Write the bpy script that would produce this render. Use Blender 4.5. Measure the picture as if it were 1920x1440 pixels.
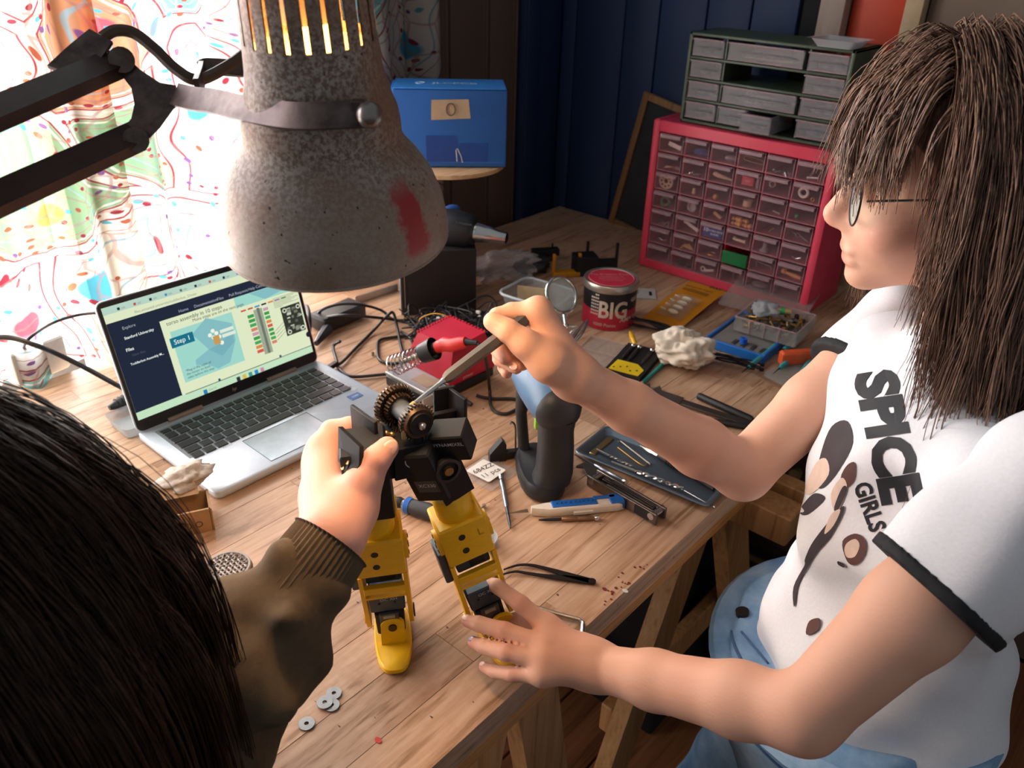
import bpy, bmesh, math, random
import numpy as np
from mathutils import Vector, Matrix, Quaternion, Euler
from mathutils.bvhtree import BVHTree
R = math.radians; PI = math.pi
for o in list(bpy.data.objects): bpy.data.objects.remove(o, do_unlink=True)
SC = bpy.context.scene; COL = SC.collection
TZ = 0.75                                    # height of the bench top above the floor
# ---------------------------------------------------------------- camera
CAM = Vector((0.0, 0.0, TZ + 0.6848)); F = 1546.72
CR = Vector((0.660, -0.751, 0.027)).normalized(); CW = Vector((0.663, 0.565, -0.491)).normalized()
CU = CR.cross(CW).normalized(); CR = CW.cross(CU).normalized()
cd = bpy.data.cameras.new('camera'); cam = bpy.data.objects.new('camera', cd); COL.objects.link(cam)
cd.sensor_width = 36; cd.lens = F / 1920 * 36; cd.clip_start = .02; cd.dof.use_dof = True; cd.dof.focus_distance = .86; cd.dof.aperture_fstop = 9
cam.matrix_world = Matrix(((CR.x, CU.x, -CW.x, CAM.x), (CR.y, CU.y, -CW.y, CAM.y), (CR.z, CU.z, -CW.z, CAM.z), (0, 0, 0, 1)))
SC.camera = cam
# ---------------------------------------------------------------- light
WALL_Y = 1.41; WALL_X = 1.785
wd = bpy.data.worlds.new('world'); SC.world = wd; wd.use_nodes = True
wd.node_tree.nodes['Background'].inputs[0].default_value = (.88, .94, 1, 1)
wd.node_tree.nodes['Background'].inputs[1].default_value = WORLD = .19
def area(name, loc, rot, sx, sy, power, col):
    l = bpy.data.lights.new(name, 'AREA'); l.shape = 'RECTANGLE'; l.size = sx; l.size_y = sy; l.energy = power; l.color = col
    o = bpy.data.objects.new(name, l); COL.objects.link(o); o.location = loc; o.rotation_euler = rot; return o
area('window_daylight', (.0, WALL_Y + .55, TZ + .55), (R(-90), 0, 0), 2.5, 1.9, 370, (.93, .97, 1))
SC.cycles.max_bounces = 6; SC.cycles.use_adaptive_sampling = True; SC.cycles.adaptive_threshold = .03; SC.cycles.diffuse_bounces = 3; SC.cycles.glossy_bounces = 3; SC.cycles.transmission_bounces = 4; SC.cycles.transparent_max_bounces = 12; SC.cycles.caustics_reflective = False; SC.cycles.caustics_refractive = False
SC.view_settings.view_transform = 'Standard'; SC.view_settings.look = 'None'
SC.view_settings.exposure = 0.38; SC.view_settings.gamma = 1; SC.view_settings.use_curve_mapping = False
# ---------------------------------------------------------------- where things stand
def ray(px, py): return CW + CR * ((px - 960) / F) - CU * ((py - 720) / F)
def at(px, py, h=0.0):
    d = ray(px, py); return CAM + d * ((TZ + h - CAM.z) / d.z)
def dp(px, py, d): return CAM + ray(px, py) * d
def yaw(a, b): return math.atan2(b.y - a.y, b.x - a.x)
# ---------------------------------------------------------------- materials
def lin(c):
    if isinstance(c, str):
        c = c.lstrip('#'); c = [int(c[i:i + 2], 16) / 255 for i in (0, 2, 4)]
        return tuple(((x + .055) / 1.055) ** 2.4 if x > .04045 else x / 12.92 for x in c)
    return tuple(c[:3])
MC = {}
class NT:
    def __init__(s, name):
        s.m = bpy.data.materials.new(name); s.m.use_nodes = True; s.t = s.m.node_tree; s.t.nodes.clear()
        s.out = s.n('ShaderNodeOutputMaterial')
    def n(s, ty, **kw):
        x = s.t.nodes.new(ty)
        for k, v in kw.items(): setattr(x, k, v)
        return x
    def l(s, a, b): s.t.links.new(a, b)
    def val(s, sock, v):
        if hasattr(v, 'is_output') or isinstance(v, bpy.types.NodeSocket): s.l(v, sock)
        elif isinstance(v, (tuple, list)) and len(v) == 3 and sock.type == 'RGBA': sock.default_value = (*v, 1)
        else: sock.default_value = v
    def coord(s, kind='Object', scale=(1, 1, 1), rot=(0, 0, 0), loc=(0, 0, 0)):
        c = s.n('ShaderNodeTexCoord'); m = s.n('ShaderNodeMapping'); s.l(c.outputs[kind], m.inputs[0])
        m.inputs['Scale'].default_value = scale; m.inputs['Rotation'].default_value = rot; m.inputs['Location'].default_value = loc
        return m.outputs[0]
    def noise(s, co, scale, detail=3, rough=.6, dist=0):
        x = s.n('ShaderNodeTexNoise'); s.l(co, x.inputs['Vector']); x.inputs['Scale'].default_value = scale
        x.inputs['Detail'].default_value = detail; x.inputs['Roughness'].default_value = rough; x.inputs['Distortion'].default_value = dist
        return x.outputs['Fac']
    def ramp(s, fac, stops, interp='LINEAR'):
        x = s.n('ShaderNodeValToRGB'); s.l(fac, x.inputs[0]); e = x.color_ramp.elements; x.color_ramp.interpolation = interp
        while len(e) < len(stops): e.new(.5)
        for el, (p, c) in zip(e, stops):
            el.position = p; el.color = (*lin(c), 1) if not isinstance(c, (int, float)) else (c, c, c, 1)
        return x.outputs[0]
    def mix(s, fac, a, b, blend='MIX'):
        x = s.n('ShaderNodeMix', data_type='RGBA', blend_type=blend)
        s.val(x.inputs[0], fac); s.val(x.inputs[6], a); s.val(x.inputs[7], b); return x.outputs[2]
    def math(s, op, a, b=0.0, c=0.0):
        x = s.n('ShaderNodeMath', operation=op); s.val(x.inputs[0], a); s.val(x.inputs[1], b); s.val(x.inputs[2], c); return x.outputs[0]
    def bsdf(s, col, rough=.5, metal=0, spec=.5, **kw):
        b = s.n('ShaderNodeBsdfPrincipled'); s.val(b.inputs['Base Color'], col); s.val(b.inputs['Roughness'], rough)
        s.val(b.inputs['Metallic'], metal); s.val(b.inputs['Specular IOR Level'], spec)
        for k, v in kw.items(): s.val(b.inputs[k.replace('_', ' ')], v)
        return b
    def bump(s, h, strength=.3, dist=.002):
        x = s.n('ShaderNodeBump'); s.l(h, x.inputs['Height']); x.inputs['Strength'].default_value = strength; x.inputs['Distance'].default_value = dist
        return x.outputs[0]
    def done(s, sh): s.l(sh, s.out.inputs[0]); return s.m
def M(name, col='#888888', rough=.5, metal=0, var=.12, scale=40, bump=.0, stretch=(1, 1, 1), spec=.5, col2=None, spots=None, coat=0, **kw):
    if name in MC: return MC[name]
    t = NT(name); co = t.coord('Object', stretch); c = lin(col); nz = t.noise(co, scale, 4)
    a = tuple(max(0, x * (1 - var)) for x in c); b = lin(col2) if col2 else tuple(min(1, x * (1 + var)) for x in c)
    base = t.ramp(nz, [(.3, a), (.7, b)])
    if spots:                                  # (colour, scale, threshold)
        f = t.ramp(t.noise(co, spots[1], 5, .7), [(spots[2], 0), (spots[2] + .06, 1)]); base = t.mix(f, base, lin(spots[0]))
    bs = t.bsdf(base, rough, metal, spec, **kw)
    if coat: bs.inputs['Coat Weight'].default_value = coat
    if bump: t.l(t.bump(nz, bump, .002), bs.inputs['Normal'])
    MC[name] = t.done(bs.outputs[0]); return MC[name]
def clear(name, tint='#ffffff', body='#dddddd', amount=.12, rough=.15):
    if name in MC: return MC[name]
    t = NT(name); tr = t.n('ShaderNodeBsdfTransparent'); tr.inputs[0].default_value = (*lin(tint), 1)
    nz = t.noise(t.coord(), 30); bs = t.bsdf(t.mix(nz, lin(body), tuple(.85 * x for x in lin(body))), rough)
    fr = t.n('ShaderNodeLayerWeight'); fr.inputs[0].default_value = .25
    f = t.math('MULTIPLY_ADD', fr.outputs['Facing'], .35, amount)
    mx = t.n('ShaderNodeMixShader'); t.l(f, mx.inputs[0]); t.l(tr.outputs[0], mx.inputs[1]); t.l(bs.outputs[0], mx.inputs[2])
    MC[name] = t.done(mx.outputs[0]); return MC[name]
def glow(name, col, strength):
    if name in MC: return MC[name]
    t = NT(name); e = t.n('ShaderNodeEmission'); nz = t.noise(t.coord(), 20)
    t.l(t.mix(nz, lin(col), tuple(.97 * x for x in lin(col))), e.inputs[0]); e.inputs[1].default_value = strength
    MC[name] = t.done(e.outputs[0]); return MC[name]
# ---------------------------------------------------------------- mesh helpers
def frame(p0, p1, up=None):
    z = (Vector(p1) - Vector(p0)).normalized(); u = Vector(up) if up is not None else (Vector((0, 0, 1)) if abs(z.z) < .95 else Vector((1, 0, 0)))
    x = u.cross(z).normalized(); y = z.cross(x)
    return Matrix(((x.x, y.x, z.x, p0[0]), (x.y, y.y, z.y, p0[1]), (x.z, y.z, z.z, p0[2]), (0, 0, 0, 1)))
def basis(o, x, y, z): return Matrix(((x[0], y[0], z[0], o[0]), (x[1], y[1], z[1], o[1]), (x[2], y[2], z[2], o[2]), (0, 0, 0, 1)))
def TR(loc=(0, 0, 0), rot=(0, 0, 0), s=1): return Matrix.LocRotScale(Vector(loc), Euler(tuple(R(a) for a in rot)), Vector((s, s, s)) if not isinstance(s, tuple) else Vector(s))
def catmull(pts, n=8, closed=False):
    P = [Vector(p) for p in pts]; out = []; N = len(P)
    rng = range(N if closed else N - 1)
    g = (lambda i: P[i % N]) if closed else (lambda i: P[min(max(i, 0), N - 1)])
    for i in rng:
        a, b, c, d = g(i - 1), g(i), g(i + 1), g(i + 2)
        for k in range(n):
            t = k / n; out.append(.5 * ((2 * b) + (c - a) * t + (2 * a - 5 * b + 4 * c - d) * t * t + (3 * b - a - 3 * c + d) * t ** 3))
    if not closed: out.append(P[-1])
    return out
def rrect(w, h, r, n=4, cx=0, cy=0):
    o = []
    for sx, sy, a0 in ((1, 1, 0), (-1, 1, 90), (-1, -1, 180), (1, -1, 270)):
        for k in range(n + 1):
            a = R(a0 + 90 * k / n); o.append((cx + sx * (w / 2 - r) + r * math.cos(a), cy + sy * (h / 2 - r) + r * math.sin(a)))
    return o
def circ(r, n=24, cx=0, cy=0, ry=None): return [(cx + r * math.cos(2 * PI * k / n), cy + (ry or r) * math.sin(2 * PI * k / n)) for k in range(n)]
class MB:
    def __init__(s): s.v = []; s.f = []
    def add(s, vs, fs, m=None):
        b = len(s.v); s.v += [(m @ Vector(p)) if m is not None else Vector(p) for p in vs]; s.f += [tuple(i + b for i in f) for f in fs]; return s
    def box(s, c, d, m=None, bev=0):
        x, y, z = d[0] / 2, d[1] / 2, d[2] / 2; mm = Matrix.Translation(Vector(c)); mm = m @ mm if m is not None else mm
        if not bev:
            vs = [(i, j, k) for k in (-z, z) for j in (-y, y) for i in (-x, x)]
            return s.add(vs, [(0, 2, 3, 1), (4, 5, 7, 6), (0, 1, 5, 4), (2, 6, 7, 3), (0, 4, 6, 2), (1, 3, 7, 5)], mm)
        b = min(bev, x * .9, y * .9, z * .9); o = rrect(2 * x, 2 * y, b, 2); i = rrect(2 * x - 2 * b * .7, 2 * y - 2 * b * .7, max(b * .3, 1e-5), 2)
        return s.loft([[(p[0], p[1], -z) for p in i], [(p[0], p[1], -z + b * .7) for p in o], [(p[0], p[1], z - b * .7) for p in o], [(p[0], p[1], z) for p in i]], mm)
    def loft(s, rings, m=None, closed=True, caps=True, ring_closed=True):
        n = len(rings[0]); vs = [p for r in rings for p in r]; fs = []
        for i in range(len(rings) - 1):
            for k in range(n if ring_closed else n - 1):
                a, b = i * n + k, i * n + (k + 1) % n; fs.append((a, b, b + n, a + n))
        if caps: fs.append(tuple(reversed(range(n)))); fs.append(tuple(range((len(rings) - 1) * n, len(rings) * n)))
        return s.add(vs, fs, m)
    def cyl(s, p0, p1, r0, r1=None, n=16, m=None, cap=True):
        r1 = r0 if r1 is None else r1; fm = frame(p0, p1); L = (Vector(p1) - Vector(p0)).length
        fm = m @ fm if m is not None else fm
        return s.loft([[(x, y, 0) for x, y in circ(r0, n)], [(x, y, L) for x, y in circ(r1, n)]], fm, caps=cap)
    def lathe(s, prof, n=32, m=None, caps=False):
        return s.loft([[(r * math.cos(2 * PI * k / n), r * math.sin(2 * PI * k / n), z) for k in range(n)] for r, z in prof], m, caps=caps)
    def prism(s, pts, z0, z1, m=None): return s.loft([[(x, y, z0) for x, y in pts], [(x, y, z1) for x, y in pts]], m)
    def tube(s, pts, r, n=8, m=None, flat=1.0, caps=True, up=None, closed=False):
        P = [Vector(p) for p in pts]; N = len(P); rr = r if isinstance(r, (list, tuple)) else [r] * N
        T = [(P[(i + 1) % N if closed else min(i + 1, N - 1)] - P[(i - 1) % N if closed else max(i - 1, 0)]).normalized() for i in range(N)]
        u = Vector(up) if up is not None else (Vector((0, 0, 1)) if abs(T[0].z) < .9 else Vector((1, 0, 0)))
        x = u.cross(T[0]).normalized(); rings = []
        for i in range(N):
            if up is not None: x = Vector(up).cross(T[i]); x = x.normalized() if x.length > 1e-6 else Vector((1, 0, 0))
            else: x = (x - T[i] * x.dot(T[i])); x = x.normalized() if x.length > 1e-6 else T[i].orthogonal().normalized()
            y = T[i].cross(x); rings.append([P[i] + (x * math.cos(2 * PI * k / n) + y * flat * math.sin(2 * PI * k / n)) * rr[i] for k in range(n)])
        if closed: rings.append(rings[0]); caps = False
        return s.loft(rings, m, caps=caps)
    def strip(s, pts, w, th, up=(0, 0, 1), m=None):      # flat bar along a path: w across, th along up
        P = [Vector(p) for p in pts]; N = len(P); rings = []; ww = w if isinstance(w, (list, tuple)) else [w] * N
        for i in range(N):
            T = (P[min(i + 1, N - 1)] - P[max(i - 1, 0)]).normalized(); x = Vector(up).cross(T).normalized(); y = T.cross(x)
            a, b = x * ww[i] / 2, y * th / 2; rings.append([P[i] - a - b, P[i] + a - b, P[i] + a + b, P[i] - a + b])
        return s.loft(rings, m)
    def sph(s, c, r, nu=16, nv=10, m=None):
        r = r if isinstance(r, (tuple, list)) else (r, r, r); vs = []; fs = []
        for j in range(nv + 1):
            a = PI * j / nv
            for i in range(nu): b = 2 * PI * i / nu; vs.append((c[0] + r[0] * math.sin(a) * math.cos(b), c[1] + r[1] * math.sin(a) * math.sin(b), c[2] - r[2] * math.cos(a)))
        for j in range(nv):
            for i in range(nu): a = j * nu + i; b = j * nu + (i + 1) % nu; fs.append((a, b, b + nu, a + nu))
        return s.add(vs, fs, m)
    def torus(s, c, Rr, r, m=None, n=24, k=8): return s.tube([(c[0] + Rr * math.cos(2 * PI * i / n), c[1] + Rr * math.sin(2 * PI * i / n), c[2]) for i in range(n)], r, k, m, closed=True)
    def grid(s, fn, nu, nv, m=None, closed_u=False):
        vs = [fn(i / (nu if closed_u else nu - 1), j / (nv - 1)) for j in range(nv) for i in range(nu)]; fs = []
        for j in range(nv - 1):
            for i in range(nu if closed_u else nu - 1): a = j * nu + i; b = j * nu + (i + 1) % nu; fs.append((a, b, b + nu, a + nu))
        return s.add(vs, fs, m)
    def mesh(s, name, mt, smooth=35):
        me = bpy.data.meshes.new(name); me.from_pydata([tuple(p) for p in s.v], [], s.f); me.materials.append(mt); fin(me, smooth); return me
    def build(s, name, mt, parent=None, smooth=35, label=None):
        o = bpy.data.objects.new(name, s.mesh(name, mt, smooth)); COL.objects.link(o); o.parent = parent
        if label: o['label'] = label
        return o
def fin(me, smooth=35):
    me.validate(); bm = bmesh.new(); bm.from_mesh(me); bmesh.ops.recalc_face_normals(bm, faces=bm.faces); bm.to_mesh(me); bm.free()
    if smooth:
        me.polygons.foreach_set('use_smooth', [True] * len(me.polygons))
        if smooth < 180: me.set_sharp_from_angle(angle=R(smooth))
    me.update()
def tag(o, label=None, cat=None, group=None, kind=None):
    if label: o['label'] = label
    if cat: o['category'] = cat
    if group: o['group'] = group
    if kind: o['kind'] = kind
    return o
def thing(name, label, cat, loc=(0, 0, 0), rz=0, group=None, rot=None, m=None):
    o = bpy.data.objects.new(name, None); COL.objects.link(o); o.empty_display_size = .02
    if m is not None: o.matrix_world = m
    else: o.location = loc; o.rotation_euler = rot or (0, 0, rz)
    return tag(o, label, cat, group)
def share(name, me, parent, loc=(0, 0, 0), rot=(0, 0, 0), scale=None):
    o = bpy.data.objects.new(name, me); COL.objects.link(o); o.parent = parent; o.location = loc; o.rotation_euler = rot
    if scale: o.scale = scale
    return o
def text_mesh(s, size, bold=0.0, align='CENTER', shear=0.0, space=1.0):
    cu = bpy.data.curves.new('t', 'FONT'); cu.body = s; cu.size = size; cu.align_x = align; cu.align_y = 'CENTER'; cu.offset = bold * size; cu.shear = shear
    cu.space_character = space; cu.resolution_u = 3; cu.fill_mode = 'FRONT'
    ob = bpy.data.objects.new('t', cu); me = bpy.data.meshes.new_from_object(ob); bpy.data.objects.remove(ob); bpy.data.curves.remove(cu); return me
def text(s, size, mt, parent, m, name='lettering', bold=.01, align='CENTER', shear=0.0, sx=1.0, space=1.0):
    me = text_mesh(s, size, bold, align, shear, space); me.materials.clear(); me.materials.append(mt)
    if sx != 1: me.transform(Matrix.Diagonal((sx, 1, 1, 1)))
    me.transform(m); me.name = name; o = bpy.data.objects.new(name, me); COL.objects.link(o); o.parent = parent; return o
def struct(o, label=None): o['kind'] = 'structure'; return tag(o, label)
# ================================================================ setting
rnd = random.Random(4)
def wood_mat(name, c1, c2, c3, axis='X', rough=.5, fine=1.0, spots=False, gloss=.5):
    if name in MC: return MC[name]
    t = NT(name); st = {'X': (1.2, 22, 22), 'Y': (22, 1.2, 22), 'Z': (22, 22, 1.2)}[axis]
    oi = t.n('ShaderNodeObjectInfo'); tc = t.n('ShaderNodeTexCoord'); cb = t.n('ShaderNodeCombineXYZ')
    r10 = t.math('MULTIPLY', oi.outputs['Random'], 37.0)
    for i in range(3): t.l(r10, cb.inputs[i])
    ad = t.n('ShaderNodeVectorMath', operation='ADD'); t.l(tc.outputs['Object'], ad.inputs[0]); t.l(cb.outputs[0], ad.inputs[1])
    mp = t.n('ShaderNodeMapping'); t.l(ad.outputs[0], mp.inputs[0]); mp.inputs['Scale'].default_value = tuple(fine * a for a in st)
    n1 = t.noise(mp.outputs[0], 1.6, 4, .55, 1.2); n2 = t.noise(mp.outputs[0], 9, 3, .6); n3 = t.noise(mp.outputs[0], 5, 2, .5)
    f = t.math('MULTIPLY_ADD', n2, .40, t.math('MULTIPLY', n1, .70)); f = t.math('SUBTRACT', f, t.ramp(n3, [(.56, 0), (.66, .16)]))
    base = t.ramp(f, [(.32, c1), (.52, c2), (.72, c3)])
    hs = t.n('ShaderNodeHueSaturation'); t.l(base, hs.inputs['Color']); t.l(t.math('MULTIPLY_ADD', oi.outputs['Random'], .28, .86), hs.inputs['Value'])
    base = hs.outputs[0]
    if spots:
        sp = t.ramp(t.noise(tc.outputs['Object'], 55, 2, .5), [(.735, 0), (.76, 1)]); base = t.mix(sp, base, lin('#3a2015'))
        sp2 = t.ramp(t.noise(tc.outputs['Object'], 5, 4, .7), [(.5, 0), (.75, .35)]); base = t.mix(sp2, base, lin('#8a5c3c'))
    b = t.bsdf(base, rough, 0, gloss); t.l(t.bump(f, .12, .001), b.inputs['Normal'])
    MC[name] = t.done(b.outputs[0]); return MC[name]
FLOORM = wood_mat('floor_wood', '#5d3420', '#7c4a2c', '#96603c', 'X', .42)
BROWN = M('brown_wall_paint', '#5f4b3e', .7, var=.06, scale=6, bump=.05)
BLUE = M('blue_wall_paint', '#1e345a', .62, var=.08, scale=5, bump=.08, stretch=(3, 3, .3))
BLUE2 = M('blue_trim_paint', '#1a2d50', .55, var=.06, scale=5)
# floor: boards running along the bench
fl = MB().box((0, 0, -.03), (6, 6, .04)).build('floor', M('subfloor', '#2a1a10'), None, 0); fl.location = (.4, 0, 0); struct(fl)
bw = .135; me = MB().box((0, 0, 0), (1, bw - .004, .012), bev=.002).mesh('floor_board', FLOORM)
for i in range(24):
    y = -1.55 + i * bw; x = -1.3 - rnd.random() * .8
    while x < 1.5:
        L = 1.4 + rnd.random() * .9; x2 = min(x + L, 1.78)
        o = share('floor_board', me, fl, ((x + x2) / 2 - .4, y, -.0065), scale=(x2 - x - .003, 1, 1)); x = x2
# window wall: brown beaded boards with a window opening, parallel to the bench
WX0, WX1, WZ0, WZ1 = -1.15, 1.08, TZ - .12, TZ + 1.25
wb = MB()
H = 2.4; wy = WALL_Y + .075
for a, b, c, d in ((-1.7, WX0, 0, H), (WX1, WALL_X + .1, 0, H), (WX0, WX1, 0, WZ0), (WX0, WX1, WZ1, H)): wb.box(((a + b) / 2, wy, (c + d) / 2), (b - a, .12, d - c))
wall_back = struct(wb.build('wall_back', BROWN, None, 0))
pw = .132; x = WX1 + .02; i = 0
gx = 1.405                                  # a groove seen right of the curtain; boards step from it
edges = [WX1 + .01, gx - 2 * pw, gx - pw, gx, gx + pw, 1.642]
board = {}
for a, b in zip(edges[:-1], edges[1:]):
    m = MB().box(((a + b) / 2, WALL_Y + .0075, H / 2), (b - a - .004, .013, H), bev=.003)
    m.box((b - .010, WALL_Y + .0015, H / 2), (.005, .006, H), bev=.002).box((b - .0205, WALL_Y + .0025, H / 2), (.004, .004, H), bev=.0015)
    m.build('wall_board', BROWN, wall_back)
tb = MB().box(((1.645 + WALL_X) / 2, WALL_Y - .002, H / 2), (WALL_X - 1.645, .03, H), bev=.003).box((1.672, WALL_Y - .018, H / 2), (.05, .012, H), bev=.002)
struct(tb.build('trim_1', BLUE2, None), 'blue painted corner board between brown wall and blue wall')
# blue wall of upright boards
wr = MB().box((WALL_X + .075, -.1, H / 2), (.12, 3.1, H)).build('wall_right', BLUE, None, 0); struct(wr)
ys = [WALL_Y - .02]
ys += [1.345, 1.202, 1.107, .986, .88, .775]
for a, b in zip(ys[:-1], ys[1:]):
    MB().box((WALL_X + .006, (a + b) / 2, H / 2), (.02, abs(a - b) - .0035, H), bev=.003).build('wall_board', BLUE, wr)

# the opening beyond the drawers: dark gap, pale door post, orange-red panel
def wallbox(y0, y1, dx, mt, name, lab=None):
    o = MB().box((WALL_X + .016 - dx / 2, (y0 + y1) / 2, H / 2), (dx, abs(y1 - y0), H), bev=.002).build(name, mt, None); struct(o, lab); return o
wallbox(.775, .725, .01, M('dark_gap', '#0c0d10', .8), 'gap_strip', 'black strip standing in for the dark gap beside the pale door post')  # solid black strip, the darkness of the gap put into its colour
wallbox(.722, .672, .05, M('pale_post', '#a08c80', .6, var=.2, scale=12, stretch=(4, 4, .4)), 'trim_3', 'pale scuffed door post left of the orange panel')
wallbox(.669, .566, .02, M('orange_panel', '#c23a12', .55, var=.08, scale=8), 'door_1', 'orange-red painted door panel behind the drawers')
wallbox(.563, .53, .04, M('pale_post2', '#b49a78', .6, var=.2, scale=12), 'trim_4', 'narrow tan door post right of the orange panel')
wallbox(.527, -1.6, .012, M('back_wall_tan', '#6d5a4c', .7, var=.1, scale=3), 'trim_5', 'dull brown wall panel behind the standing person')
# window: white frame, post, glass
WF = M('window_frame_paint', '#c9b8a2', .5, var=.08); yw = WALL_Y + .02
win = MB()
for x in (WX0 + .03, .548, WX1 - .03): win.box((x, yw + .02, (WZ0 + WZ1) / 2), (.06 if x != .548 else .065, .10, WZ1 - WZ0), bev=.004)
for z in (WZ0 + .025, WZ1 - .03): win.box(((WX0 + WX1) / 2, yw, z), (WX1 - WX0, .058, .05), bev=.004)
window = struct(win.build('window_1', WF, None))
GL = clear('window_glass', '#ffffff', '#ffffff', .02, .02)
for a, b in ((WX0 + .05, .52), (.575, WX1 - .05)): MB().box(((a + b) / 2, yw + .04, (WZ0 + WZ1) / 2), (b - a, .004, WZ1 - WZ0 - .08)).build('pane', GL, window, 0)
# curtain
def curtain_mat():
    t = NT('paisley_cloth'); co = t.coord('Object'); sp = t.n('ShaderNodeSeparateXYZ'); t.l(co, sp.inputs[0])
    cb = t.n('ShaderNodeCombineXYZ'); t.l(sp.outputs[0], cb.inputs[0]); t.l(sp.outputs[2], cb.inputs[1]); v = cb.outputs[0]
    nz = t.n('ShaderNodeTexNoise'); t.l(v, nz.inputs['Vector']); nz.inputs['Scale'].default_value = 7; nz.inputs['Detail'].default_value = 1
    wv = t.n('ShaderNodeVectorMath', operation='MULTIPLY_ADD'); t.l(nz.outputs['Color'], wv.inputs[0]); wv.inputs[1].default_value = (.11, .15, 0); t.l(v, wv.inputs[2])
    def vor(vec, sc, feat='F1', rnd_=1.0):
        x = t.n('ShaderNodeTexVoronoi'); x.feature = feat; x.voronoi_dimensions = '2D'; t.l(vec, x.inputs['Vector']); x.inputs['Scale'].default_value = sc; x.inputs['Randomness'].default_value = rnd_; return x
    a = vor(wv.outputs[0], 5.6); ed = vor(wv.outputs[0], 5.6, 'DISTANCE_TO_EDGE')
    hue = t.n('ShaderNodeSeparateColor'); t.l(a.outputs['Color'], hue.inputs[0]); h = hue.outputs[0]
    fillc = t.ramp(h, [(0, '#f6f0e4'), (.2, '#86d0d2'), (.4, '#f7f5ee'), (.55, '#dca27a'), (.7, '#e6c8d6'), (.85, '#a2c29a'), (.95, '#bf98cc')], 'CONSTANT')
    base = t.mix(t.ramp(ed.outputs['Distance'], [(.05, 0), (.075, 1)]), '#f3ebe0' and lin('#f3ebe0'), fillc)
    # outlines and inner rings of each motif
    for pos, col, wd_ in ((.055, '#ac4650', .011), (.10, '#fbf6ee', .014), (.17, '#cc8890', .006), (.26, '#a9c6d0', .01)):
        f = t.ramp(ed.outputs['Distance'], [(pos - wd_, 0), (pos - wd_ * .5, 1), (pos + wd_ * .5, 1), (pos + wd_, 0)]); base = t.mix(f, base, lin(col))
    cdist = t.ramp(a.outputs['Distance'], [(.10, 1), (.13, 0)]); base = t.mix(cdist, base, t.ramp(h, [(0, '#5fb8d0'), (.5, '#cf6a78'), (.8, '#dda85c')], 'CONSTANT'))
    s1 = vor(wv.outputs[0], 58); pick = t.n('ShaderNodeSeparateColor'); t.l(s1.outputs['Color'], pick.inputs[0])
    dots = t.math('MULTIPLY', t.ramp(s1.outputs['Distance'], [(.20, 1), (.27, 0)]), t.math('GREATER_THAN', pick.outputs[1], .66))
    base = t.mix(dots, base, t.ramp(pick.outputs[0], [(0, '#a83e4c'), (.35, '#b8664e'), (.6, '#6abcd2'), (.8, '#8a5f96')], 'CONSTANT'))
    s2 = vor(wv.outputs[0], 24, 'DISTANCE_TO_EDGE'); f2 = t.ramp(s2.outputs['Distance'], [(.03, .55), (.06, 0)]); base = t.mix(f2, base, lin('#c08a86'))
    # the weave passes some light straight through
    df = t.n('ShaderNodeBsdfDiffuse'); t.l(base, df.inputs[0]); tl = t.n('ShaderNodeBsdfTranslucent'); t.l(t.mix(1.0, base, (.38, .38, .38), 'MULTIPLY'), tl.inputs[0])
    tr = t.n('ShaderNodeBsdfTransparent'); t.l(base, tr.inputs[0])
    m1 = t.n('ShaderNodeMixShader'); m1.inputs[0].default_value = .62; t.l(df.outputs[0], m1.inputs[1]); t.l(tl.outputs[0], m1.inputs[2])
    m2 = t.n('ShaderNodeMixShader'); m2.inputs[0].default_value = .36; t.l(m1.outputs[0], m2.inputs[1]); t.l(tr.outputs[0], m2.inputs[2])
    return t.done(m2.outputs[0])
CM = curtain_mat()
def curtain(name, x0, x1, seed, label, zb):
    rr = random.Random(seed); ph = [rr.random() * 6 for _ in range(4)]
    def fn(u, v):
        x = x0 + (x1 - x0) * u; k = 1 - .25 * v
        yy = .018 * math.sin(x * 58 + ph[0]) + .011 * math.sin(x * 97 + ph[1] + v) + .006 * math.sin(x * 23 + ph[2])
        return (x + .006 * math.sin(x * 58 + ph[3]) * (1 - v), WALL_Y - .055 + yy * (1.15 - .3 * v), zb + (TZ + 1.32 - zb) * v + .006 * math.sin(x * 31 + ph[1]) * (1 - v))
    o = MB().grid(fn, 170, 40).build(name, CM, None, 180); tag(o, label, 'curtain', 'paisley curtains at the window')
curtain('curtain', -1.2, .60, 1, 'paisley curtain at the far left behind the laptop lid', TZ + .004)
curtain('curtain', .585, 1.288, 2, 'paisley curtain behind the lamp, its dark red edge beside the brown wall', TZ + .004)
# ================================================================ bench
PINE = wood_mat('bench_pine', '#8f6a4a', '#bb9678', '#cbaa8e', 'X', .38, spots=True, gloss=.45)
PINE2 = wood_mat('trestle_pine', '#9a6a40', '#b98550', '#c99866', 'Z', .5)
TX0, TX1, TY0, TY1 = .115, 1.765, .365, 1.352
bench = thing('workbench', 'long pine workbench with glued stave top under all the tools', 'workbench', (0, 0, 0))
nst = 17; sw = (TY1 - TY0) / nst
smesh = MB().box((0, 0, 0), (1, sw - .0003, .032), bev=.0005).mesh('stave', PINE)
rs = random.Random(11)
for i in range(nst):
    y = TY0 + (i + .5) * sw; x = TX0; first = True
    while x < TX1 - .01:
        L = rs.uniform(.25, .7) if first else rs.uniform(.45, .95); first = False
        x2 = x + L
        if TX1 - x2 < .18: x2 = TX1
        share('stave', smesh, bench, ((x + x2) / 2, y, TZ - .0165 + .0002 * rs.random()), scale=(x2 - x - .0003, 1, 1)); x = x2
EDGE = wood_mat('bench_edge', '#8a5a34', '#a8713f', '#bd8850', 'X', .45)
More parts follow.
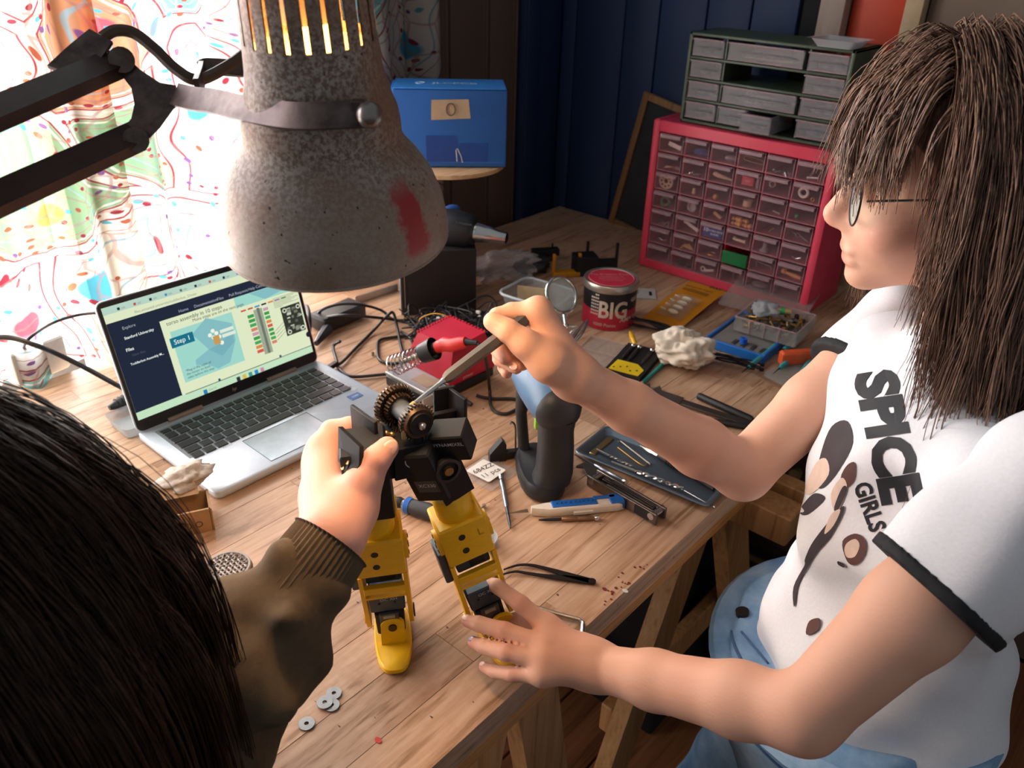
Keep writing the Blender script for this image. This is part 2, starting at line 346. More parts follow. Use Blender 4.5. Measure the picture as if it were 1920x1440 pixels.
MB().box(((TX0 + TX1) / 2, TY0 + .0125, TZ - .043), (TX1 - TX0, .025, .02), bev=.002).build('edge_rail', EDGE, bench)
MB().box(((TX0 + TX1) / 2, TY1 - .02, TZ - .06), (TX1 - TX0, .03, .05), bev=.002).build('edge_rail', EDGE, bench)
ps_ = MB(); pr_ = random.Random(6)
for k in range(46):
    t_ = pr_.random(); q = at(1150 + 75 * t_ + pr_.gauss(0, 14), 1128 - 68 * t_ + pr_.gauss(0, 12)); r_ = abs(pr_.gauss(.0009, .0007)) + .0003
    if q.y > TY0 + .004: ps_.prism(circ(r_, 8, q.x, q.y, r_ * 1.3), TZ, TZ + .00035)
tag(ps_.build('paint_specks', M('paint_dark_red', '#6a1f16', .5), bench, 0), kind='stuff')
for px, py, c, nm in ((709, 1388, '#c23a30', 'paint_drop_red'), (492, 1403, '#d4d0cc', 'paint_drop_white'), (1172, 1108, '#b9b4aa', 'paint_drop_grey')):
    q = at(px, py); MB().prism(circ(.0028, 10, q.x, q.y, .0040), TZ, TZ + .0005).build('paint_drop', M(nm, c, .4), bench)
# trestles
def trestle(x0, label, y0=.30, spread=.27):
    t = thing('trestle', label, 'trestle', (x0, 0, 0), group='trestles under the bench')
    MB().box((0, (y0 + 1.3) / 2, TZ - .078), (.05, 1.3 - y0, .05), bev=.003).build('beam', PINE2, t)
    MB().box((.065, (y0 + 1.3) / 2 + .005, TZ - .075), (.03, 1.29 - y0, .045), bev=.003).build('beam', PINE2, t)
    for yy in (.43, 1.22):
        for sx in (-1, 1):
            MB().loft([[(sx * .03 + sx * spread * k + dx * .075, yy + dy * .028, (TZ - .06) * (1 - k) + .006 * k) for dx, dy in ((-.5, -.5), (.5, -.5), (.5, .5), (-.5, .5))] for k in (0, 1)]).build('leg', PINE2, t)
        MB().box((0, yy + .03, .30), (.13 + spread, .022, .06), bev=.003).build('stretcher', PINE2, t)
    MB().box((0, .82, .18), (.045, .78, .03), bev=.003).build('rail', PINE2, t)
trestle(1.00, 'pine trestle with splayed legs under the front right of the bench')
trestle(.51, 'pine trestle under the left end of the bench, beside the seated person', .40, .13)
# dark chest of drawers under the right end of the bench
DK = M('dark_chest_wood', '#3a2c24', .5, var=.15, scale=10, stretch=(1, .3, 6)); DK2 = M('chest_edge_wood', '#8a6b45', .5)
ch = thing('drawer_chest', 'dark brown chest of drawers standing under the right end of the bench', 'chest', (1.36, .42, 0))
MB().box((.15, 0, .31), (.30, .52, .62), bev=.004).build('body', DK, ch)
for i in range(4):
    d = MB().box((-.009, 0, .085 + i * .15), (.018, .47, .125), bev=.004).box((-.0185, 0, .085 + i * .15), (.004, .42, .085), bev=.002).build('drawer', DK, ch)
    MB().box((-.024, 0, .085 + i * .15 + .058), (.012, .46, .008), bev=.002).build('drawer_edge', DK2, d)
    MB().cyl((-.02, .0, .085 + i * .15), (-.038, 0, .085 + i * .15), .008, .012).build('knob', DK2, d)
bx = MB().box((0, 0, .19), (.24, .34, .38), bev=.006).build('computer_case', M('matt_black_case', '#17181c', .6), None); bx.location = (1.16, .66, 0); tag(bx, 'black box standing on the floor between the trestle legs', 'box')
# ================================================================ lamp
RUST = NT('rusty_enamel'); co_ = RUST.coord('Object'); r1 = RUST.noise(co_, 320, 3, .7); r2 = RUST.noise(co_, 10, 4, .6); r3 = RUST.noise(co_, 120, 4, .7)
geo_ = RUST.n('ShaderNodeSeparateXYZ'); RUST.l(co_, geo_.inputs[0])
b_ = RUST.ramp(r2, [(.35, '#aaa096'), (.65, '#9a8b7c')])
up_ = RUST.ramp(geo_.outputs[2], [(.035, 0), (.085, 1)])
rs_ = RUST.math('MULTIPLY', RUST.ramp(r1, [(.42, 0), (.58, 1)]), RUST.math('MULTIPLY_ADD', up_, .6, .22)); b_ = RUST.mix(rs_, b_, lin('#5c3f2c'))
b_ = RUST.mix(RUST.math('MULTIPLY', RUST.ramp(r2, [(.42, 0), (.6, 1)]), RUST.math('MULTIPLY_ADD', up_, .55, .3)), b_, lin('#8a6650'))
b_ = RUST.mix(RUST.ramp(RUST.noise(co_, 210, 1, .5), [(.735, 0), (.75, 1)]), b_, lin('#2a1a12'))
# one stroke of red paint down the side facing the corner
at_ = RUST.math('ARCTAN2', geo_.outputs[1], geo_.outputs[0]); st_ = RUST.math('ABSOLUTE', RUST.math('ADD', RUST.math('ADD', at_, .62), RUST.math('MULTIPLY', RUST.math('SUBTRACT', r3, .5), .25)))
z_ = RUST.math('MULTIPLY', RUST.ramp(geo_.outputs[2], [(.008, 0), (.014, 1), (.052, 1), (.066, 0)]), RUST.ramp(RUST.math('SUBTRACT', st_, 0.0), [(.10, 1), (.17, 0)]))
b_ = RUST.mix(z_, b_, lin('#a23336')); bs_ = RUST.bsdf(b_, .5, .15); RUST.l(RUST.bump(r1, .25, .001), bs_.inputs['Normal']); RUSTM = RUST.done(bs_.outputs[0])
STEEL = M('dark_worn_steel', '#4a3d39', .42, .75, var=.25, scale=60, col2='#6d615c', bump=.1)
INNER = M('lamp_inside_enamel', '#e8e2d4', .35)
D0 = .655
rim = dp(632, 440, D0)                       # centre of the shade's rim
axis = Vector((-.05, -.03, 1)) + (-CW) * .10; axis -= CR * .012; axis.normalize()
yax = axis.cross(CR).normalized(); xax = yax.cross(axis).normalized()
LM = basis(rim, xax, yax, axis)
lamp = thing('desk_lamp', 'old rusty metal swing-arm work lamp with slotted shade above the bench', 'lamp', m=LM)
prof = [(.0875, 0), (.0882, .006), (.0875, .016), (.0845, .032), (.0785, .048), (.0700, .062), (.0610, .073), (.0575, .079), (.0572, .092), (.0560, .100), (.0530, .108), (.0500, .118), (.0475, .130), (.0465, .142)]
MB().lathe(prof, 64).build('shade', RUSTM, lamp, 60)
MB().lathe([(max(r - .0016, .01), z + .0003) for r, z in prof], 64).build('shade_lining', INNER, lamp, 60)
MB().torus((0, 0, 0), .0870, .0014, n=64, k=6).build('rim', RUSTM, lamp)
# slotted neck: real slots through the metal
cap = MB(); NS = 22; nu = NS * 4
zs = [.142, .150, .156, .198, .204, .222, .236, .246]; rz_ = lambda z: .0465 - max(0, z - .142) * .045 if z < .224 else .0428 - (z - .224) * .55
for rad_in, flip in ((0, 1), (-.0015, -1)):
    vs = [((rz_(z) + rad_in) * math.cos(2 * PI * i / nu), (rz_(z) + rad_in) * math.sin(2 * PI * i / nu), z) for z in zs for i in range(nu)]; fs = []
    for j in range(len(zs) - 1):
        for i in range(nu):
            if 1 <= j <= 3 and i % 4 == 0: continue
            if j == 0 and rad_in: pass
            a, b = j * nu + i, j * nu + (i + 1) % nu; fs.append((a, b, b + nu, a + nu))
    if not rad_in: fs.append(tuple(range((len(zs) - 1) * nu, len(zs) * nu)))
    cap.add(vs, fs)
cap.build('slotted_neck', RUSTM, lamp, 60)
MB().cyl((0, 0, .16), (0, 0, .232), .017, .020, 20).build('socket', M('bakelite', '#e9dcc0', .5), lamp)
bulb = MB().lathe([(.001, .062), (.016, .064), (.026, .074), (.030, .090), (.028, .106), (.020, .130), (.014, .150), (.013, .165)], 24).build('bulb', glow('warm_bulb', '#ffab4e', 14), lamp, 180)
pl = bpy.data.lights.new('lamp_bulb_light', 'POINT'); pl.energy = 1.5; pl.color = (1, .71, .45); pl.shadow_soft_size = .03
po = bpy.data.objects.new('lamp_bulb_light', pl); COL.objects.link(po); po.parent = lamp; po.location = (0, 0, .052)
LI = LM.inverted()
def lp(px, py, d): return LI @ dp(px, py, d)
# yoke strap to the knob on the near side of the shade
kn = lp(690, 213, .536); yk = [lp(330, 178, .632), lp(365, 186, .615), lp(400, 190, .598), lp(440, 200, .578), lp(500, 212, .553), lp(560, 218, .537), lp(630, 216, .532), kn]
MB().strip(catmull(yk, 5), .0165, .004, up=tuple(LI.to_3x3() @ (CW * -1).cross(CU).cross(CW))).build('yoke_strap', STEEL, lamp) if False else None
def bar(pts, w, th, nrm, name, mt=STEEL, n=5):
    P = catmull(pts, n) if n > 1 else [Vector(p) for p in pts]; m = MB(); rings = []
    for i in range(len(P)):
        T = (P[min(i + 1, len(P) - 1)] - P[max(i - 1, 0)]).normalized(); y = Vector(nrm); y = (y - T * y.dot(T)).normalized(); x = y.cross(T)
        ww = w[min(int(i / max(1, n)), len(w) - 1)] if isinstance(w, list) else w
        rings.append([P[i] - x * ww / 2 - y * th / 2, P[i] + x * ww / 2 - y * th / 2, P[i] + x * ww / 2 + y * th / 2, P[i] - x * ww / 2 + y * th / 2])
    return m.loft(rings).build(name, mt, lamp, 40)
L3 = LI.to_3x3(); tocam = L3 @ (-CW); side = L3 @ CR; upv = L3 @ CU
bar(yk, .0175, .004, tocam, 'yoke_strap')
bar([lp(380, 130, .70), lp(390, 125, .70), lp(440, 128, .715), lp(500, 133, .72)], .0135, .004, tocam, 'yoke_strap')
bar([lp(380, 130, .70), lp(378, 140, .68), lp(375, 150, .66), lp(370, 165, .64)], .014, .004, side, 'yoke_strap')
MB().sph(tuple(lp(693, 216, .527)), .0085, 16, 10).cyl(tuple(lp(688, 212, .56)), tuple(lp(692, 215, .53)), .0045).build('knob', M('polished_knob', '#8d8883', .3, .8), lamp)
MB().box(tuple(lp(672, 212, .535)), (.008, .006, .017), bev=.001).build('clamp_plate', STEEL, lamp)
# fork and the two parallel arms
fork = [(240, 108), (262, 130), (300, 155), (330, 160), (332, 200), (325, 205), (300, 240), (272, 268), (250, 272), (240, 262), (228, 244), (246, 222), (252, 195), (246, 165), (225, 138), (200, 128), (205, 100), (222, 95)]
fk = MB(); A_ = [lp(x, y, .632) for x, y in fork]; B_ = [lp(x, y, .644) for x, y in fork]; fk.loft([A_, B_]).build('fork', STEEL, lamp, 30)
for (x0, y0, d0), (x1, y1, d1), w in (((222, 118, .638), (-420, 385, .44), .020), ((258, 255, .638), (-420, 562, .46), .020)):
    a, b = lp(x0, y0, d0), lp(x1, y1, d1); bar([a, b], w, .012, tocam, 'arm_bar', M('arm_steel', '#3d2c28', .45, .6, var=.25, scale=40), n=1)
bar([lp(125, 138, .612), lp(160, 100, .625), lp(190, 68, .632)], [.030, .026, .02], .003, tocam, 'gusset', n=1)
for x, y in ((228, 112), (255, 262)): MB().cyl(tuple(lp(x, y, .625)), tuple(lp(x, y, .652)), .0095).build('pivot', STEEL, lamp)
MB().tube(catmull([lp(190, 72, .64), lp(215, 58, .645), (lp(250, 62, .65)), lp(290, 92, .655), lp(330, 130, .66), lp(370, 150, .665), lp(420, 128, .69), lp(460, 100, .70), lp(490, 68, .705)], 6), .0048, 8).build('lamp_cable', M('brown_cable', '#4a382c', .6), lamp)
# the arm's lower half and clamp, out of sight to the left
e0, e1 = lp(-420, 474, .45), LI @ Vector((.14, .95, TZ + .02))
bar([e0, e1], .03, .014, tocam, 'lower_arm', n=1); MB().box(tuple(e1), (.06, .06, .05), m=None, bev=.004).build('clamp', STEEL, lamp)
# ================================================================ laptop
ALU = M('silver_aluminium', '#c6d4e2', .36, .3, var=.04, scale=90); BLK = M('black_plastic', '#16171a', .45, var=.15); KEYM = M('key_plastic', '#26282d', .5, var=.1)  # blue tint of the aluminium is sky reflection put into the colour
lap = thing('laptop', 'open silver laptop showing assembly instructions by the curtain', 'laptop', at(408, 943), R(-.33))
LW, LD, LH = .3225, .2145, .0145
body = MB().loft([[(x, y, z) for x, y in rrect(LW - i, LD - i, .009, 4, LW / 2, LD / 2)] for z, i in ((.0015, .006), (.006, 0), (LH - .001, 0), (LH, .0016))]).build('base', ALU, lap, 50)
MB().box((LW / 2, .148, LH + .0001), (.285, .098, .0006)).build('keyboard_deck', M('deck_silver', '#9aa3ac', .4, .5), body)
pitch = .0186; kz = LH + .0011; ky0 = .192; kcache = {}
rows = [(.0105, [.93] * 16), (.0155, [1] * 13 + [1.0, 1.0]), (.0155, [1.45] + [1] * 11 + [1.55, 1.0]), (.0155, [1.75] + [1] * 11 + [1.25, 1.0]), (.0155, [1.3] + [1] * 10 + [2.7, 1.0]), (.0155, [1, 1, 1, 1, 5.0, 1, 1, 1, 1, 1, 1.0])]
y = ky0
for kh, ws in rows:
    sc_ = 15.0 / sum(ws); x = (LW - 15 * pitch) / 2
    for w in ws:
        kw = w * sc_ * pitch; key = (round(kw, 4), kh)
        if key not in kcache: kcache[key] = MB().box((0, 0, 0), (kw - .0026, kh - .001, .0016), bev=.0012).mesh('key', KEYM)
        share('key', kcache[key], body, (x + kw / 2, y - kh / 2, kz)); x += kw
    y -= kh + .0024
pad = MB().prism(rrect(.112, .072, .003, 3, LW / 2 - .012, .048), LH, LH + .0004).build('touchpad', M('touchpad_silver', '#aeb8c2', .33, .5), body)
fr_ = MB()
for a, b in (((-.056, -.036), (.056, -.036)), ((.056, -.036), (.056, .036)), ((.056, .036), (-.056, .036)), ((-.056, .036), (-.056, -.036))):
    fr_.cyl((LW / 2 - .012 + a[0], .048 + a[1], LH + .0004), (LW / 2 - .012 + b[0], .048 + b[1], LH + .0004), .0005, n=6)
fr_.build('touchpad_edge', M('edge_grey', '#59616a', .4, .5), body)
st = MB().box((LW - .034, .070, LH + .0005), (.022, .015, .0004)).build('sticker', M('sticker_blue', '#1c64a8', .35), lap)
text('CORE', .0048, M('print_white', '#f2f4f6', .5), st, TR((LW - .034, .0695, LH + .0009)))
MB().box((LW - .022, .0885, LH + .0004), (.010, .008, .0004)).build('fingerprint_pad', M('pad_grey', '#a3acb4', .4, .4), lap)
text('Z B O O K', .0032, M('print_grey', '#6f777f', .5), body, TR((.072, .088, LH + .0006)))
text('ENERGY', .003, M('print_dark', '#3d4248', .5), body, TR((LW - .03, .024, LH + .0006)))
for x in (.075, LW - .075): MB().cyl((x - .028, LD - .004, LH + .001), (x + .028, LD - .004, LH + .001), .0045, n=12).build('hinge', M('hinge_grey', '#8d7f74', .45, .4), lap)
# lid
LL = .198; ang = R(104); LM_ = basis((0, LD - .003, LH - .001), (1, 0, 0), (0, -math.cos(ang), math.sin(ang)), (0, -math.sin(ang), -math.cos(ang)))
lid = MB().loft([[(x, y, z) for x, y in rrect(LW - i, LL, .010, 4, LW / 2, LL / 2)] for z, i in ((-.0045, .004), (-.003, 0), (.001, 0))], LM_).build('screen_lid', ALU, lap, 50)
MB().prism(rrect(LW - .003, LL - .003, .009, 4, LW / 2, LL / 2), .001, .0016, LM_).build('bezel', M('bezel_black', '#101114', .35), lid)
U0, U1, V0, V1 = .0065, LW - .0065, .019, LL - .009
def sp(u, v, k): return ((U0 + (U1 - U0) * u), V1 - (V1 - V0) * v, .0017 + k * .00006)
scol = lambda nm, c: glow('screen_' + nm, c, .78)
lay = [0]
def spanel(pts, nm, c, name='screen_area'):
    lay[0] += 1; k = lay[0]
    return MB().add([sp(u, v, k) for u, v in pts], [tuple(range(len(pts)))], LM_).build(name, scol(nm, c), lid, 0)
def srect(a, b, c, d, nm, col, name='screen_area'): return spanel([(a, c), (b, c), (b, d), (a, d)], nm, col, name)
def stext(s, u, v, size, nm, col, align='LEFT', bold=0.0):
    lay[0] += 1; p = sp(u, v, lay[0]); return text(s, size, scol(nm, col), lid, LM_ @ TR(p), 'screen_text', bold, align)
CR_, MINT, NAVY = '#dfe8c4', '#bfdcc4', '#232a3c'
srect(0, 1, 0, 1, 'cream', CR_); srect(0, 1, 0, .062, 'tabs', '#b7d3c4'); srect(0, 1, .93, 1, 'task', '#c3e2c0')
srect(0, 1, .135, .245, 'navy', NAVY); srect(0, .235, .135, .93, 'navy', NAVY)
srect(.268, .60, .36, .835, 'mint', '#9fd6ca'); srect(.63, .985, .245, .345, 'mint', '#9fd6ca')
spanel([(.37, .44), (.46, .34), (.585, .46), (.58, .62), (.52, .80), (.45, .82), (.40, .74), (.345, .72), (.35, .67), (.43, .62)], 'part', '#84bcc2')
spanel([(.43, .62), (.50, .60), (.575, .52), (.57, .63), (.49, .72)], 'part2', '#78b0ba'); spanel([(.72, .25), (.80, .345), (.98, .29), (.98, .25)], 'part', '#84bcc2')
srect(.255, .375, .415, .505, 'button', '#1b7088'); stext('Step 1', .315, .46, .0105, 'white', '#f4fbf4', 'CENTER')
stext('More steps are on the next page.', .535, .325, .0066, 'ink', '#30343a', 'CENTER'); stext('torso assembly in 10 steps', .41, .285, .0085, 'ink', '#30343a', 'CENTER')
for i, s in enumerate(('*Plug in the cable of', 'the motor on both', 'sides before this step')): stext(s, .285, .735 + i * .032, .0052, 'ink', '#30343a')
for i, (a, b) in enumerate(((.475, .47), (.455, .5), (.49, .5), (.47, .53), (.5, .54), (.485, .57), (.505, .6))):
    lay[0] += 1; MB().add([sp(a + .011 * math.cos(t * PI / 5), b + .019 * math.sin(t * PI / 5), lay[0]) for t in range(10)], [tuple(range(10))], LM_).build('screen_dot', scol('dot', '#eef4e2'), lid, 0)
srect(.465, .50, .52, .60, 'orange', '#c89a58'); srect(.51, .585, .485, .515, 'label', '#dfe9d8'); srect(.515, .59, .53, .56, 'label', '#dfe9d8')
srect(.715, .765, .41, .85, 'strip', '#9fa893'); srect(.735, .75, .40, .85, 'strip2', '#6e7668')
cc = ['#3f9a4a', '#3f9a4a', '#4aa65a', '#d6806a', '#c79ab0', '#3f9a4a', '#4aa65a', '#d98a4a', '#d65a4a']
for i, c in enumerate(cc): srect(.675, .712, .44 + i * .043, .47 + i * .043, 'pin%d' % i, c); srect(.77, .80, .42 + i * .041, .448 + i * .041, 'pin%d' % ((i + 4) % 9), cc[(i + 4) % 9])
for i, c in enumerate(['#c8503c', '#c8503c', '#3f8fc0', '#20242a', '#d68a3c', '#a070b0', '#3f9a4a']): srect(.645 + i * .04, .675 + i * .04, .375, .39, 'hp%d' % i, c)
srect(.865, .985, .47, .755, 'pcb', '#35382f'); rr_ = random.Random(3)
for i in range(26):
    a, b = .87 + rr_.random() * .095, .485 + rr_.random() * .23; srect(a, a + .006 + rr_.random() * .02, b, b + .008 + rr_.random() * .03, 'pc%d' % (i % 4), ['#8d9282', '#5a5e50', '#c9cdb8', '#74796a'][i % 4])
for a, b in ((.883, .505), (.967, .505), (.883, .72), (.967, .72)):
    for rr2, c, nm in ((.013, '#d5d9c4', 'hole'), (.007, '#2b2d28', 'hole2')):
        lay[0] += 1; MB().add([sp(a + rr2 * math.cos(t * PI / 6), b + rr2 * 1.75 * math.sin(t * PI / 6), lay[0]) for t in range(12)], [tuple(range(12))], LM_).build('screen_dot', scol(nm, c), lid, 0)
for i in range(8): srect(.83, .98 - .02 * (i % 3) - (.08 if i == 7 else 0), .36 + i * .0125, .364 + i * .0125, 'ink2', '#8a9080')
for i in range(4): spanel([(.80, .66 + i * .03), (.864, .60 + i * .03), (.864, .603 + i * .03), (.80, .664 + i * .03)], 'ink', '#30343a')
stext('Explore', .055, .20, .0062, 'grey', '#a7adb8'); stext('Stanford University', .05, .285, .0056, 'white', '#f4fbf4', bold=.012); stext('Files', .04, .385, .0066, 'white', '#f4fbf4', bold=.012)
stext('Toddlerbot Assembly M...', .04, .51, .0048, 'white', '#f4fbf4', bold=.012); stext('Filter files', .06, .44, .005, 'dim', '#4d5464')
for s, u in (('Home', .33), ('Documentation', .41), ('Files', .535), ('Pull Requests', .60), ('Help Center', .71)): stext(s, u, .205, .0062, 'grey', '#a7adb8')
stext('New Project', .87, .165, .006, 'grey', '#a7adb8'); stext('files.actuated.university/toddlerbot_2/main', .13, .10, .0056, 'ink2', '#8a9080'); stext('Search', .36, .965, .005, 'ink2', '#8a9080')
for i in range(12): srect(.06 + i * .076, .072 + i * .076, .022, .044, 'ic%d' % (i % 5), ['#26303c', '#c8503c', '#26303c', '#3f8fc0', '#5a7a6a'][i % 5]); stext('tab', .078 + i * .076, .033, .0046, 'ink2', '#8a9080')
for i, c in enumerate(['#2f7fb8', '#30343a', '#d9b84a', '#3f9a8a', '#2f86c8', '#c98aa0']): srect((.33 if i == 0 else .48 + i * .035), (.35 if i == 0 else .50 + i * .035), .945, .985, 'tk%d' % i, c)
for u in (.42, .78): srect(u, u + .012, .895, .915, 'button2', '#24506a')
srect(.24, .99, .915, .921, 'ink', '#30343a'); srect(.925, .995, .262, .30, 'navy', NAVY); stext('Download', .933, .281, .005, 'white', '#f4fbf4')
lay[0] += 1; MB().add([sp(.982 + .016 * math.cos(t * PI / 8), .80 + .028 * math.sin(t * PI / 8), lay[0]) for t in range(16)], [tuple(range(16))], LM_).build('screen_dot', scol('round', '#26242c'), lid, 0)
text('hp', .0078, M('logo_tan', '#b8a890', .4, .5), lid, LM_ @ TR((LW / 2, .0095, .0018)), 'logo', shear=.3)
# ================================================================ electronics at the back of the bench
def ax(px, py, X): d = ray(px, py); return CAM + d * ((X - CAM.x) / d.x)
WIRE = M('cable_black', '#15171b', .42, var=.1); CHROME = M('bright_steel', '#c9c9c6', .18, .95, var=.06); STEEL2 = M('tool_steel', '#8e8a84', .35, .9, var=.12); WHITE = M('white_card', '#d8d4cc', .7, var=.05)
INK = M('black_ink', '#1a1a1c', .6); YEL = M('printed_yellow', '#dda40f', .5, var=.08, scale=60, bump=.1); BLKM = M('matt_black', '#141416', .55, var=.2)
CLR = clear('clear_plastic', '#f2f2f0', '#e8e6e2', .10, .12); CLR2 = clear('milky_plastic', '#e6e8ea', '#c9ced2', .42, .25); BAG = clear('bag_plastic', '#f0f0f0', '#e6e4e4', .16, .08)
# --- soldering station
RED = M('station_red', '#c01f3a', .42, var=.06); GREYM = M('deck_grey_metal', '#b3b6b8', .4, .5, var=.08)
so = thing('soldering_station', 'red and black soldering station with silver deck behind the robot', 'soldering station', (.771, .832, TZ), R(-2))
MB().box((.0725, .053, .0105), (.145, .106, .021), bev=.004).build('base', BLK, so)
dk = MB().box((.026, .053, .0235), (.052, .106, .006), bev=.002).build('deck', GREYM, so); MB().box((.003, .008, .013), (.008, .016, .02), bev=.001)
MB().box((.012, -.0025, .0145), (.05, .005, .020), bev=.001).build('deck_end', GREYM, so)
MB().box((.027, .035, .0266), (.028, .04, .0012), bev=.0004).build('sponge_tray', M('tray_tan', '#a8917a', .7), dk)
rb = MB().loft([[(.046, -.001, .020), (.150, -.001, .020), (.150, .107, .020), (.046, .107, .020)], [(.046, -.001, .034), (.150, -.001, .034), (.150, .107, .034), (.046, .107, .034)], [(.066, .010, .080), (.138, .010, .086), (.138, .096, .086), (.066, .096, .080)]]).build('housing', RED, so, 30)
vm = MB().box((0, 0, 0), (.003, .004, .003)).mesh('vent_tooth', RED)
for i in range(12): share('vent_tooth', vm, rb, (.0665 + i * .0062, .0965, .0805 + i * .0005)); share('vent_tooth', vm, rb, (.1385, .012 + i * .0075, .0865))
MB().box((.10, -.002, .014), (.09, .004, .014), bev=.001).build('side_panel', BLK, so)
text('power', .009, M('print_pale', '#e8b9bc', .5), rb, TR((.088, -.0018, .028), (90, 0, 0)))
MB().cyl((.038, -.004, .012), (.044, -.030, .012), .0085, .007, 14).cyl((.044, -.03, .012), (.047, -.052, .010), .006, .0035, 12).build('plug', BLKM, so)
# --- iron in its spring stand
tip, back = dp(738, 686, 1.335), dp(806, 657, 1.297); hd = dp(874, 641, 1.258)
hs = thing('iron_holder', 'coiled wire spring holder clipped on the silver deck', 'iron holder', (0, 0, 0))
axv = (back - tip).normalized(); sx_ = axv.cross(Vector((0, 0, 1))).normalized(); sy_ = sx_.cross(axv); pts = []
for i in range(8 * 16): t = i / 127; a = i / 16 * 2 * PI; rr = .017 - .004 * t; pts.append(tip + (back - tip) * t * .82 + sx_ * rr * math.cos(a) + sy_ * rr * math.sin(a))
MB().tube(pts, .0013, 6).build('spring', CHROME, hs); MB().cyl(tip + (back - tip) * .80, tip + (back - tip) * 1.12, .016, .0185, 20, cap=False).cyl(tip + (back - tip) * .80, tip + (back - tip) * 1.12, .0145, .017, 20, cap=False).build('collar', BLK, hs)
MB().tube(catmull([pts[0], at(735, 694, .03), at(742, 692, .027), at(752, 688, .0265)], 4), .0013, 6).build('foot_wire', CHROME, hs)
si = thing('soldering_iron', 'soldering iron with red handle resting in the spring holder', 'soldering iron', (0, 0, 0))
MB().cyl(tip + axv * .02, back, .004, .005).build('barrel', STEEL2, si); MB().cyl(back - axv * .01, back + axv * .02, .011, .009, 14).build('grip_collar', BLK, si)
MB().tube([back + axv * .012, back + axv * .03, back.lerp(hd, .6), hd - (hd - back).normalized() * .01, hd], [.009, .0115, .011, .0105, .008], 14).build('handle', M('iron_red', '#d02c2c', .4), si)
e1 = dp(895, 643, 1.248); MB().tube([hd, hd.lerp(e1, .5), e1], [.006, .0045, .0035], 10).build('strain_relief', BLK, si)
MB().tube(catmull([e1, dp(905, 655, 1.25), dp(914, 690, 1.29), at(918, 730, .012), at(922, 765, .004), at(945, 776, .003), at(968, 768, .003), at(985, 755, .003), (at(960, 748, .003)), at(930, 748, .003), at(905, 745, .006), at(893, 741, .009)], 8), .0028, 8).build('iron_cable', M('cable_brown_black', '#241d1a', .5), si)
# --- power adapter and cables
pa = thing('power_adapter', 'black laptop power adapter brick among cables', 'power adapter', at(612, 632), R(3))
MB().box((.055, .03, .0165), (.105, .05, .029), bev=.006).build('brick', BLK, pa); MB().tube([(.008, .005, .012), (-.02, -.01, .011), (-.04, -.02, .008)], [.011, .008, .005], 10).build('strain_relief', BLK, pa)
def cable(label, pts, r=.0028, plug=None, mt=WIRE):
    o = MB().tube(catmull(pts, 8), r, 8).build('cable', mt, None, 180); return tag(o, label, 'cable', 'black cables around the laptop')
cable('black cable plugged into the right side of the laptop, looping to the adapter', [at(619, 688, .008), at(640, 680, .006), at(665, 655, .004), at(700, 620, .006), at(728, 590, .03), at(738, 588, .03), at(745, 615, .01), at(752, 650, .004), at(760, 668, .004), at(775, 655, .004), at(770, 635, .004), at(752, 622, .004)])
MB_ = MB().box((0, 0, 0), (.03, .010, .008), bev=.002).build('cable_plug', BLK, None); MB_.location = at(621, 687, .008); MB_.rotation_euler = (0, 0, R(15)); tag(MB_, 'small black plug in the right side of the laptop', 'plug')
cable('black cable looping over the top of the adapter brick', [at(575, 585, .01), at(585, 600, .008), at(605, 580, .04), at(640, 570, .05), at(680, 572, .045), at(715, 582, .02), at(740, 600, .006), at(780, 600, .004), at(800, 615, .004)])
cable('black cable running straight from behind the lid past the adapter', [at(562, 602, .008), at(600, 597, .02), at(640, 591, .045), at(690, 594, .036), at(740, 600, .012), at(775, 610, .006), at(800, 630, .005)])
cable('thick black cable curling behind the right edge of the lid', [at(548, 530, .01), at(560, 575, .05), at(575, 575, .06), at(580, 600, .05), at(578, 630, .02), at(566, 655, .006)], .004)
cable('black cable from the brick bending round to the red station', [at(638, 640, .02), at(625, 650, .008), at(632, 680, .004), at(636, 692, .004), at(660, 706, .004), at(720, 702, .004), at(750, 700, .004)])
cable('black cable lying in a curve left of the red station', [at(790, 628, .003), at(740, 632, .003), at(712, 638, .003), at(708, 655, .003), at(712, 675, .003), at(735, 682, .003), at(758, 678, .004)])
cable('thick black cable draped in front of the curtain, left of the lid', [dp(-60, 640, 1.1), dp(10, 632, 1.18), at(60, 645, .10), at(110, 665, .08), at(170, 695, .05), at(225, 725, .02), at(300, 760, .006)], .0042)
cable('thin black cable against the curtain above the thick one', [at(48, 655, .06), at(45, 648, .09), at(60, 630, .11), at(100, 605, .10), at(150, 590, .10), at(200, 585, .11)], .0026)
cp = thing('cable_connector', 'ribbed black cable connector beside the left edge of the lid', 'connector', (0, 0, 0))
a, b = at(205, 765, .012), at(262, 738, .014); MB().tube([a, a.lerp(b, .3), b], [.004, .009, .011], 12).build('body', BLK, cp)
for i in range(6): MB().torus((0, 0, 0), .0085 + i * .0005, .0016, frame(a.lerp(b, .25 + i * .12), b), 14, 6).build('rib', BLK, cp)
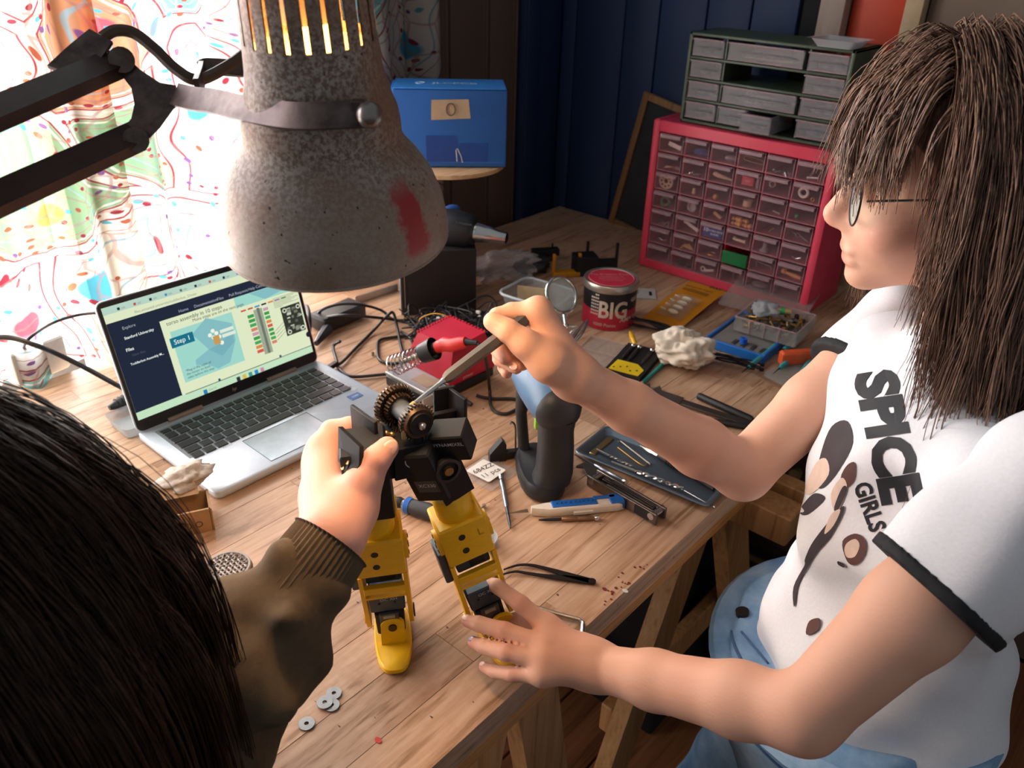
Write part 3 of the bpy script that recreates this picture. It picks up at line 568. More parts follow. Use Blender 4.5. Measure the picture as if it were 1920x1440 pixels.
# --- black box, metal bar, heat gun
bb0 = at(755, 592); bbx = thing('black_enclosure', 'tall matt black box with grey side under the heat gun', 'box', bb0, R(-40.4))
MB().box((.0725, .075, .0665), (.145, .15, .133), bev=.002).build('body', M('black_card', '#1b1716', .6, var=.15), bbx); MB().box((-.0012, .075, .0665), (.002, .148, .13)).build('side_panel', M('grey_side', '#6f7782', .5, .2), bbx)
MB().box((.006, -.001, .06), (.0012, .0012, .085)).build('edge_highlight_strip', M('edge_silver', '#b5b1a8', .4, .6), bbx)
sb = thing('flat_metal_bar', 'flat silver metal bar lying behind the black box', 'metal bar', at(678, 566), 0); v_ = at(735, 548) - at(678, 566); MB().box((v_.length / 2, 0, .008), (v_.length + .03, .004, .016), bev=.001).build('bar', M('bar_alu', '#a89c90', .4, .6), sb); sb.rotation_euler = (0, 0, math.atan2(v_.y, v_.x))
hg = thing('heat_gun', 'black and blue heat gun with steel nozzle lying on the black box', 'heat gun', (0, 0, 0))
n0, n1 = dp(893, 436, 1.585), dp(950, 447, 1.57); hx = (n1 - n0).normalized()
MB().tube([n0 - hx * .01, n0, n0 + hx * .005, n0 + hx * .022, n0 + hx * .026, n0 + hx * .045, n0 + hx * .062], [.017, .019, .019, .0165, .0165, .012, .0105], 20, caps=False).build('nozzle', CHROME, hg)
MB().tube([n0 - hx * .16, n0 - hx * .155, n0 - hx * .10, n0 - hx * .05, n0 - hx * .012, n0 - hx * .004], [.02, .030, .036, .037, .033, .026], 20).build('barrel', M('gun_black', '#1d2026', .45), hg)
for i in range(6): MB().box((0, 0, 0), (.0016, .003, .022), frame(n0 - hx * (.018 + i * .007) + CU * .006 - CW * .0335, n0 - hx * .2)).build('vent', BLKM, hg)
MB().sph(tuple(n0 - hx * .052 + CU * .034), (.022, .012, .010), 14, 8).build('blue_button', M('gun_blue', '#2b5fa8', .4), hg)
dh_ = Vector((CW.x, CW.y, 0)).normalized(); MB().tube([n0 - hx * .115, n0 - hx * .12 + dh_ * .06, n0 - hx * .12 + dh_ * .12], [.022, .019, .021], 14).build('handle', M('gun_black', '#1d2026', .45), hg)
# --- shelf disc and blue carton
d_ = 1.66; c0 = dp(845, 314, d_); dr = Vector((CW.x, CW.y, 0)).normalized(); sxr = Vector((-dr.y, dr.x, 0)) * -1
PLY = wood_mat('plywood', '#c79a68', '#d8b080', '#e2c094', 'X', .5)
sh = thing('round_shelf', 'round plywood shelf on a post, under the blue carton', 'shelf', (c0.x + dr.x * .062 - sxr.x * .015, c0.y + dr.y * .062 - sxr.y * .015, TZ))
hz_ = c0.z - TZ - .001
MB().prism(circ(.122, 48), hz_ - .008, hz_, None).build('disc', PLY, sh, 40); MB().cyl((-.04, .02, .003), (-.04, .02, hz_ - .008), .014).build('post', PLY, sh); MB().prism(circ(.06, 24, -.04, .02), 0, .012).build('foot', PLY, sh)
bc = thing('blue_carton', 'blue cardboard carton with a tape label on the round shelf', 'carton', m=basis(c0 + Vector((0, 0, .0005)), sxr, dr, (0, 0, 1)) @ TR(rot=(0, 0, 5)))
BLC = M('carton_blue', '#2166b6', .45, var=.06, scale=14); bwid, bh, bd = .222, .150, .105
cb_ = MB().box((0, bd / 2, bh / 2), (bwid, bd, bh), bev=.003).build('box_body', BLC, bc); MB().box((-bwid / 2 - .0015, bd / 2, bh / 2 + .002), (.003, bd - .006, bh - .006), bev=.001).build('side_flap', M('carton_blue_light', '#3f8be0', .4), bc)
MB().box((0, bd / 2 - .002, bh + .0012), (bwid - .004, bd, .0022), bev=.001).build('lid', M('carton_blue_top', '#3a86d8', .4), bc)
MB().add([(-.037, -.0008, .092), (.040, -.0008, .096), (.036, -.0008, .132), (-.036, -.0008, .130)], [(0, 1, 2, 3)]).build('tape_label', M('masking_tape', '#c2a98a', .7), bc, 0)
MB().tube([(.001 + .0085 * math.cos(t * PI / 12), -.0018, .1125 + .0115 * math.sin(t * PI / 12)) for t in range(24)], .0013, 6, flat=.4, closed=True).build('handwritten_zero', M('marker_brown', '#3f1f1a', .6), bc)
for x, z, w, h in ((-.018, .036, .060, .052), (.045, .030, .058, .036)): MB().box((x, -.0006, z), (w, .0008, h)).build('tape_patch', M('tape_blue', '#1a4ea0', .25), bc, 0)
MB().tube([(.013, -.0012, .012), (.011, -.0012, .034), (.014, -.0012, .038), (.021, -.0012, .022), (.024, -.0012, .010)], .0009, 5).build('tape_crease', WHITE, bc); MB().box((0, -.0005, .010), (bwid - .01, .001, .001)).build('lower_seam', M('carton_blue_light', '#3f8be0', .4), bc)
text('JLCPCB', .022, M('print_ice', '#bcd8f2', .5), bc, TR((.01, .05, bh + .0026)), bold=.02, sx=1.25); MB().torus((-.058, .05, bh + .0026), .009, .0012, n=20, k=5).build('logo', M('print_ice', '#bcd8f2', .5), bc)
# --- chalkboard leaning on the blue wall
P0, P1 = at(1145, 414), ax(1213, 170, 1.772); upb = (P1 - P0).normalized(); sdb = Vector((0, -1, 0)) ; sdb = (sdb - upb * sdb.dot(upb)).normalized(); nb = sdb.cross(upb)
if nb.x > 0: nb = -nb
cbd = thing('chalkboard', 'small chalkboard in wooden frame leaning on the blue wall', 'chalkboard', m=basis(P0 + nb * .002, sdb, upb, nb)); hb = (P1 - P0).length; wbd = .26
CF = wood_mat('chalk_frame', '#7a5638', '#94693f', '#a67c50', 'Y', .5)
for c, s in (((.0085, hb / 2), (.017, hb)), ((wbd - .0085, hb / 2), (.017, hb)), ((wbd / 2, .0085), (wbd - .034, .017)), ((wbd / 2, hb - .0085), (wbd - .034, .017))): MB().box((c[0], c[1], .006), (s[0], s[1], .012), bev=.002).build('frame_side', CF, cbd)
MB().box((wbd / 2, hb / 2, .003), (wbd - .03, hb - .03, .004)).build('slate', M('slate_black', '#22252a', .7, var=.35, scale=9, col2='#33363b'), cbd)
# --- red and green drawer cabinets
REDP = M('cabinet_red', '#d3304c', .4, var=.06, scale=6, col2='#dc4a62'); REDT = M('cabinet_red_inside', '#d0304e', .5); GRN = M('cabinet_green', '#3c4a38', .45, var=.12)
DRC = clear('drawer_clear', '#fbf3f4', '#e2c4ca', .035, .12); DRC2 = clear('drawer_edge', '#f2dde1', '#e8cdd3', .26, .15)
CX, CY1, CY0, CH, CDP = 1.545, .948, .545, .327, .165
rc = thing('drawer_cabinet', 'red plastic cabinet with forty-two small clear drawers', 'drawer cabinet', (CX, CY1, TZ), R(-90))   # local x to the right, y to the back
CWd = CY1 - CY0; ft, fb, fs_ = .024, .020, .018; pitx = (CWd - 2 * fs_) / 6; pitz = (CH - ft - fb) / 7
fm_ = MB().box((fs_ / 2, CDP / 2, CH / 2), (fs_, CDP, CH), bev=.005).box((CWd - fs_ / 2, CDP / 2, CH / 2), (fs_, CDP, CH), bev=.005).box((CWd / 2, CDP / 2 + .001, CH - ft / 2 - .0005), (CWd - 2 * fs_ + .004, CDP - .002, ft - .001), bev=.002).box((CWd / 2, CDP / 2 + .001, fb / 2 + .0005), (CWd - 2 * fs_ + .004, CDP - .002, fb - .001), bev=.002)
fm_.build('frame', REDP, rc); dv = MB().box((CWd / 2, CDP - .004, CH / 2), (CWd - .01, .006, CH - .01))
for i in range(1, 6): dv.box((fs_ + i * pitx, CDP / 2 + .004, CH / 2), (.0022, CDP - .012, CH - ft - fb))
for j in range(1, 7): dv.box((CWd / 2, CDP / 2 + .004, fb + j * pitz), (CWd - 2 * fs_, CDP - .012, .0022))
dv.build('dividers', REDT, rc, 0)
dw, dh = pitx - .0044, pitz - .0036
dm = MB().box((0, .0008, 0), (dw, .0016, dh)).box((-dw / 2 + .0006, .05, -.004), (.0012, .10, dh - .008)).box((dw / 2 - .0006, .05, -.004), (.0012, .10, dh - .008)).box((0, .05, -dh / 2 + .0006), (dw, .10, .0012)).box((0, .10, -.004), (dw, .0012, dh - .008)).mesh('drawer', DRC, 0)
hm = MB().box((0, -.004, dh / 2 - .0012), (dw * .86, .009, .0016)).box((0, -.0082, dh / 2 - .0042), (dw * .86, .0014, .0062)).box((-dw / 2 + .0006, -.0004, 0), (.0014, .001, dh)).box((dw / 2 - .0006, -.0004, 0), (.0014, .001, dh)).box((0, -.0004, -dh / 2 + .0006), (dw, .001, .0014)).mesh('pull_lip', DRC2, 0)
rd = random.Random(8)
def slot(i, j): return (fs_ + (i + .5) * pitx, .002, CH - ft - (j + .5) * pitz)
for j in range(7):
    for i in range(6):
        if (i, j) == (3, 5): continue                    # the green front sits here
        d = share('drawer', dm, rc, slot(i, j)); share('pull_lip', hm, d)
gb = share('drawer', MB().box((0, -.001, -.004), (dw, .006, dh - .010), bev=.001).mesh('drawer', M('drawer_green', '#0e6b3a', .45)), rc, slot(3, 5)); gb['label'] = 'green drawer front'
# what lies in the drawers
RCM = rc.matrix_basis.copy()
def inslot(i, j, x=0, y=.012, z=0): s_ = slot(i, j); return RCM @ Vector((s_[0] + x, s_[1] + y, s_[2] - dh / 2 + .0016 + z))
def small(name, label, cat, mb, mt, i, j, x=0, y=.012, z=0, rot=None, group=None):
    o = mb.build(name, mt, None); o.location = inslot(i, j, x, y, z); o.rotation_euler = rot or (0, 0, R(-90)); return tag(o, label, cat, group)
BEIGE = M('beige_bit', '#b9a283', .6); GREYB = M('grey_bit', '#8f8a88', .5); BRS = M('brass_bit', '#b08a4a', .35, .8)
small('label_strip', 'white printed label in the top left red-cabinet drawer', 'label', MB().box((0, 0, .011), (.032, .001, .009)), WHITE, 0, 0, rot=(0, R(12), R(-90)))
small('cloth_scrap', 'blue scrap in the second drawer of the top row', 'scrap', MB().sph((0, .01, .007), (.018, .012, .007), 10, 6), M('blue_scrap', '#2d3f8a', .7), 1, 0)
small('felt_pad', 'pale felt pad in the third drawer of the top row', 'pad', MB().sph((.006, .012, .006), (.014, .010, .006), 10, 6), GREYB, 2, 0)
small('safety_pin', 'brass safety pin in the fourth drawer of the top row', 'pin', MB().tube(catmull([(-.020, 0, .012), (.016, 0, .009), (.021, 0, .013), (.016, 0, .017), (-.016, 0, .020), (-.022, 0, .016), (-.020, 0, .012)], 4), .0008, 6), BRS, 3, 0)
for k in range(9): small('wood_screw', 'small bright screw among those in the fifth drawer of the top rows', 'screw', MB().cyl((-.004, 0, .001), (.005, 0, .003), .0011, n=6).cyl((.005, 0, .003), (.006, 0, .0032), .0022, n=8), CHROME, 4, 0, -.018 + .0045 * k, .006 + .003 * (k % 3), .001 + .002 * (k % 2), (0, R(10 * k), R(40 * k)), 'screws in one drawer')
small('white_peg', 'short white peg in the last drawer of the top row', 'peg', MB().cyl((-.010, 0, .003), (.012, 0, .006), .0016, n=8), WHITE, 5, 0)
for k in range(3): small('stir_stick', ['red stick in the second drawer of the left column', 'pale stick in the second drawer of the left column', 'beige stick crossing in the second drawer of the left column'][k], 'stick', MB().cyl((-.016, 0, .002 + .002 * k), (.018, 0, .010 - .003 * k), .0012, n=6), [M('stick_red', '#9a2c38'), WHITE, BEIGE][k], 0, 1, 0, .008 + .004 * k)
for k in range(4): small('small_bolt', 'tiny silver bolt in the second drawer of the second row', 'bolt', MB().cyl((-.005, 0, .002), (.005, 0, .003), .0013, n=6).cyl((.005, 0, .003), (.007, 0, .0032), .0024, n=6), CHROME, 1, 1, -.012 + .008 * k, .008, .001, (0, R(20), R(60 * k)), 'bolts in one drawer')
small('wall_plug', 'beige ribbed wall plugs in the third drawer of the second row', 'wall plug', MB().tube([(-.022, 0, .012), (-.018, 0, .012), (.0, 0, .009), (.020, 0, .007)], [.003, .005, .004, .002], 8), BEIGE, 2, 1)
o = small('red_carton', 'tiny red carton marked 25 in the fourth drawer of the second row', 'carton', MB().box((-.006, .004, .012), (.026, .010, .018), bev=.001), M('tiny_red', '#b8324a', .5), 3, 1); text('TEST', .006, M('print_pink', '#e0a0ac'), o, TR((-.006, -.0015, .012), (90, 0, 0)))
small('grey_t_piece', 'grey T-shaped plastic piece in the fourth drawer of the second row', 'plastic piece', MB().box((.016, 0, .013), (.004, .004, .022)).box((.016, 0, .024), (.014, .004, .003)), GREYB, 3, 1)
small('key_link', 'bright metal clasp in the fifth drawer of the second row', 'clasp', MB().torus((0, 0, 0), .006, .0016, TR((-.014, 0, .016), (90, 0, 0)), 16, 6).cyl((-.018, 0, .010), (-.022, 0, .003), .0014, n=6), CHROME, 4, 1, z=.001)
small('ring_washer', 'large white ring in the last drawer of the second row', 'ring', MB().torus((0, 0, 0), .0085, .0028, TR((-.010, 0, .014), (90, 0, 0)), 24, 8), WHITE, 5, 1)
small('hex_nut', 'small brass nut in the last drawer of the second row', 'nut', MB().torus((0, 0, 0), .0035, .0014, TR((.010, 0, .005), (90, 0, 0)), 6, 6), BRS, 5, 1)
o = thing('spool_disc', 'pale round disc with holes in the third drawer of the left column', 'disc', inslot(0, 2, -.004, .006, .017), rot=(R(90), 0, R(-90)))
MB().lathe([(.005, 0), (.017, 0), (.017, .003), (.005, .003), (.005, 0)], 28).build('rim', BEIGE, o)
for k in range(8): MB().cyl((.011 * math.cos(k * PI / 4), .011 * math.sin(k * PI / 4), .003), (.011 * math.cos(k * PI / 4), .011 * math.sin(k * PI / 4), .0034), .0026, n=8).build('hole', BLKM, o)
small('brown_chip', 'small brown chip in the second drawer of the third row', 'chip', MB().box((0, 0, .008), (.006, .005, .012)), BEIGE, 1, 2)
small('wooden_ball', 'single wooden ball in the third drawer of the third row', 'ball', MB().sph((-.010, 0, .006), .006), M('ball_wood', '#c98a58'), 2, 2)
small('plaster_roll', 'pale roll in the fourth drawer of the third row', 'roll', MB().cyl((-.002, .01, 0), (-.002, .01, .012), .010, n=16), BEIGE, 3, 2)
small('metal_pin', 'short metal pin in the fifth drawer of the third row', 'pin', MB().cyl((-.004, 0, .006), (.012, 0, .003), .0016, n=8), GREYB, 4, 2)
small('green_bead', 'green bead in the last drawer of the third row', 'bead', MB().sph((-.014, 0, .006), .0045, 10, 8), M('bead_green', '#2f8a4a'), 5, 2)
small('green_coil', 'green wire coil in the fourth drawer of the left column', 'coil', MB().torus((0, 0, 0), .009, .004, TR((-.004, 0, .011), (80, 20, 0)), 16, 8), M('coil_green', '#3f6a3c'), 0, 3)
small('blue_ring_cap', 'dark round cap with white rim in the second drawer of the fourth row', 'cap', MB().torus((0, 0, 0), .0095, .0022, TR((0, 0, .014), (90, 0, 0)), 16, 6).cyl((0, .002, .014), (0, .006, .014), .009, n=16), M('cap_grey', '#a8a4a6'), 1, 3)
small('cork_plug', 'wooden dowel in the third drawer of the fourth row', 'dowel', MB().cyl((-.008, 0, .014), (.010, 0, .005), .0035, n=10), M('dowel_wood', '#b58a5a'), 2, 3)
for k in range(11): small('wooden_bead', 'wooden bead among those in the fourth drawer of the fourth row', 'bead', MB().sph((0, 0, 0), .0036 + .0012 * (k % 3), 10, 8), M('bead_wood', '#c08a52'), 3, 3, -.02 + .0075 * (k % 6), .006 + .002 * (k % 2), .0045 + .009 * (k // 6), group='wooden beads in one drawer')
small('brown_hook', 'thin brown hook in the fifth drawer of the fourth row', 'hook', MB().tube([(-.004, 0, .002), (.004, 0, .012), (.006, 0, .010)], .0012, 6), BRS, 4, 3)
small('eyelet_hook', 'silver eyelet with wires in the last drawer of the fourth row', 'eyelet', MB().torus((0, 0, 0), .0045, .0013, TR((-.004, 0, .010), (90, 0, 0)), 14, 6).cyl((.0, 0, .010), (.018, 0, .002), .0012, n=6).cyl((-.008, 0, .010), (-.018, 0, .015), .0008, n=6), CHROME, 5, 3)
for k in range(5): small('pin_nail', 'thin dark nail in the fifth drawer of the left column', 'nail', MB().cyl((-.008, 0, 0), (.008, 0, .004), .0008, n=6), GREYB, 0, 4, -.008 + .005 * k, .008, .004, (0, R(15 * k), R(50 * k)), 'nails in one drawer')
small('name_strip', 'white strip with black print in the second drawer of the fifth row', 'strip', MB().box((0, 0, .014), (.040, .001, .007)), WHITE, 1, 4, rot=(0, R(22), R(-90)))
o = small('blade_packet', 'dark blue packet of double edge blades in the third drawer of the fifth row', 'packet', MB().box((0, .001, .015), (.046, .006, .024), bev=.001), M('packet_blue', '#1c3f86', .45), 2, 4, y=.004)
text('10', .012, M('print_pale_blue', '#c8d6ea'), o, TR((-.016, -.0025, .018), (90, 0, 0))); text('DOUBLE EDGE', .0055, M('print_pale_blue', '#c8d6ea'), o, TR((.006, -.0025, .018), (90, 0, 0))); text('BLADES', .0055, M('print_pale_blue', '#c8d6ea'), o, TR((.006, -.0025, .011), (90, 0, 0)))
small('bone_toggle', 'ivory toggle in the fourth drawer of the fifth row', 'toggle', MB().tube([(-.016, 0, .012), (-.010, 0, .010), (.006, 0, .009), (.012, 0, .010)], [.004, .003, .003, .004], 10), M('ivory', '#d8cdb4'), 3, 4)
small('grey_nozzle', 'grey plastic foot in the fifth drawer of the fifth row', 'plastic foot', MB().cyl((-.008, .004, 0), (-.008, .004, .006), .010, .006, n=14).cyl((-.008, .004, .006), (-.008, .004, .018), .004, n=10), GREYB, 4, 4)
small('curved_wire', 'curved silver wire in the last drawer of the fifth row', 'wire', MB().tube(catmull([(-.008, 0, .006), (0, 0, .003), (.010, 0, .007)], 4), .001, 6), CHROME, 5, 4)
small('silver_arc', 'silver curved clip in the sixth drawer of the left column', 'clip', MB().tube(catmull([(-.010, 0, .008), (0, 0, .004), (.010, 0, .008)], 4), .0014, 6), CHROME, 0, 5)
for k in range(4): small('wood_peg', 'short wooden peg in the second drawer of the sixth row', 'peg', MB().cyl((-.009, 0, 0), (.009, 0, .003), .0024, n=8), M('dowel_wood', '#b58a5a'), 1, 5, -.006 + .006 * k, .008, .004 + .003 * (k % 2), (0, R(30 * k - 40), R(-90)), 'pegs in one drawer')
small('brass_ring', 'brass ring lying in the third drawer of the sixth row', 'ring', MB().torus((0, 0, .004), .009, .0024, None, 18, 8), BRS, 2, 5, y=.014)
small('wire_clip', 'bent wire clip in the fifth drawer of the sixth row', 'clip', MB().tube([(-.016, 0, .006), (-.018, 0, .016), (.014, 0, .013), (.016, 0, .006)], .001, 6), CHROME, 4, 5)
small('turned_handle', 'turned wooden handle in the last drawer of the sixth row', 'handle', MB().tube([(-.022, 0, .012), (-.016, 0, .012), (-.012, 0, .010), (.006, 0, .008), (.020, 0, .006)], [.005, .006, .003, .005, .004], 10), M('ball_wood', '#c98a58'), 5, 5)
for k in range(3): small('dark_part', 'dark rubber piece in the second drawer of the bottom row', 'rubber piece', MB().sph((0, 0, .005), (.007, .006, .005), 10, 6), BLKM, 1, 6, -.014 + .013 * k, group='rubber pieces in one drawer')
small('white_ferrule', 'white ferrules in the third drawer of the bottom row', 'ferrule', MB().cyl((-.010, 0, .004), (.012, 0, .010), .003, n=10).torus((0, 0, 0), .005, .0015, TR((-.014, 0, .007), (90, 0, 0)), 12, 6), WHITE, 2, 6)
small('key_ring', 'silver key ring in the fourth drawer of the bottom row', 'ring', MB().torus((0, 0, 0), .010, .0012, TR((.006, 0, .012), (90, 20, 0)), 20, 6), CHROME, 3, 6)
small('grey_lump', 'grey lump in the fifth drawer of the bottom row', 'lump', MB().sph((0, 0, .008), (.020, .010, .008), 10, 6), M('lump_grey', '#5f5a5e'), 4, 6)
# green cabinet
GX = CX + .02; gl, gr_ = ax(1274, 221, GX), ax(1583, 80, GX); gw = .335; gh = .172
gc = thing('drawer_cabinet', 'dark green cabinet with clear drawers standing on the red cabinet', 'drawer cabinet', (GX, gl.y, TZ + CH + .0005), R(-90)); tk = .008; gd = .13
MB().box((tk / 2, gd / 2, gh / 2), (tk, gd, gh), bev=.002).box((gw - tk / 2, gd / 2, gh / 2), (tk, gd, gh), bev=.002).box((gw / 2, gd / 2, gh - .003), (gw, gd, .006), bev=.002).box((gw / 2, gd / 2, .003), (gw, gd, .006), bev=.002).build('frame', GRN, gc)
rh = (gh - .012) / 4
for k in range(1, 4): MB().box((gw / 2, gd / 2, .006 + k * rh), (gw - 2 * tk, gd, .0045), bev=.001).build('shelf_rail', GRN, gc)
GDM = clear('drawer_grey_clear', '#e4e4e8', '#b4b0b4', .26, .15)
def gdrawer(x0, x1, row, out=0.0):
    w, h = x1 - x0 - .003, rh - .008; m = MB().box((0, .001, 0), (w, .002, h)).box((0, -.004, 0.0), (w * .8, .008, .0015)).box((-w / 2 + .001, .05, 0), (.0015, .1, h)).box((w / 2 - .001, .05, 0), (.0015, .1, h)).box((0, .05, -h / 2), (w, .1, .0015))
    z_ = .006 + (3 - row + .5) * rh; d = share('drawer', m.mesh('drawer', GDM, 0), gc, ((x0 + x1) / 2, .003 - out, z_))
    share('pull_lip', MB().box((0, -.0035, h / 2 - .001), (w, .008, .002)).box((0, -.0006, -h / 2 + .001), (w, .0012, .002)).mesh('pull_lip', DRC2, 0), d)
    cm_ = MB().sph((0, .03, -h / 2 + .008), (w * .4, .02, .008), 14, 6); share('scraps', cm_.mesh('scraps', M('drawer_scraps', '#8d8790', .6, var=.5, scale=160, col2='#c4bec0')), d)
q = [tk, tk + .072, gw - tk - .078, gw - tk]
for rw in range(4):
    gdrawer(q[0], q[1], rw)
    if rw in (0, 2): gdrawer(q[1] + .006, q[2] - .006, rw)
    gdrawer(q[2], q[3], rw)
gdrawer(q[1] + .004, q[1] + .07, 3, .0); gdrawer(q[1] + .068, q[1] + .135, 3, .03)
for y0, y1 in ((q[1], 3), (q[2], 3)): MB().box((y0 + .002, gd / 2, gh / 2), (.003, gd - .01, gh - .014)).build('divider', GRN, gc)
o = thing('pencil', 'short pencil in the wide top drawer of the green cabinet', 'pencil', (0, 0, 0)); G = gc.matrix_basis; MB().cyl(G @ Vector((.12, .012, gh - rh + .004)), G @ Vector((.215, .012, gh - rh + .006)), .0022, n=6).build('shaft', M('pencil_pale', '#d8b088'), o)
cl = thing('plastic_lid', 'clear shallow plastic lid on top of the green cabinet', 'tray', (GX + .02, gl.y - .295, TZ + CH + gh + .001)); MB().loft([[(x, y, z) for x, y in rrect(.07 + k, .085 + k, .008, 3)] for z, k in ((.0, -.02), (.014, 0), (.0145, .012))], caps=False).prism(rrect(.05, .065, .006, 3), 0, .001).build('shell', CLR2, cl)  # a loose clear plastic lid lying on the green cabinet
# ================================================================ tools and parts on the bench
def rod(name, mt, parent, a, b, prof, n=12, smooth=35):
    a, b = Vector(a), Vector(b); d = b - a
    return MB().tube([a + d * t for t, r in prof], [r for t, r in prof], n).build(name, mt, parent, smooth)
def flat(px, py, h=0.0): return at(px, py, h)
def xform(a, b, h=0.0):                      # frame on the bench: origin a, x towards b
    a, b = Vector(a), Vector(b); x = Vector((b.x - a.x, b.y - a.y, 0)); L = x.length; x.normalize(); return basis((a.x, a.y, TZ + h), x, (-x.y, x.x, 0), (0, 0, 1)), L
DARKG = M('dark_grey_plastic', '#2a2c30', .5, var=.12); TEAL = M('teal_handle', '#3aa0a6', .4); BLUEP = M('tool_blue', '#1f5fae', .4, var=.06)
# --- tub
m, L = xform(at(934, 606), at(1038, 640)); tb_ = thing('plastic_tub', 'open milky plastic food tub behind the raised hand', 'tub', m=m)
W_, D_, H_ = .118, .098, .064
MB().loft([[(x, y, z) for x, y in rrect(W_ + k, D_ + k, .018, 4, W_ / 2, D_ / 2)] for z, k in ((.001, -.022), (H_ - .002, 0), (H_, .003))], caps=False).prism(rrect(W_ - .022, D_ - .022, .012, 4, W_ / 2, D_ / 2), .0005, .002).build('shell', clear('tub_plastic', '#eef0f2', '#ccd2d6', .24, .2), tb_, 50)
MB().tube([(x, y, H_) for x, y in rrect(W_ + .006, D_ + .006, .02, 5, W_ / 2, D_ / 2)], .0028, 8, closed=True).build('rim', clear('rim_plastic', '#e6ecf0', '#d8e0e6', .6, .2), tb_)
pp = thing('paper_card', 'cream paper card standing inside the plastic tub', 'card', m=m @ TR((.035, .05, .01), (0, 0, 20))); MB().box((0, .02, .026), (.055, .0012, .05)).build('sheet', M('cream_card', '#c9b490', .7), pp)
# --- puzzle tin
tc = Vector((1.250, .822, TZ)); ti = thing('puzzle_tin', 'round red and black tin with silver rim reading BIG', 'tin', tc, math.atan2(-CW.y, -CW.x) + PI / 2 + R(4)); r = .0515
MB().lathe([(.0, .001), (r, .001), (r, .040)], 48).build('red_band', M('tin_red', '#b3203a', .4), ti, 50); MB().lathe([(r, .040), (r, .078)], 48).build('black_band', M('tin_black', '#17151a', .4), ti, 50)
MB().lathe([(r + .0016, .076), (r + .0022, .078), (r + .0022, .088), (r + .001, .0905), (r - .003, .0905), (r - .005, .0885)], 48).build('lid_rim', M('tin_silver', '#b9b2a8', .3, .85), ti, 50); MB().lathe([(r - .005, .0888), (r * .5, .0893), (0, .0895)], 48).build('lid', M('tin_lid_red', '#b02a3e', .45), ti, 50)
MB().torus((0, 0, .0896), r * .84, .0005, n=40, k=5).build('lid_ring', M('lid_print', '#d98a92'), ti)
def wraptext(s, size, z, a0, mt, sx=1.0, bold=.02, shear=0):
    me = text_mesh(s, size, bold, 'CENTER', shear); bm = bmesh.new(); bm.from_mesh(me); bmesh.ops.triangulate(bm, faces=bm.faces); bmesh.ops.subdivide_edges(bm, edges=[e for e in bm.edges if e.calc_length() > .004], cuts=2)
    for v in bm.verts: a = -PI / 2 + a0 + v.co.x * sx / r; v.co = Vector(((r + .0005) * math.cos(a), (r + .0005) * math.sin(a), z + v.co.y))
    bm.to_mesh(me); bm.free(); me.materials.clear(); me.materials.append(mt); me.name = 'lettering'; o = bpy.data.objects.new('lettering', me); COL.objects.link(o); o.parent = ti
CREAM = M('tin_print', '#cbbfae', .5)
wraptext('BIG', .047, .041, -.02, CREAM, .82, .025); wraptext('1000 Pieces', .0095, .0115, -.32, CREAM, 1, .0); wraptext('AMAZING', .013, .022, .82, CREAM, 1, .01, .25); wraptext('GEEK', .011, .060, .95, CREAM, 1, .02)
for i, s in enumerate(('The Brainiac Code', 'a big puzzle with one', 'thousand small pieces', 'for clever people')): text(s, .0105 if i == 0 else .0058, M('lid_print', '#d98a92'), ti, TR((0, .016 - i * .009 - (.003 if i else 0), .0898)), bold=0.0)
for k in range(26): a = -PI / 2 - .62 - (k % 4) * .085; MB().box((0, 0, 0), (.003, .0006, .003), TR(((r + .0004) * math.cos(a), (r + .0004) * math.sin(a), .032 + (k // 4) * .0065), (0, 0, math.degrees(a) + 90))).build('pattern_dot', CREAM, ti, 0)
# --- magnifier with clips
mg = thing('helping_hand', 'chrome helping-hand magnifier on jointed arms beside the tin', 'magnifier', (0, 0, 0)); lc = dp(1053, 553, 1.40); ln = (-CW * .82 + CR * .5 + CU * .12).normalized(); fm = frame(lc, lc + ln)
MB().torus((0, 0, 0), .0305, .0030, fm, 36, 10).build('lens_ring', CHROME, mg); MB().loft([[(x, y, -.004) for x, y in circ(.029, 30)], [(x, y, -.0015) for x, y in circ(.0295, 30)], [(x, y, .0045) for x, y in circ(.012, 30)]], fm).build('lens', clear('lens_glass', '#f4f8f8', '#cfd6d6', .38, .04), mg, 60)
j = [dp(1058, 590, 1.395), dp(1061, 612, 1.39), dp(1062, 632, 1.385), dp(1072, 655, 1.385), dp(1068, 690, 1.385)]; bs0 = at(1068, 735, 0)
for a, b in zip(j[:-1], j[1:]): MB().cyl(a, b, .0028).build('arm', CHROME, mg)
MB().cyl(j[-1], (j[-1].x, j[-1].y, TZ + .008), .003).build('post', CHROME, mg); MB().lathe([(0, 0), (.026, 0), (.026, .006), (.010, .010), (0, .010)], 24, Matrix.Translation((j[-1].x, j[-1].y, TZ + .0005))).build('base', BLKM, mg)
for q, dr_ in ((j[1], CR), (j[2], CR + CU), (j[3], CR - CW), (j[2] - CU * .004, -CR)): MB().sph(tuple(q), .0055, 12, 8).cyl(q, q + dr_.normalized() * .014, .002).box((0, 0, .016), (.010, .002, .006), frame(q, q + dr_, CU)).build('wing_screw', CHROME, mg)
a, b = dp(1075, 640, 1.385), dp(1094, 612, 1.41); MB().cyl(j[3], a, .0022).build('arm', CHROME, mg)
for o_ in (-1, 1): MB().tube([a + CR * .003 * o_, a.lerp(b, .4) + CR * .005 * o_, b + CR * .004 * o_, b + (b - a) * .5], [.0025, .0035, .0025, .0012], 8).build('clip_jaw', CHROME, mg)
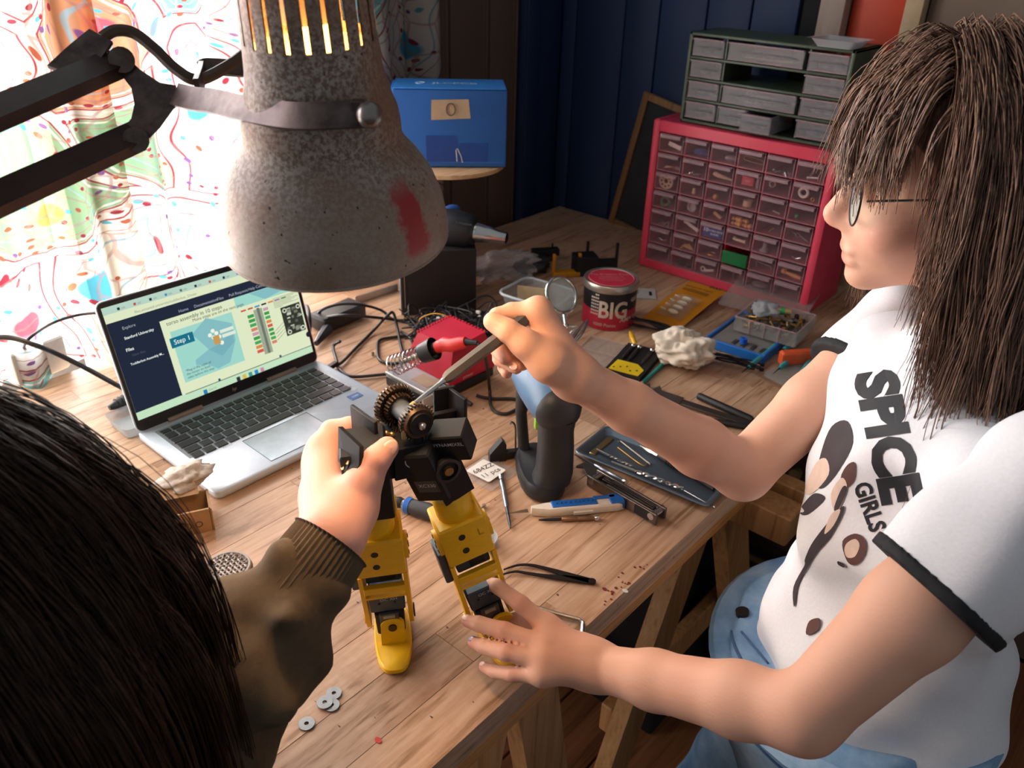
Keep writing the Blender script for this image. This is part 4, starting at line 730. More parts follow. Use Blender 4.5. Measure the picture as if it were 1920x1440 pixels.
# --- wiring heap with white plugs
wh = MB(); rw_ = random.Random(5)
for k in range(120):
    c = at(rw_.uniform(790, 930), rw_.uniform(604, 640), 0); p = [c + Vector((rw_.gauss(0, .024), rw_.gauss(0, .024), .004 + abs(rw_.gauss(0, .014)))) for _ in range(5)]; wh.tube(catmull(p, 4), .0013, 5)
wh = wh.build('wire_tangle', M('wire_dark', '#1c1a1e', .45), None); tag(wh, 'tangled heap of thin dark wires behind the red station', 'wires', kind='stuff')
for k, (px, py, h) in enumerate([(822, 600, .02), (832, 598, .022), (858, 603, .015), (868, 606, .015), (897, 588, .03), (899, 597, .022), (886, 606, .012), (890, 620, .012), (848, 622, .02), (806, 606, .015), (912, 605, .012), (892, 630, .01)]):
    o = thing('wire_plug', 'tiny white wire plug in the dark wire heap', 'plug', at(px, py, h), rw_.random() * 6, 'white plugs on the wire heap'); MB().box((0, 0, .003), (.009, .0055, .005), bev=.0008).build('body', WHITE, o); MB().box((.005, 0, .003), (.003, .004, .003)).build('pins', BLKM, o)
o = MB().tube(catmull([at(845, 618, .01), at(842, 596, .035), at(815, 588, .04), at(790, 596, .03), at(788, 606, .02), at(812, 618, .015)], 6), .0011, 6).build('yellow_wire', M('wire_yellow', '#d6a024'), None, 180); tag(o, 'thin yellow wire looping above the red station', 'wire')
o = MB().tube(catmull([at(830, 590, .01), at(870, 572, .03), at(905, 555, .045), at(925, 560, .04), at(935, 585, .02), at(938, 600, .004)], 6), .0016, 6).build('thin_cable', WIRE, None, 180); tag(o, 'thin dark cable arching between black box and plastic tub', 'cable')
# --- clear bag behind
def crumple(nm, c, sx, sy, sz, seed, mt, amp=.25, nu=26, nv=16, freq=2.2, soft=False):
    from mathutils import noise as NO
    m_ = MB(); off = Vector((seed * 3.1, seed * 1.7, seed)); 
    def fn(u, v):
        a, b = u * 2 * PI, v * PI; d = Vector((math.sin(b) * math.cos(a), math.sin(b) * math.sin(a), -math.cos(b))); k = (1 + amp * NO.noise(d * freq + off) * 2 + amp * .6 * abs(NO.noise(d * freq * 2.7 + off)) * 2 + amp * .25 * NO.noise(d * freq * 6 + off)) if not soft else (1.05 + .34 * NO.noise(d * 1.9 + off) - .42 * abs(NO.noise(d * 2.6 + off * 2)) + .05 * NO.noise(d * 7 + off))
        return (d.x * sx * k, d.y * sy * k, max(-sz, d.z * sz * k) + sz)
    return m_.grid(fn, nu, nv, None, True).build(nm, mt, None, 180)
o = crumple('plastic_bag', None, .075, .055, .026, 2, BAG, .35); o.location = at(945, 520) + Vector((0, 0, .001)); o.rotation_euler = (0, 0, R(-30)); tag(o, 'crumpled clear plastic bag beside the tall black box', 'bag')
o = crumple('parts_bag', None, .045, .03, .013, 7, clear('bag_dark', '#8a8a8a', '#4a4648', .5, .2), .3); o.location = at(1000, 508) + Vector((0, 0, .001)); tag(o, 'flat dark bag of parts behind the plastic tub', 'bag')
# --- spare robot brackets at the back
def brk(label, px, py, rz, parts, cat='bracket'):
    t = thing('robot_bracket', label, cat, at(px, py), R(rz))
    for nm, c, s, mt in parts: MB().box(c, s, bev=.001).build(nm, mt, t)
    return t
YO = M('print_orange_yellow', '#c8860e', .5, var=.08)
brk('yellow U-shaped printed bracket lying behind the tin', 1040, 518, -38, [('plate', (.025, 0, .006), (.06, .022, .010), YO), ('arm', (-.003, 0, .026), (.006, .010, .05), YO), ('arm', (.055, 0, .026), (.006, .010, .05), YO)])
brk('large black printed bracket with two prongs behind the tin', 1095, 512, -35, [('block', (.0, 0, .022), (.05, .04, .044), BLKM), ('plate', (.05, .01, .014), (.06, .012, .024), BLKM), ('prong', (.008, .01, .055), (.006, .006, .03), BLKM), ('prong', (.078, .01, .040), (.006, .006, .045), BLKM)])
brk('small black servo bracket left of the yellow bracket', 1015, 488, -35, [('block', (0, 0, .014), (.045, .025, .026), BLKM), ('horn', (.03, 0, .020), (.02, .02, .016), BLKM), ('pin', (.026, .004, .032), (.004, .004, .012), BLKM)], 'servo')
# --- card, yellow pack
m, L = xform(at(1190, 560), at(1222, 562)); hc = thing('hang_card', 'small white hang-hole card lying beside the tin', 'card', m=m); MB().box((.022, .028, .0012), (.046, .055, .0012)).build('card', M('card_grey', '#b5b0ac', .6), hc); MB().box((.034, .028, .0020), (.006, .02, .0004)).build('hang_hole', BLKM, hc); MB().box((.006, .034, .0020), (.006, .018, .0004)).build('print', M('print_grey', '#6f777f'), hc)
m, L = xform(at(1203, 600), at(1272, 622)); yp = thing('blister_pack', 'orange-yellow blister pack with clear bulbs beside the tin', 'blister pack', m=m)
OY = M('pack_orange', '#d68a12', .5, var=.05); L_ = .205; W2 = .082
MB().grid(lambda u, v: (W2 * u, L_ * v, .003 + .008 * math.sin(v * 2.4) * (1 - .5 * u) + .012 * v), 8, 12).build('backing_card', OY, yp, 180)
MB().grid(lambda u, v: (W2 * (.16 + .68 * u), L_ * (.14 + .46 * v), .006 + .008 * math.sin((v * .46 + .14) * 2.4) + .012 * (.14 + .46 * v) + .010 * (math.sin(PI * min(1, max(0, u))) ** .4) * (math.sin(PI * v) ** .3)), 14, 14).build('blister', CLR, yp, 180)
for k in range(4): v_ = .20 + k * .095; zz = .012 + .008 * math.sin(v_ * 2.4) + .012 * v_; MB().sph((W2 * .55, L_ * v_, zz), (.012, .006, .005), 12, 8).cyl((W2 * .35, L_ * v_, zz), (W2 * .2, L_ * v_ + .004, zz), .0016, n=8).build('bulb', M('bulb_pale', '#e6d6b4', .2), yp)
text('gaffelsikringer', .011, INK, yp, TR((W2 * .5, L_ * .80, .0265), (0, 0, 0))); text('DAY', .013, INK, yp, TR((W2 * .82, L_ * .90, .0275)), bold=.03)
for k in range(2): MB().box((W2 * .5, L_ * (.72 - k * .035), .0262), (W2 * .7, .002, .0006)).build('print_line', INK, yp)
# --- organiser case, lid, screw box
m, L = xform(at(1318, 648), at(1424, 683)); oc = thing('organiser_case', 'blue-edged shallow organiser case with grey insert under the screw box', 'organiser', m=m); CLn = .118; CDn = .165
m2 = m
for c, s in (((CLn / 2, .003, .009), (CLn, .006, .018)), ((CLn / 2, CDn - .003, .009), (CLn, .006, .018)), ((.003, CDn / 2, .009), (.006, CDn - .012, .018)), ((CLn - .003, CDn / 2, .009), (.006, CDn - .012, .018))): MB().box(c, s, bev=.002).build('edge', M('case_blue', '#1f6fc4', .4), oc)
MB().box((CLn / 2, CDn / 2, .007), (CLn - .012, CDn - .012, .012)).build('insert', M('insert_grey', '#5d5652', .6, var=.1), oc); MB().grid(lambda u, v: (.01 + (CLn - .02) * u, .01 + (CDn - .02) * v, .0145), 2, 2).build('cover', CLR, oc, 0)
for k in range(4): MB().box((.05 + .018 * k, .026, .0142), (.008, .022, .003), bev=.001).build('groove', M('groove_dark', '#3a3634'), oc)
o = thing('blue_socket', 'small bright blue socket in the grey insert', 'socket', m=m @ TR((.065, .028, .0165))); MB().lathe([(.003, 0), (.007, 0), (.007, .010), (.003, .010), (.003, 0)], 16).build('ring', M('socket_blue', '#1d5fd0', .35), o)
cv = thing('organiser_lid', 'open clear organiser lid leaning behind the yellow blister pack', 'sheet', m=m @ TR((.0, .168, .012), (8, 0, 6))); MB().prism(rrect(.17, .15, .008, 3, .03, .08), 0, .002).build('sheet', clear('lid_clear', '#f0e8e4', '#d8ccc6', .13, .1), cv)  # the organiser case's clear lid, tilted open behind it
m3 = m @ TR((.028, .062, .0195), (0, 0, 2)); sbx = thing('screw_box', 'clear plastic box full of brass and steel fittings on the organiser', 'box', m=m3); SW, SD, SH = .118, .105, .028
for c, s in (((SW / 2, .001, SH / 2), (SW, .002, SH)), ((SW / 2, SD, SH / 2), (SW, .002, SH)), ((.001, SD / 2, SH / 2), (.002, SD, SH)), ((SW, SD / 2, SH / 2), (.002, SD, SH)), ((SW / 2, SD / 2, .001), (SW, SD, .002))): MB().box(c, s).build('side', CLR2 if s[2] > .01 and False else CLR, sbx, 0)
MB().tube([(x, y, SH) for x, y in rrect(SW, SD, .004, 3, SW / 2, SD / 2)], .0013, 6, closed=True).build('rim', DRC2, sbx)
for k in range(3): MB().box((.03 + .028 * k, .0, SH * .5), (.002, .004, SH), bev=.0005).build('rib', DRC2, sbx)
rk = random.Random(21)
fit = [MB().cyl((-.010, 0, 0), (.008, 0, 0), .0022, n=8).cyl((.008, 0, 0), (.011, 0, 0), .0042, n=6), MB().cyl((-.006, 0, 0), (.006, 0, 0), .0045, n=10), MB().cyl((-.014, 0, 0), (.012, 0, 0), .0016, n=8).cyl((.012, 0, 0), (.014, 0, 0), .0034, n=8)]
fms = [fit[0].mesh('fitting', BRS), fit[1].mesh('fitting', M('fit_dark', '#5a4636', .4, .7)), fit[2].mesh('fitting', STEEL2)]
for k in range(66):
    o = share('fitting', fms[k % 3], None); o.matrix_world = m3 @ TR((rk.uniform(.012, SW - .014), rk.uniform(.012, SD - .014), .006 + rk.random() * .014), (rk.uniform(-20, 20), rk.uniform(-25, 25), rk.uniform(0, 360))); tag(o, ['brass bolt in the clear fittings box', 'brown bushing in the clear fittings box', 'steel pin in the clear fittings box'][k % 3], 'fitting', 'fittings in the clear box')
o = thing('brass_nozzle', 'brass nozzle with green band on top of the fittings box', 'nozzle', m=m3 @ TR((.062, .075, .030), (0, 90, 25))); MB().lathe([(.001, -.022), (.004, -.018), (.006, -.008), (.0065, .016), (.001, .017)], 16).build('body', M('nozzle_brass', '#c2a56a', .35, .6), o); MB().lathe([(.0068, -.004), (.0068, .004)], 16).build('band', M('band_green', '#2f9a55'), o)
o = crumple('zip_bag', None, .022, .03, .008, 9, CLR2, .3); o.matrix_world = m3 @ TR((.034, .066, .0235), (0, 0, 20)); tag(o, 'small crumpled zip bag on the fittings box', 'bag')
o = thing('orange_marker', 'orange tool handle standing against the fittings box', 'tool handle', m=m @ TR((.148, .02, .004), (0, 0, 48))); MB().box((.02, 0, .014), (.06, .018, .026), bev=.005).build('body', M('orange_plastic', '#d6562a', .45), o)
o = thing('blue_pen', 'dark blue pen lying right of the organiser', 'pen', (0, 0, 0)); rod('barrel', M('pen_navy', '#1f3f76', .4), o, at(1440, 640, .006), at(1506, 600, .006), [(0, .002), (.1, .005), (.95, .005), (1, .003)])
# --- black cable ties
def ties(name, label, spots, n, L, seed):
    r_ = random.Random(seed)
    for k in range(n):
        px, py, a = spots; c = at(px + r_.uniform(-22, 22), py + r_.uniform(-8, 8), .002 + .0022 * k); aa = a + r_.uniform(-.16, .16); d = Vector((math.cos(aa), math.sin(aa), 0)); pts = [c + d * (L * (t - .5)) + Vector((-d.y, d.x, 0)) * .008 * math.sin(t * PI) * r_.uniform(-1, 1) + Vector((0, 0, .004 * math.sin(t * PI))) for t in (0, .25, .5, .75, 1)]
        t_ = thing('cable_tie', label, 'cable tie', (0, 0, 0), group=name); MB().strip(catmull(pts, 3), .0042, .0012).build('strap', BLKM, t_); MB().box((0, 0, 0), (.007, .006, .005), xform(pts[-1], pts[-1] + d, pts[-1].z - TZ)[0], bev=.0008).build('head', BLKM, t_)
ties('cable ties beside the yellow pack', 'black cable tie in the bundle beside the yellow pack', (1232, 612, R(-86)), 9, .12, 1)
ties('cable ties beside the tissue', 'black cable tie in the bunch right of the crumpled tissue', (1366, 672, R(-78)), 7, .085, 2)
# --- tissue
o = crumple('tissue', None, .040, .052, .034, 4, M('tissue_paper', '#d9cdbc', .85, var=.08, scale=30, bump=.2), .24, 80, 50, 2.4, True); o.location = at(1276, 690) + Vector((.01, .004, .0005)); o.rotation_euler = (0, 0, R(25)); tag(o, 'crumpled white paper tissue on the bench', 'tissue')
# --- screwdriver case
m, L = xform(at(1131, 704), at(1203, 723)); sc2 = thing('screwdriver_case', 'black screwdriver case with yellow card and open clear lid', 'case', m=m)
MB().prism([(0, 0), (.066, 0), (.066, .120), (0, .120)], 0, .012).build('tray', BLKM, sc2, 20); MB().prism([(.006, .006), (.060, .006), (.062, .030), (.045, .046), (.008, .046)], .0121, .0132).build('yellow_card', M('card_yellow', '#d8b818', .5), sc2)
for k in range(5): MB().box((.012 + .01 * k, .016 + .006 * (k % 3), .0135), (.003, .003, .0006)).build('print', INK, sc2)
for k, x in enumerate((.014, .026, .05)):
    o = thing('precision_screwdriver', ['left dark screwdriver in the black case, near the lid hinge', 'middle dark screwdriver in the black case', 'right dark screwdriver in the black case, near the tissue'][k], 'screwdriver', m=m @ TR((x, .048, .0145))); rod('handle', M('driver_dark', '#3a3436', .35, .5), o, (0, .0, 0), (0, .055, 0), [(0, .0018), (.2, .0018), (.25, .0032), (.95, .0032), (1, .0022)], 8); rod('cap', CHROME, o, (0, .055, 0), (0, .063, 0), [(0, .002), (.3, .0042), (1, .0036)], 10)
MB().prism([(-.072, .0), (-.004, .002), (-.004, .118), (-.072, .116)], 0.004, .0055).build('lid', clear('case_lid_clear', '#f2ece8', '#d6ccc4', .16, .1), sc2, 0)
for a, b in (((-.072, 0), (-.004, .002)), ((-.072, 0), (-.072, .116)), ((-.072, .116), (-.004, .118)), ((-.072, .06), (-.004, .06))): MB().box(((a[0] + b[0]) / 2, (a[1] + b[1]) / 2, .007), (abs(a[0] - b[0]) + .0015, abs(a[1] - b[1]) + .0015, .006)).build('lid_rib', DRC2 if False else clear('rib_clear', '#efe6e0', '#e2d8d0', .22, .1), sc2, 0)
o = thing('yellow_flosser', 'small yellow and clear plastic tip beside the screwdriver case', 'plastic tip', (0, 0, 0)); rod('tip', M('tip_yellow', '#d6a51e', .2), o, at(1192, 650, .010), at(1181, 622, .022), [(0, .002), (.3, .005), (.7, .005), (1, .002)])
o = thing('teal_pencil', 'teal pencil along the right side of the screwdriver case', 'pencil', (0, 0, 0)); rod('shaft', M('pencil_teal', '#1c8f86', .4), o, at(1204, 718, .004), at(1254, 672, .004), [(0, .0038), (1, .0038)], 6); rod('point', BEIGE, o, at(1198, 724, .004), at(1204, 718, .004), [(0, .0006), (1, .0038)], 6)
# --- caliper, probe, pens
m, L = xform(at(1212, 738), at(1404, 800)); ca = thing('caliper', 'steel vernier caliper lying behind the raised forearm', 'caliper', m=m); CAS = M('caliper_steel', '#5f5a57', .4, .85, var=.12)
MB().box((L / 2 + .02, 0, .005), (L + .05, .016, .0036), bev=.0006).build('beam', CAS, ca); MB().prism([(-.004, -.008), (.004, -.008), (.006, -.034), (-.004, -.045), (-.010, -.030), (-.012, .010), (-.006, .026), (.002, .010)], .0032, .0068).build('fixed_jaw', CAS, ca, 20)
MB().prism([(.012, -.010), (.062, -.010), (.062, .012), (.022, .012), (.012, .026), (.008, .010), (.012, -.034)], .0024, .0078).build('slider', CAS, ca, 20); MB().cyl((.045, -.012, .005), (.045, -.020, .005), .005).build('thumb_roller', CHROME, ca)
o = thing('scriber', 'thin bright scriber with dark tip in front of the caliper jaws', 'scriber', (0, 0, 0)); rod('shaft', CHROME, o, at(1197, 733, .010), at(1232, 757, .006), [(0, .0022), (1, .0022)], 8); rod('tip', BLKM, o, at(1232, 757, .006), at(1246, 764, .004), [(0, .003), (1, .0008)], 8)
o = thing('black_marker', 'black round marker pen above the caliper beam', 'pen', (0, 0, 0)); rod('barrel', BLKM, o, at(1309, 742, .007), at(1412, 788, .007), [(0, .0052), (.02, .0062), (.95, .0062), (1, .004)]); 
o = thing('black_pen', 'pointed black pen in front of the caliper beam', 'pen', (0, 0, 0)); rod('barrel', BLKM, o, at(1318, 787, .005), at(1400, 800, .005), [(0, .0008), (.25, .005), (1, .005)])
# --- pack of teal tools
m, L = xform(at(1426, 707), at(1490, 741)); tp = thing('tool_pack', 'clear blister pack of teal-handled picks lying beside the sleeve', 'tool pack', m=m); MB().box((.045, .13, .001), (.1, .27, .0016)).build('backing', M('pack_brown', '#8a6a52', .6), tp); MB().prism(rrect(.09, .16, .006, 3, .045, .085), .002, .008).build('blister', CLR, tp)
for k in range(4): MB().box((.03 + .003 * k, .22 + .010 * k, .0021), (.05, .0015, .0004)).build('print', INK, tp)
for k, (x0, y0, x1, y1) in enumerate([(1404, 688, 1470, 635), (1470, 655, 1505, 632), (1462, 690, 1502, 655), (1502, 700, 1525, 668), (1520, 700, 1545, 668)]):
    o = thing('pick', ['teal pick lying across the top left corner of the pack', 'teal pick uppermost inside the clear pack', 'teal pick second from the left inside the clear pack', 'teal pick third from the left inside the clear pack', 'teal pick nearest the sleeve inside the clear pack'][k], 'pick', (0, 0, 0), group='teal picks'); a, b = at(x0, y0, .012), at(x1, y1, .012); rod('handle', TEAL, o, a, b, [(0, .003), (.1, .0045), (.9, .0045), (1, .003)], 10); d = (a - b).normalized(); rod('point', M('pick_dark', '#2a2a2e', .4, .6), o, a, a + d * .028, [(0, .0016), (1, .0006)], 6)
# --- tray of bits
m, L = xform(at(1079, 855), at(1312, 953)); ty = thing('metal_tray', 'shallow pressed steel tray holding drill bits near the bench edge', 'tray', m=m); TL = L + .01; TW = .088; TM = M('tray_steel', '#7d8c98', .32, .8, var=.08, scale=20)
MB().loft([[(x, y, z) for x, y in rrect(TL + k, TW + k, .010, 4, TL / 2, TW / 2)] for z, k in ((.0012, -.018), (.002, -.016), (.009, -.005), (.0095, .004), (.0085, .006))], caps=False).prism(rrect(TL - .018, TW - .018, .006, 4, TL / 2, TW / 2), .0008, .0016).build('pan', TM, ty, 50)
MB().box((.018, TW / 2, .0022), (.010, TW * .62, .003), bev=.0014).build('raised_bar', M('tray_bar', '#a88f5c', .3, .8), ty)
def bit(label, x0, y0, x1, y1, r, dark=False, flutes=True):
    o = thing('drill_bit', label, 'drill bit', m=m); a, b = Vector((x0, y0, .0045 + r)), Vector((x1, y1, .0045 + r)); d = (b - a).normalized(); s_ = d.cross(Vector((0, 0, 1)))
    rod('shank', CHROME if not dark else STEEL2, o, a, a.lerp(b, .35), [(0, r * .9), (1, r * .9)], 10)
    for ph in (0, PI): MB().tube([a.lerp(b, .33 + .67 * t / 28) + (s_ * math.cos(t * .75 + ph) + Vector((0, 0, 1)) * math.sin(t * .75 + ph)) * r * .5 for t in range(29)], r * .55, 6).build('flute', CHROME if not dark else STEEL2, o)
bit('long bright twist drill along the near side of the tray', .055, .010, .165, .016, .0032); bit('thin drill bit at the left end of the tray', .020, .026, .085, .020, .0022, True)
o = thing('hex_key', 'black hex key crossing the middle of the tray', 'hex key', m=m); MB().tube([(.032, .066, .005), (.036, .070, .005), (.10, .044, .005)], .0016, 6).build('key', STEEL2, o)
o = thing('hook_wire', 'bent brass-tipped wire in the tray', 'wire', m=m); MB().tube(catmull([(.04, .054, .004), (.09, .036, .004), (.094, .046, .004), (.088, .049, .004)], 5), .001, 6).build('wire', BRS, o)
o = thing('hobby_knife', 'knurled black hobby knife lying under the forearm in the tray', 'knife', m=m); rod('handle', BLKM, o, (.10, .066, .009), (.20, .040, .009), [(0, .003), (.1, .005), (.5, .005), (.52, .004), (1, .004)]); rod('blade', CHROME, o, (.065, .075, .007), (.10, .066, .009), [(0, .0006), (.6, .004), (1, .003)], 6); 
for k in range(5): MB().torus((0, 0, 0), .0052, .0008, frame((.118 + k * .005, .0613 - k * .0013, .009), (.2, .04, .009)), 12, 5).build('knurl', BLKM, o)
o = thing('long_pin', 'thin bright pin at the right end of the tray', 'pin', m=m); MB().cyl((.14, .022, .005), (.215, .008, .005), .0009, n=6).sph((.215, .008, .005), .0022, 8, 6).build('pin', CHROME, o)
# --- screwdrivers, knife, multitool
def prec(label, a, b, L=.1, mt=None):
    o = thing('precision_screwdriver', label, 'screwdriver', (0, 0, 0)); a, b = Vector(a), Vector(b); mt = mt or M('driver_silver', '#9aa0a8', .3, .85)
    rod('cap', CHROME, o, a, a.lerp(b, .07), [(0, .0042), (.5, .0045), (1, .003)], 12); rod('handle', mt, o, a.lerp(b, .07), a.lerp(b, .62), [(0, .0022), (.1, .0034), (.45, .0034), (.5, .0026), (.55, .0034), (.95, .0034), (1, .002)], 10); rod('shaft', M('driver_shaft', '#3b3b40', .35, .7), o, a.lerp(b, .62), b, [(0, .0022), (.7, .002), (1, .0009)], 8); return o
prec('silver precision screwdriver lying left of the blue utility knife', at(939, 893, .0045), at(957, 990, .0035)); prec('silver precision screwdriver leaning on the multitool beside the tray', at(1175, 905, .008), at(1078, 852, .004))
prec('thin brown precision screwdriver in front of the blue utility knife', at(1122, 971, .004), at(1010, 975, .003), mt=M('driver_brown', '#8a6a50', .35, .7))
m, L = xform(at(996, 966), at(1158, 952)); kn_ = thing('utility_knife', 'blue and white snap-off utility knife on the bench', 'utility knife', m=m); WP = M('knife_white', '#d9cfc0', .45)
MB().prism([(-.032, .0), (-.004, .006), (-.004, -.001)], .006, .0068).build('blade', M('blade_rusty', '#8a7058', .4, .7), kn_, 0); MB().loft([[(x, y * s, z) for x, y in ((0, -.002), (.022, -.009), (.115, -.009), (.125, -.006), (.125, .006), (.115, .009), (.022, .009), (0, .004))] for z, s in ((.001, .9), (.005, 1.05), (.011, 1.0), (.013, .8))]).build('body', WP, kn_, 30)
MB().box((.058, .002, .0125), (.062, .014, .004), bev=.0015).build('grip', BLUEP, kn_); MB().box((.116, .003, .009), (.020, .020, .012), bev=.002).build('slider_end', BLUEP, kn_); MB().box((.10, .008, .011), (.03, .006, .008), bev=.001).build('clip', BLUEP, kn_)
for k in range(9): MB().sph((.034 + k * .006, .002, .0146), .0016, 8, 5).build('grip_dot', M('grip_dot_blue', '#164a8c'), kn_)
MB().box((.068, -.0095, .005), (.026, .004, .005), bev=.0008).build('thumb_slide', WP, kn_)
m, L = xform(at(1112, 905), at(1236, 978)); mt_ = thing('multitool', 'folded steel multitool with plier jaws beside the tray', 'multitool', m=m); MS = M('multitool_steel', '#7a736c', .35, .85, var=.15)
for y_, nm in ((-.010, 'handle'), (.010, 'handle')): 
    MB().box((L / 2, y_, .009), (L + .004, .004, .017), bev=.001).build(nm, MS, mt_)
    MB().box((L / 2 + .012, y_ * .55, .010), (L * .7, .003, .013), bev=.0006).build('folded_blade', STEEL2, mt_); MB().box((L / 2 + .004, y_ * .2, .012), (L * .76, .003, .012), bev=.0006).build('folded_blade', M('blade_dark', '#4a4642', .35, .8), mt_)
for x in (.006, L - .006): MB().cyl((x, -.0135, .012), (x, .0135, .012), .005).build('pivot', CHROME, mt_)
MB().box((L * .82, -.0125, .010), (.024, .001, .014)).build('black_pad', BLKM, mt_); MB().prism([(0, -.008), (-.028, .010), (-.036, .004), (-.034, .022), (-.022, .026), (.006, .012)], .004, .008).build('plier_jaw', MS, mt_, 20)
for k in range(3): MB().sph((.045 + k * .008, -.0125, .010), .0024, 8, 6).build('rivet', CHROME, mt_)
# --- small bits
def screw(label, px, py, rz, L=.012):
    o = thing('screw', label, 'screw', at(px, py), R(rz)); MB().cyl((0, 0, .0022), (L, 0, .0022), .0014, n=8).build('shank', STEEL2, o); MB().cyl((L, 0, .0026), (L + .002, 0, .0026), .0032, .0024, n=10).build('head', CHROME, o)
screw('small screw lying right of the yellow knee block', 898, 960, 10); screw('tiny brass screw lying beside the laptop corner', 698, 668, 40, .006)
m, L = xform(at(863, 893), at(918, 921)); zb = thing('zip_bag', 'small clear zip bag with white bearing label reading 684ZZ', 'bag', m=m)
MB().grid(lambda u, v: (.062 * u - .005, .062 * v, .0015 + .003 * math.sin(u * PI) * math.sin(v * PI) + .0006 * math.sin(u * 19 + v * 7)), 14, 14).build('bag', BAG, zb, 180)
lb = MB().prism(rrect(.042, .038, .003, 3, .024, .028), .0056, .0062).build('label', M('label_white', '#e4e0da', .6), zb)
text('684ZZ', .0125, INK, lb, TR((.018, .029, .0065), (0, 0, 78)), bold=0); text('11 pcs', .0125, INK, lb, TR((.033, .027, .0065), (0, 0, 78)), bold=0)
m, L = xform(at(1062, 745), at(1105, 772)); zb = thing('parts_bag', 'small bag of parts with printed label behind the cordless driver', 'bag', m=m); MB().grid(lambda u, v: (.06 * u, .05 * v, .002 + .006 * math.sin(u * PI) * math.sin(v * PI)), 12, 12).build('bag', BAG, zb, 180); lb = MB().box((.018, .03, .0085), (.026, .026, .0008)).build('label', M('label_white', '#e4e0da', .6), zb)
text('M2x10', .007, INK, lb, TR((.018, .035, .0092), (0, 0, 80)), bold=0); text('10 pcs', .006, INK, lb, TR((.026, .03, .0092), (0, 0, 80)), bold=0)
bk = thing('printed_clip', 'black printed clip standing beside the cordless driver', 'clip', at(932, 862), R(-35)); MB().prism([(-.012, 0), (.012, 0), (.012, .028), (.006, .036), (-.012, .014)], -.006, .006, TR((0, 0, 0), (90, 0, 0))).build('plate', BLKM, bk, 20); MB().box((.022, 0, .008), (.024, .010, .012), bev=.001).build('bridge', BLKM, bk); MB().box((.036, 0, .012), (.008, .014, .024), bev=.001).build('foot', BLKM, bk)
o = thing('dental_pick', 'thin curved steel pick standing behind the printed clip', 'pick', (0, 0, 0)); q0 = at(966, 862); MB().tube(catmull([q0 + Vector((0, 0, .001)), q0 + Vector((.003, .003, .03)), q0 + Vector((.002, .004, .055)), q0 + Vector((-.006, .004, .066)), q0 + Vector((-.010, .003, .064))], 6), .0014, 6).build('wire', STEEL2, o)
o = thing('ratchet_driver', 'black screwdriver with blue collar lying behind the robot', 'screwdriver', (0, 0, 0)); a, b = at(733, 937, .010), at(830, 968, .012); rod('tip', STEEL2, o, a, a.lerp(b, .1), [(0, .003), (1, .006)]); rod('chuck', BLKM, o, a.lerp(b, .08), a.lerp(b, .24), [(0, .006), (.5, .008), (1, .006)]); rod('collar', CHROME, o, a.lerp(b, .24), a.lerp(b, .28), [(0, .006), (1, .006)]); rod('blue_collar', M('collar_blue', '#2b6cc4', .4), o, a.lerp(b, .28), a.lerp(b, .40), [(0, .008), (.3, .0115), (1, .011)]); rod('grip', DARKG, o, a.lerp(b, .38), b, [(0, .010), (.3, .0115), (.9, .0115), (1, .007)])
o = thing('plastic_cup', 'small clear round plastic cup behind the robot leg', 'cup', at(905, 1022)); MB().lathe([(.012, .0005), (.016, .001), (.019, .014), (.0185, .014), (.0155, .002), (.0, .0015)], 28).build('wall', CLR2, o)
# tweezers
m, L = xform(at(1110, 1094), at(948, 1062)); tw = thing('tweezers', 'black bent-tip tweezers lying near the bench edge', 'tweezers', m=m); TWM = M('tweezer_black', '#2b201c', .4, .5)
for s in (-1, 1): MB().strip(catmull([(0, 0, .003), (.03, s * .0028, .003), (.055, s * .0062, .003), (.076, s * .0075, .003), (.092, s * .0058 + .003, .003), (L, s * .0045 + .014, .003)], 5), [.0085] * 6 + [.008, .0075, .007, .0062, .0056, .005, .0046, .0042, .004, .0038, .0036, .0034, .0031, .0028, .0025, .0022, .002, .0017, .0014, .001], .0016).build('arm', TWM, tw)
MB().prism(circ(.0046, 14), .002, .0045).build('end', TWM, tw)
o = thing('bent_rod', 'bent bright metal rod behind the spread hand', 'rod', (0, 0, 0)); MB().tube([at(985, 1133, .004), at(1040, 1150, .004), at(1086, 1162, .004), at(1093, 1168, .004), at(1091, 1190, .004), at(1078, 1225, .004)], .0026, 8).build('wire', CHROME, o)
ws = MB().lathe([(.0022, 0), (.0078, 0), (.0078, .0014), (.0022, .0014), (.0022, 0)], 24).mesh('disc', M('washer_zinc', '#9a9a9c', .35, .8))
for px, py, h, lab in ((575, 1358, 0, 'steel washer lying alone nearest the seated person'), (626, 1301, 0, 'steel washer at the back of the washer trio'), (622, 1323, 0, 'steel washer half hidden under its neighbours'), (609, 1318, .0016, 'bright steel washer lying on top of the trio')):
    t = thing('washer', lab, 'washer', at(px, py, h), rw_.random() * 3, 'steel washers'); share('disc', ws, t)
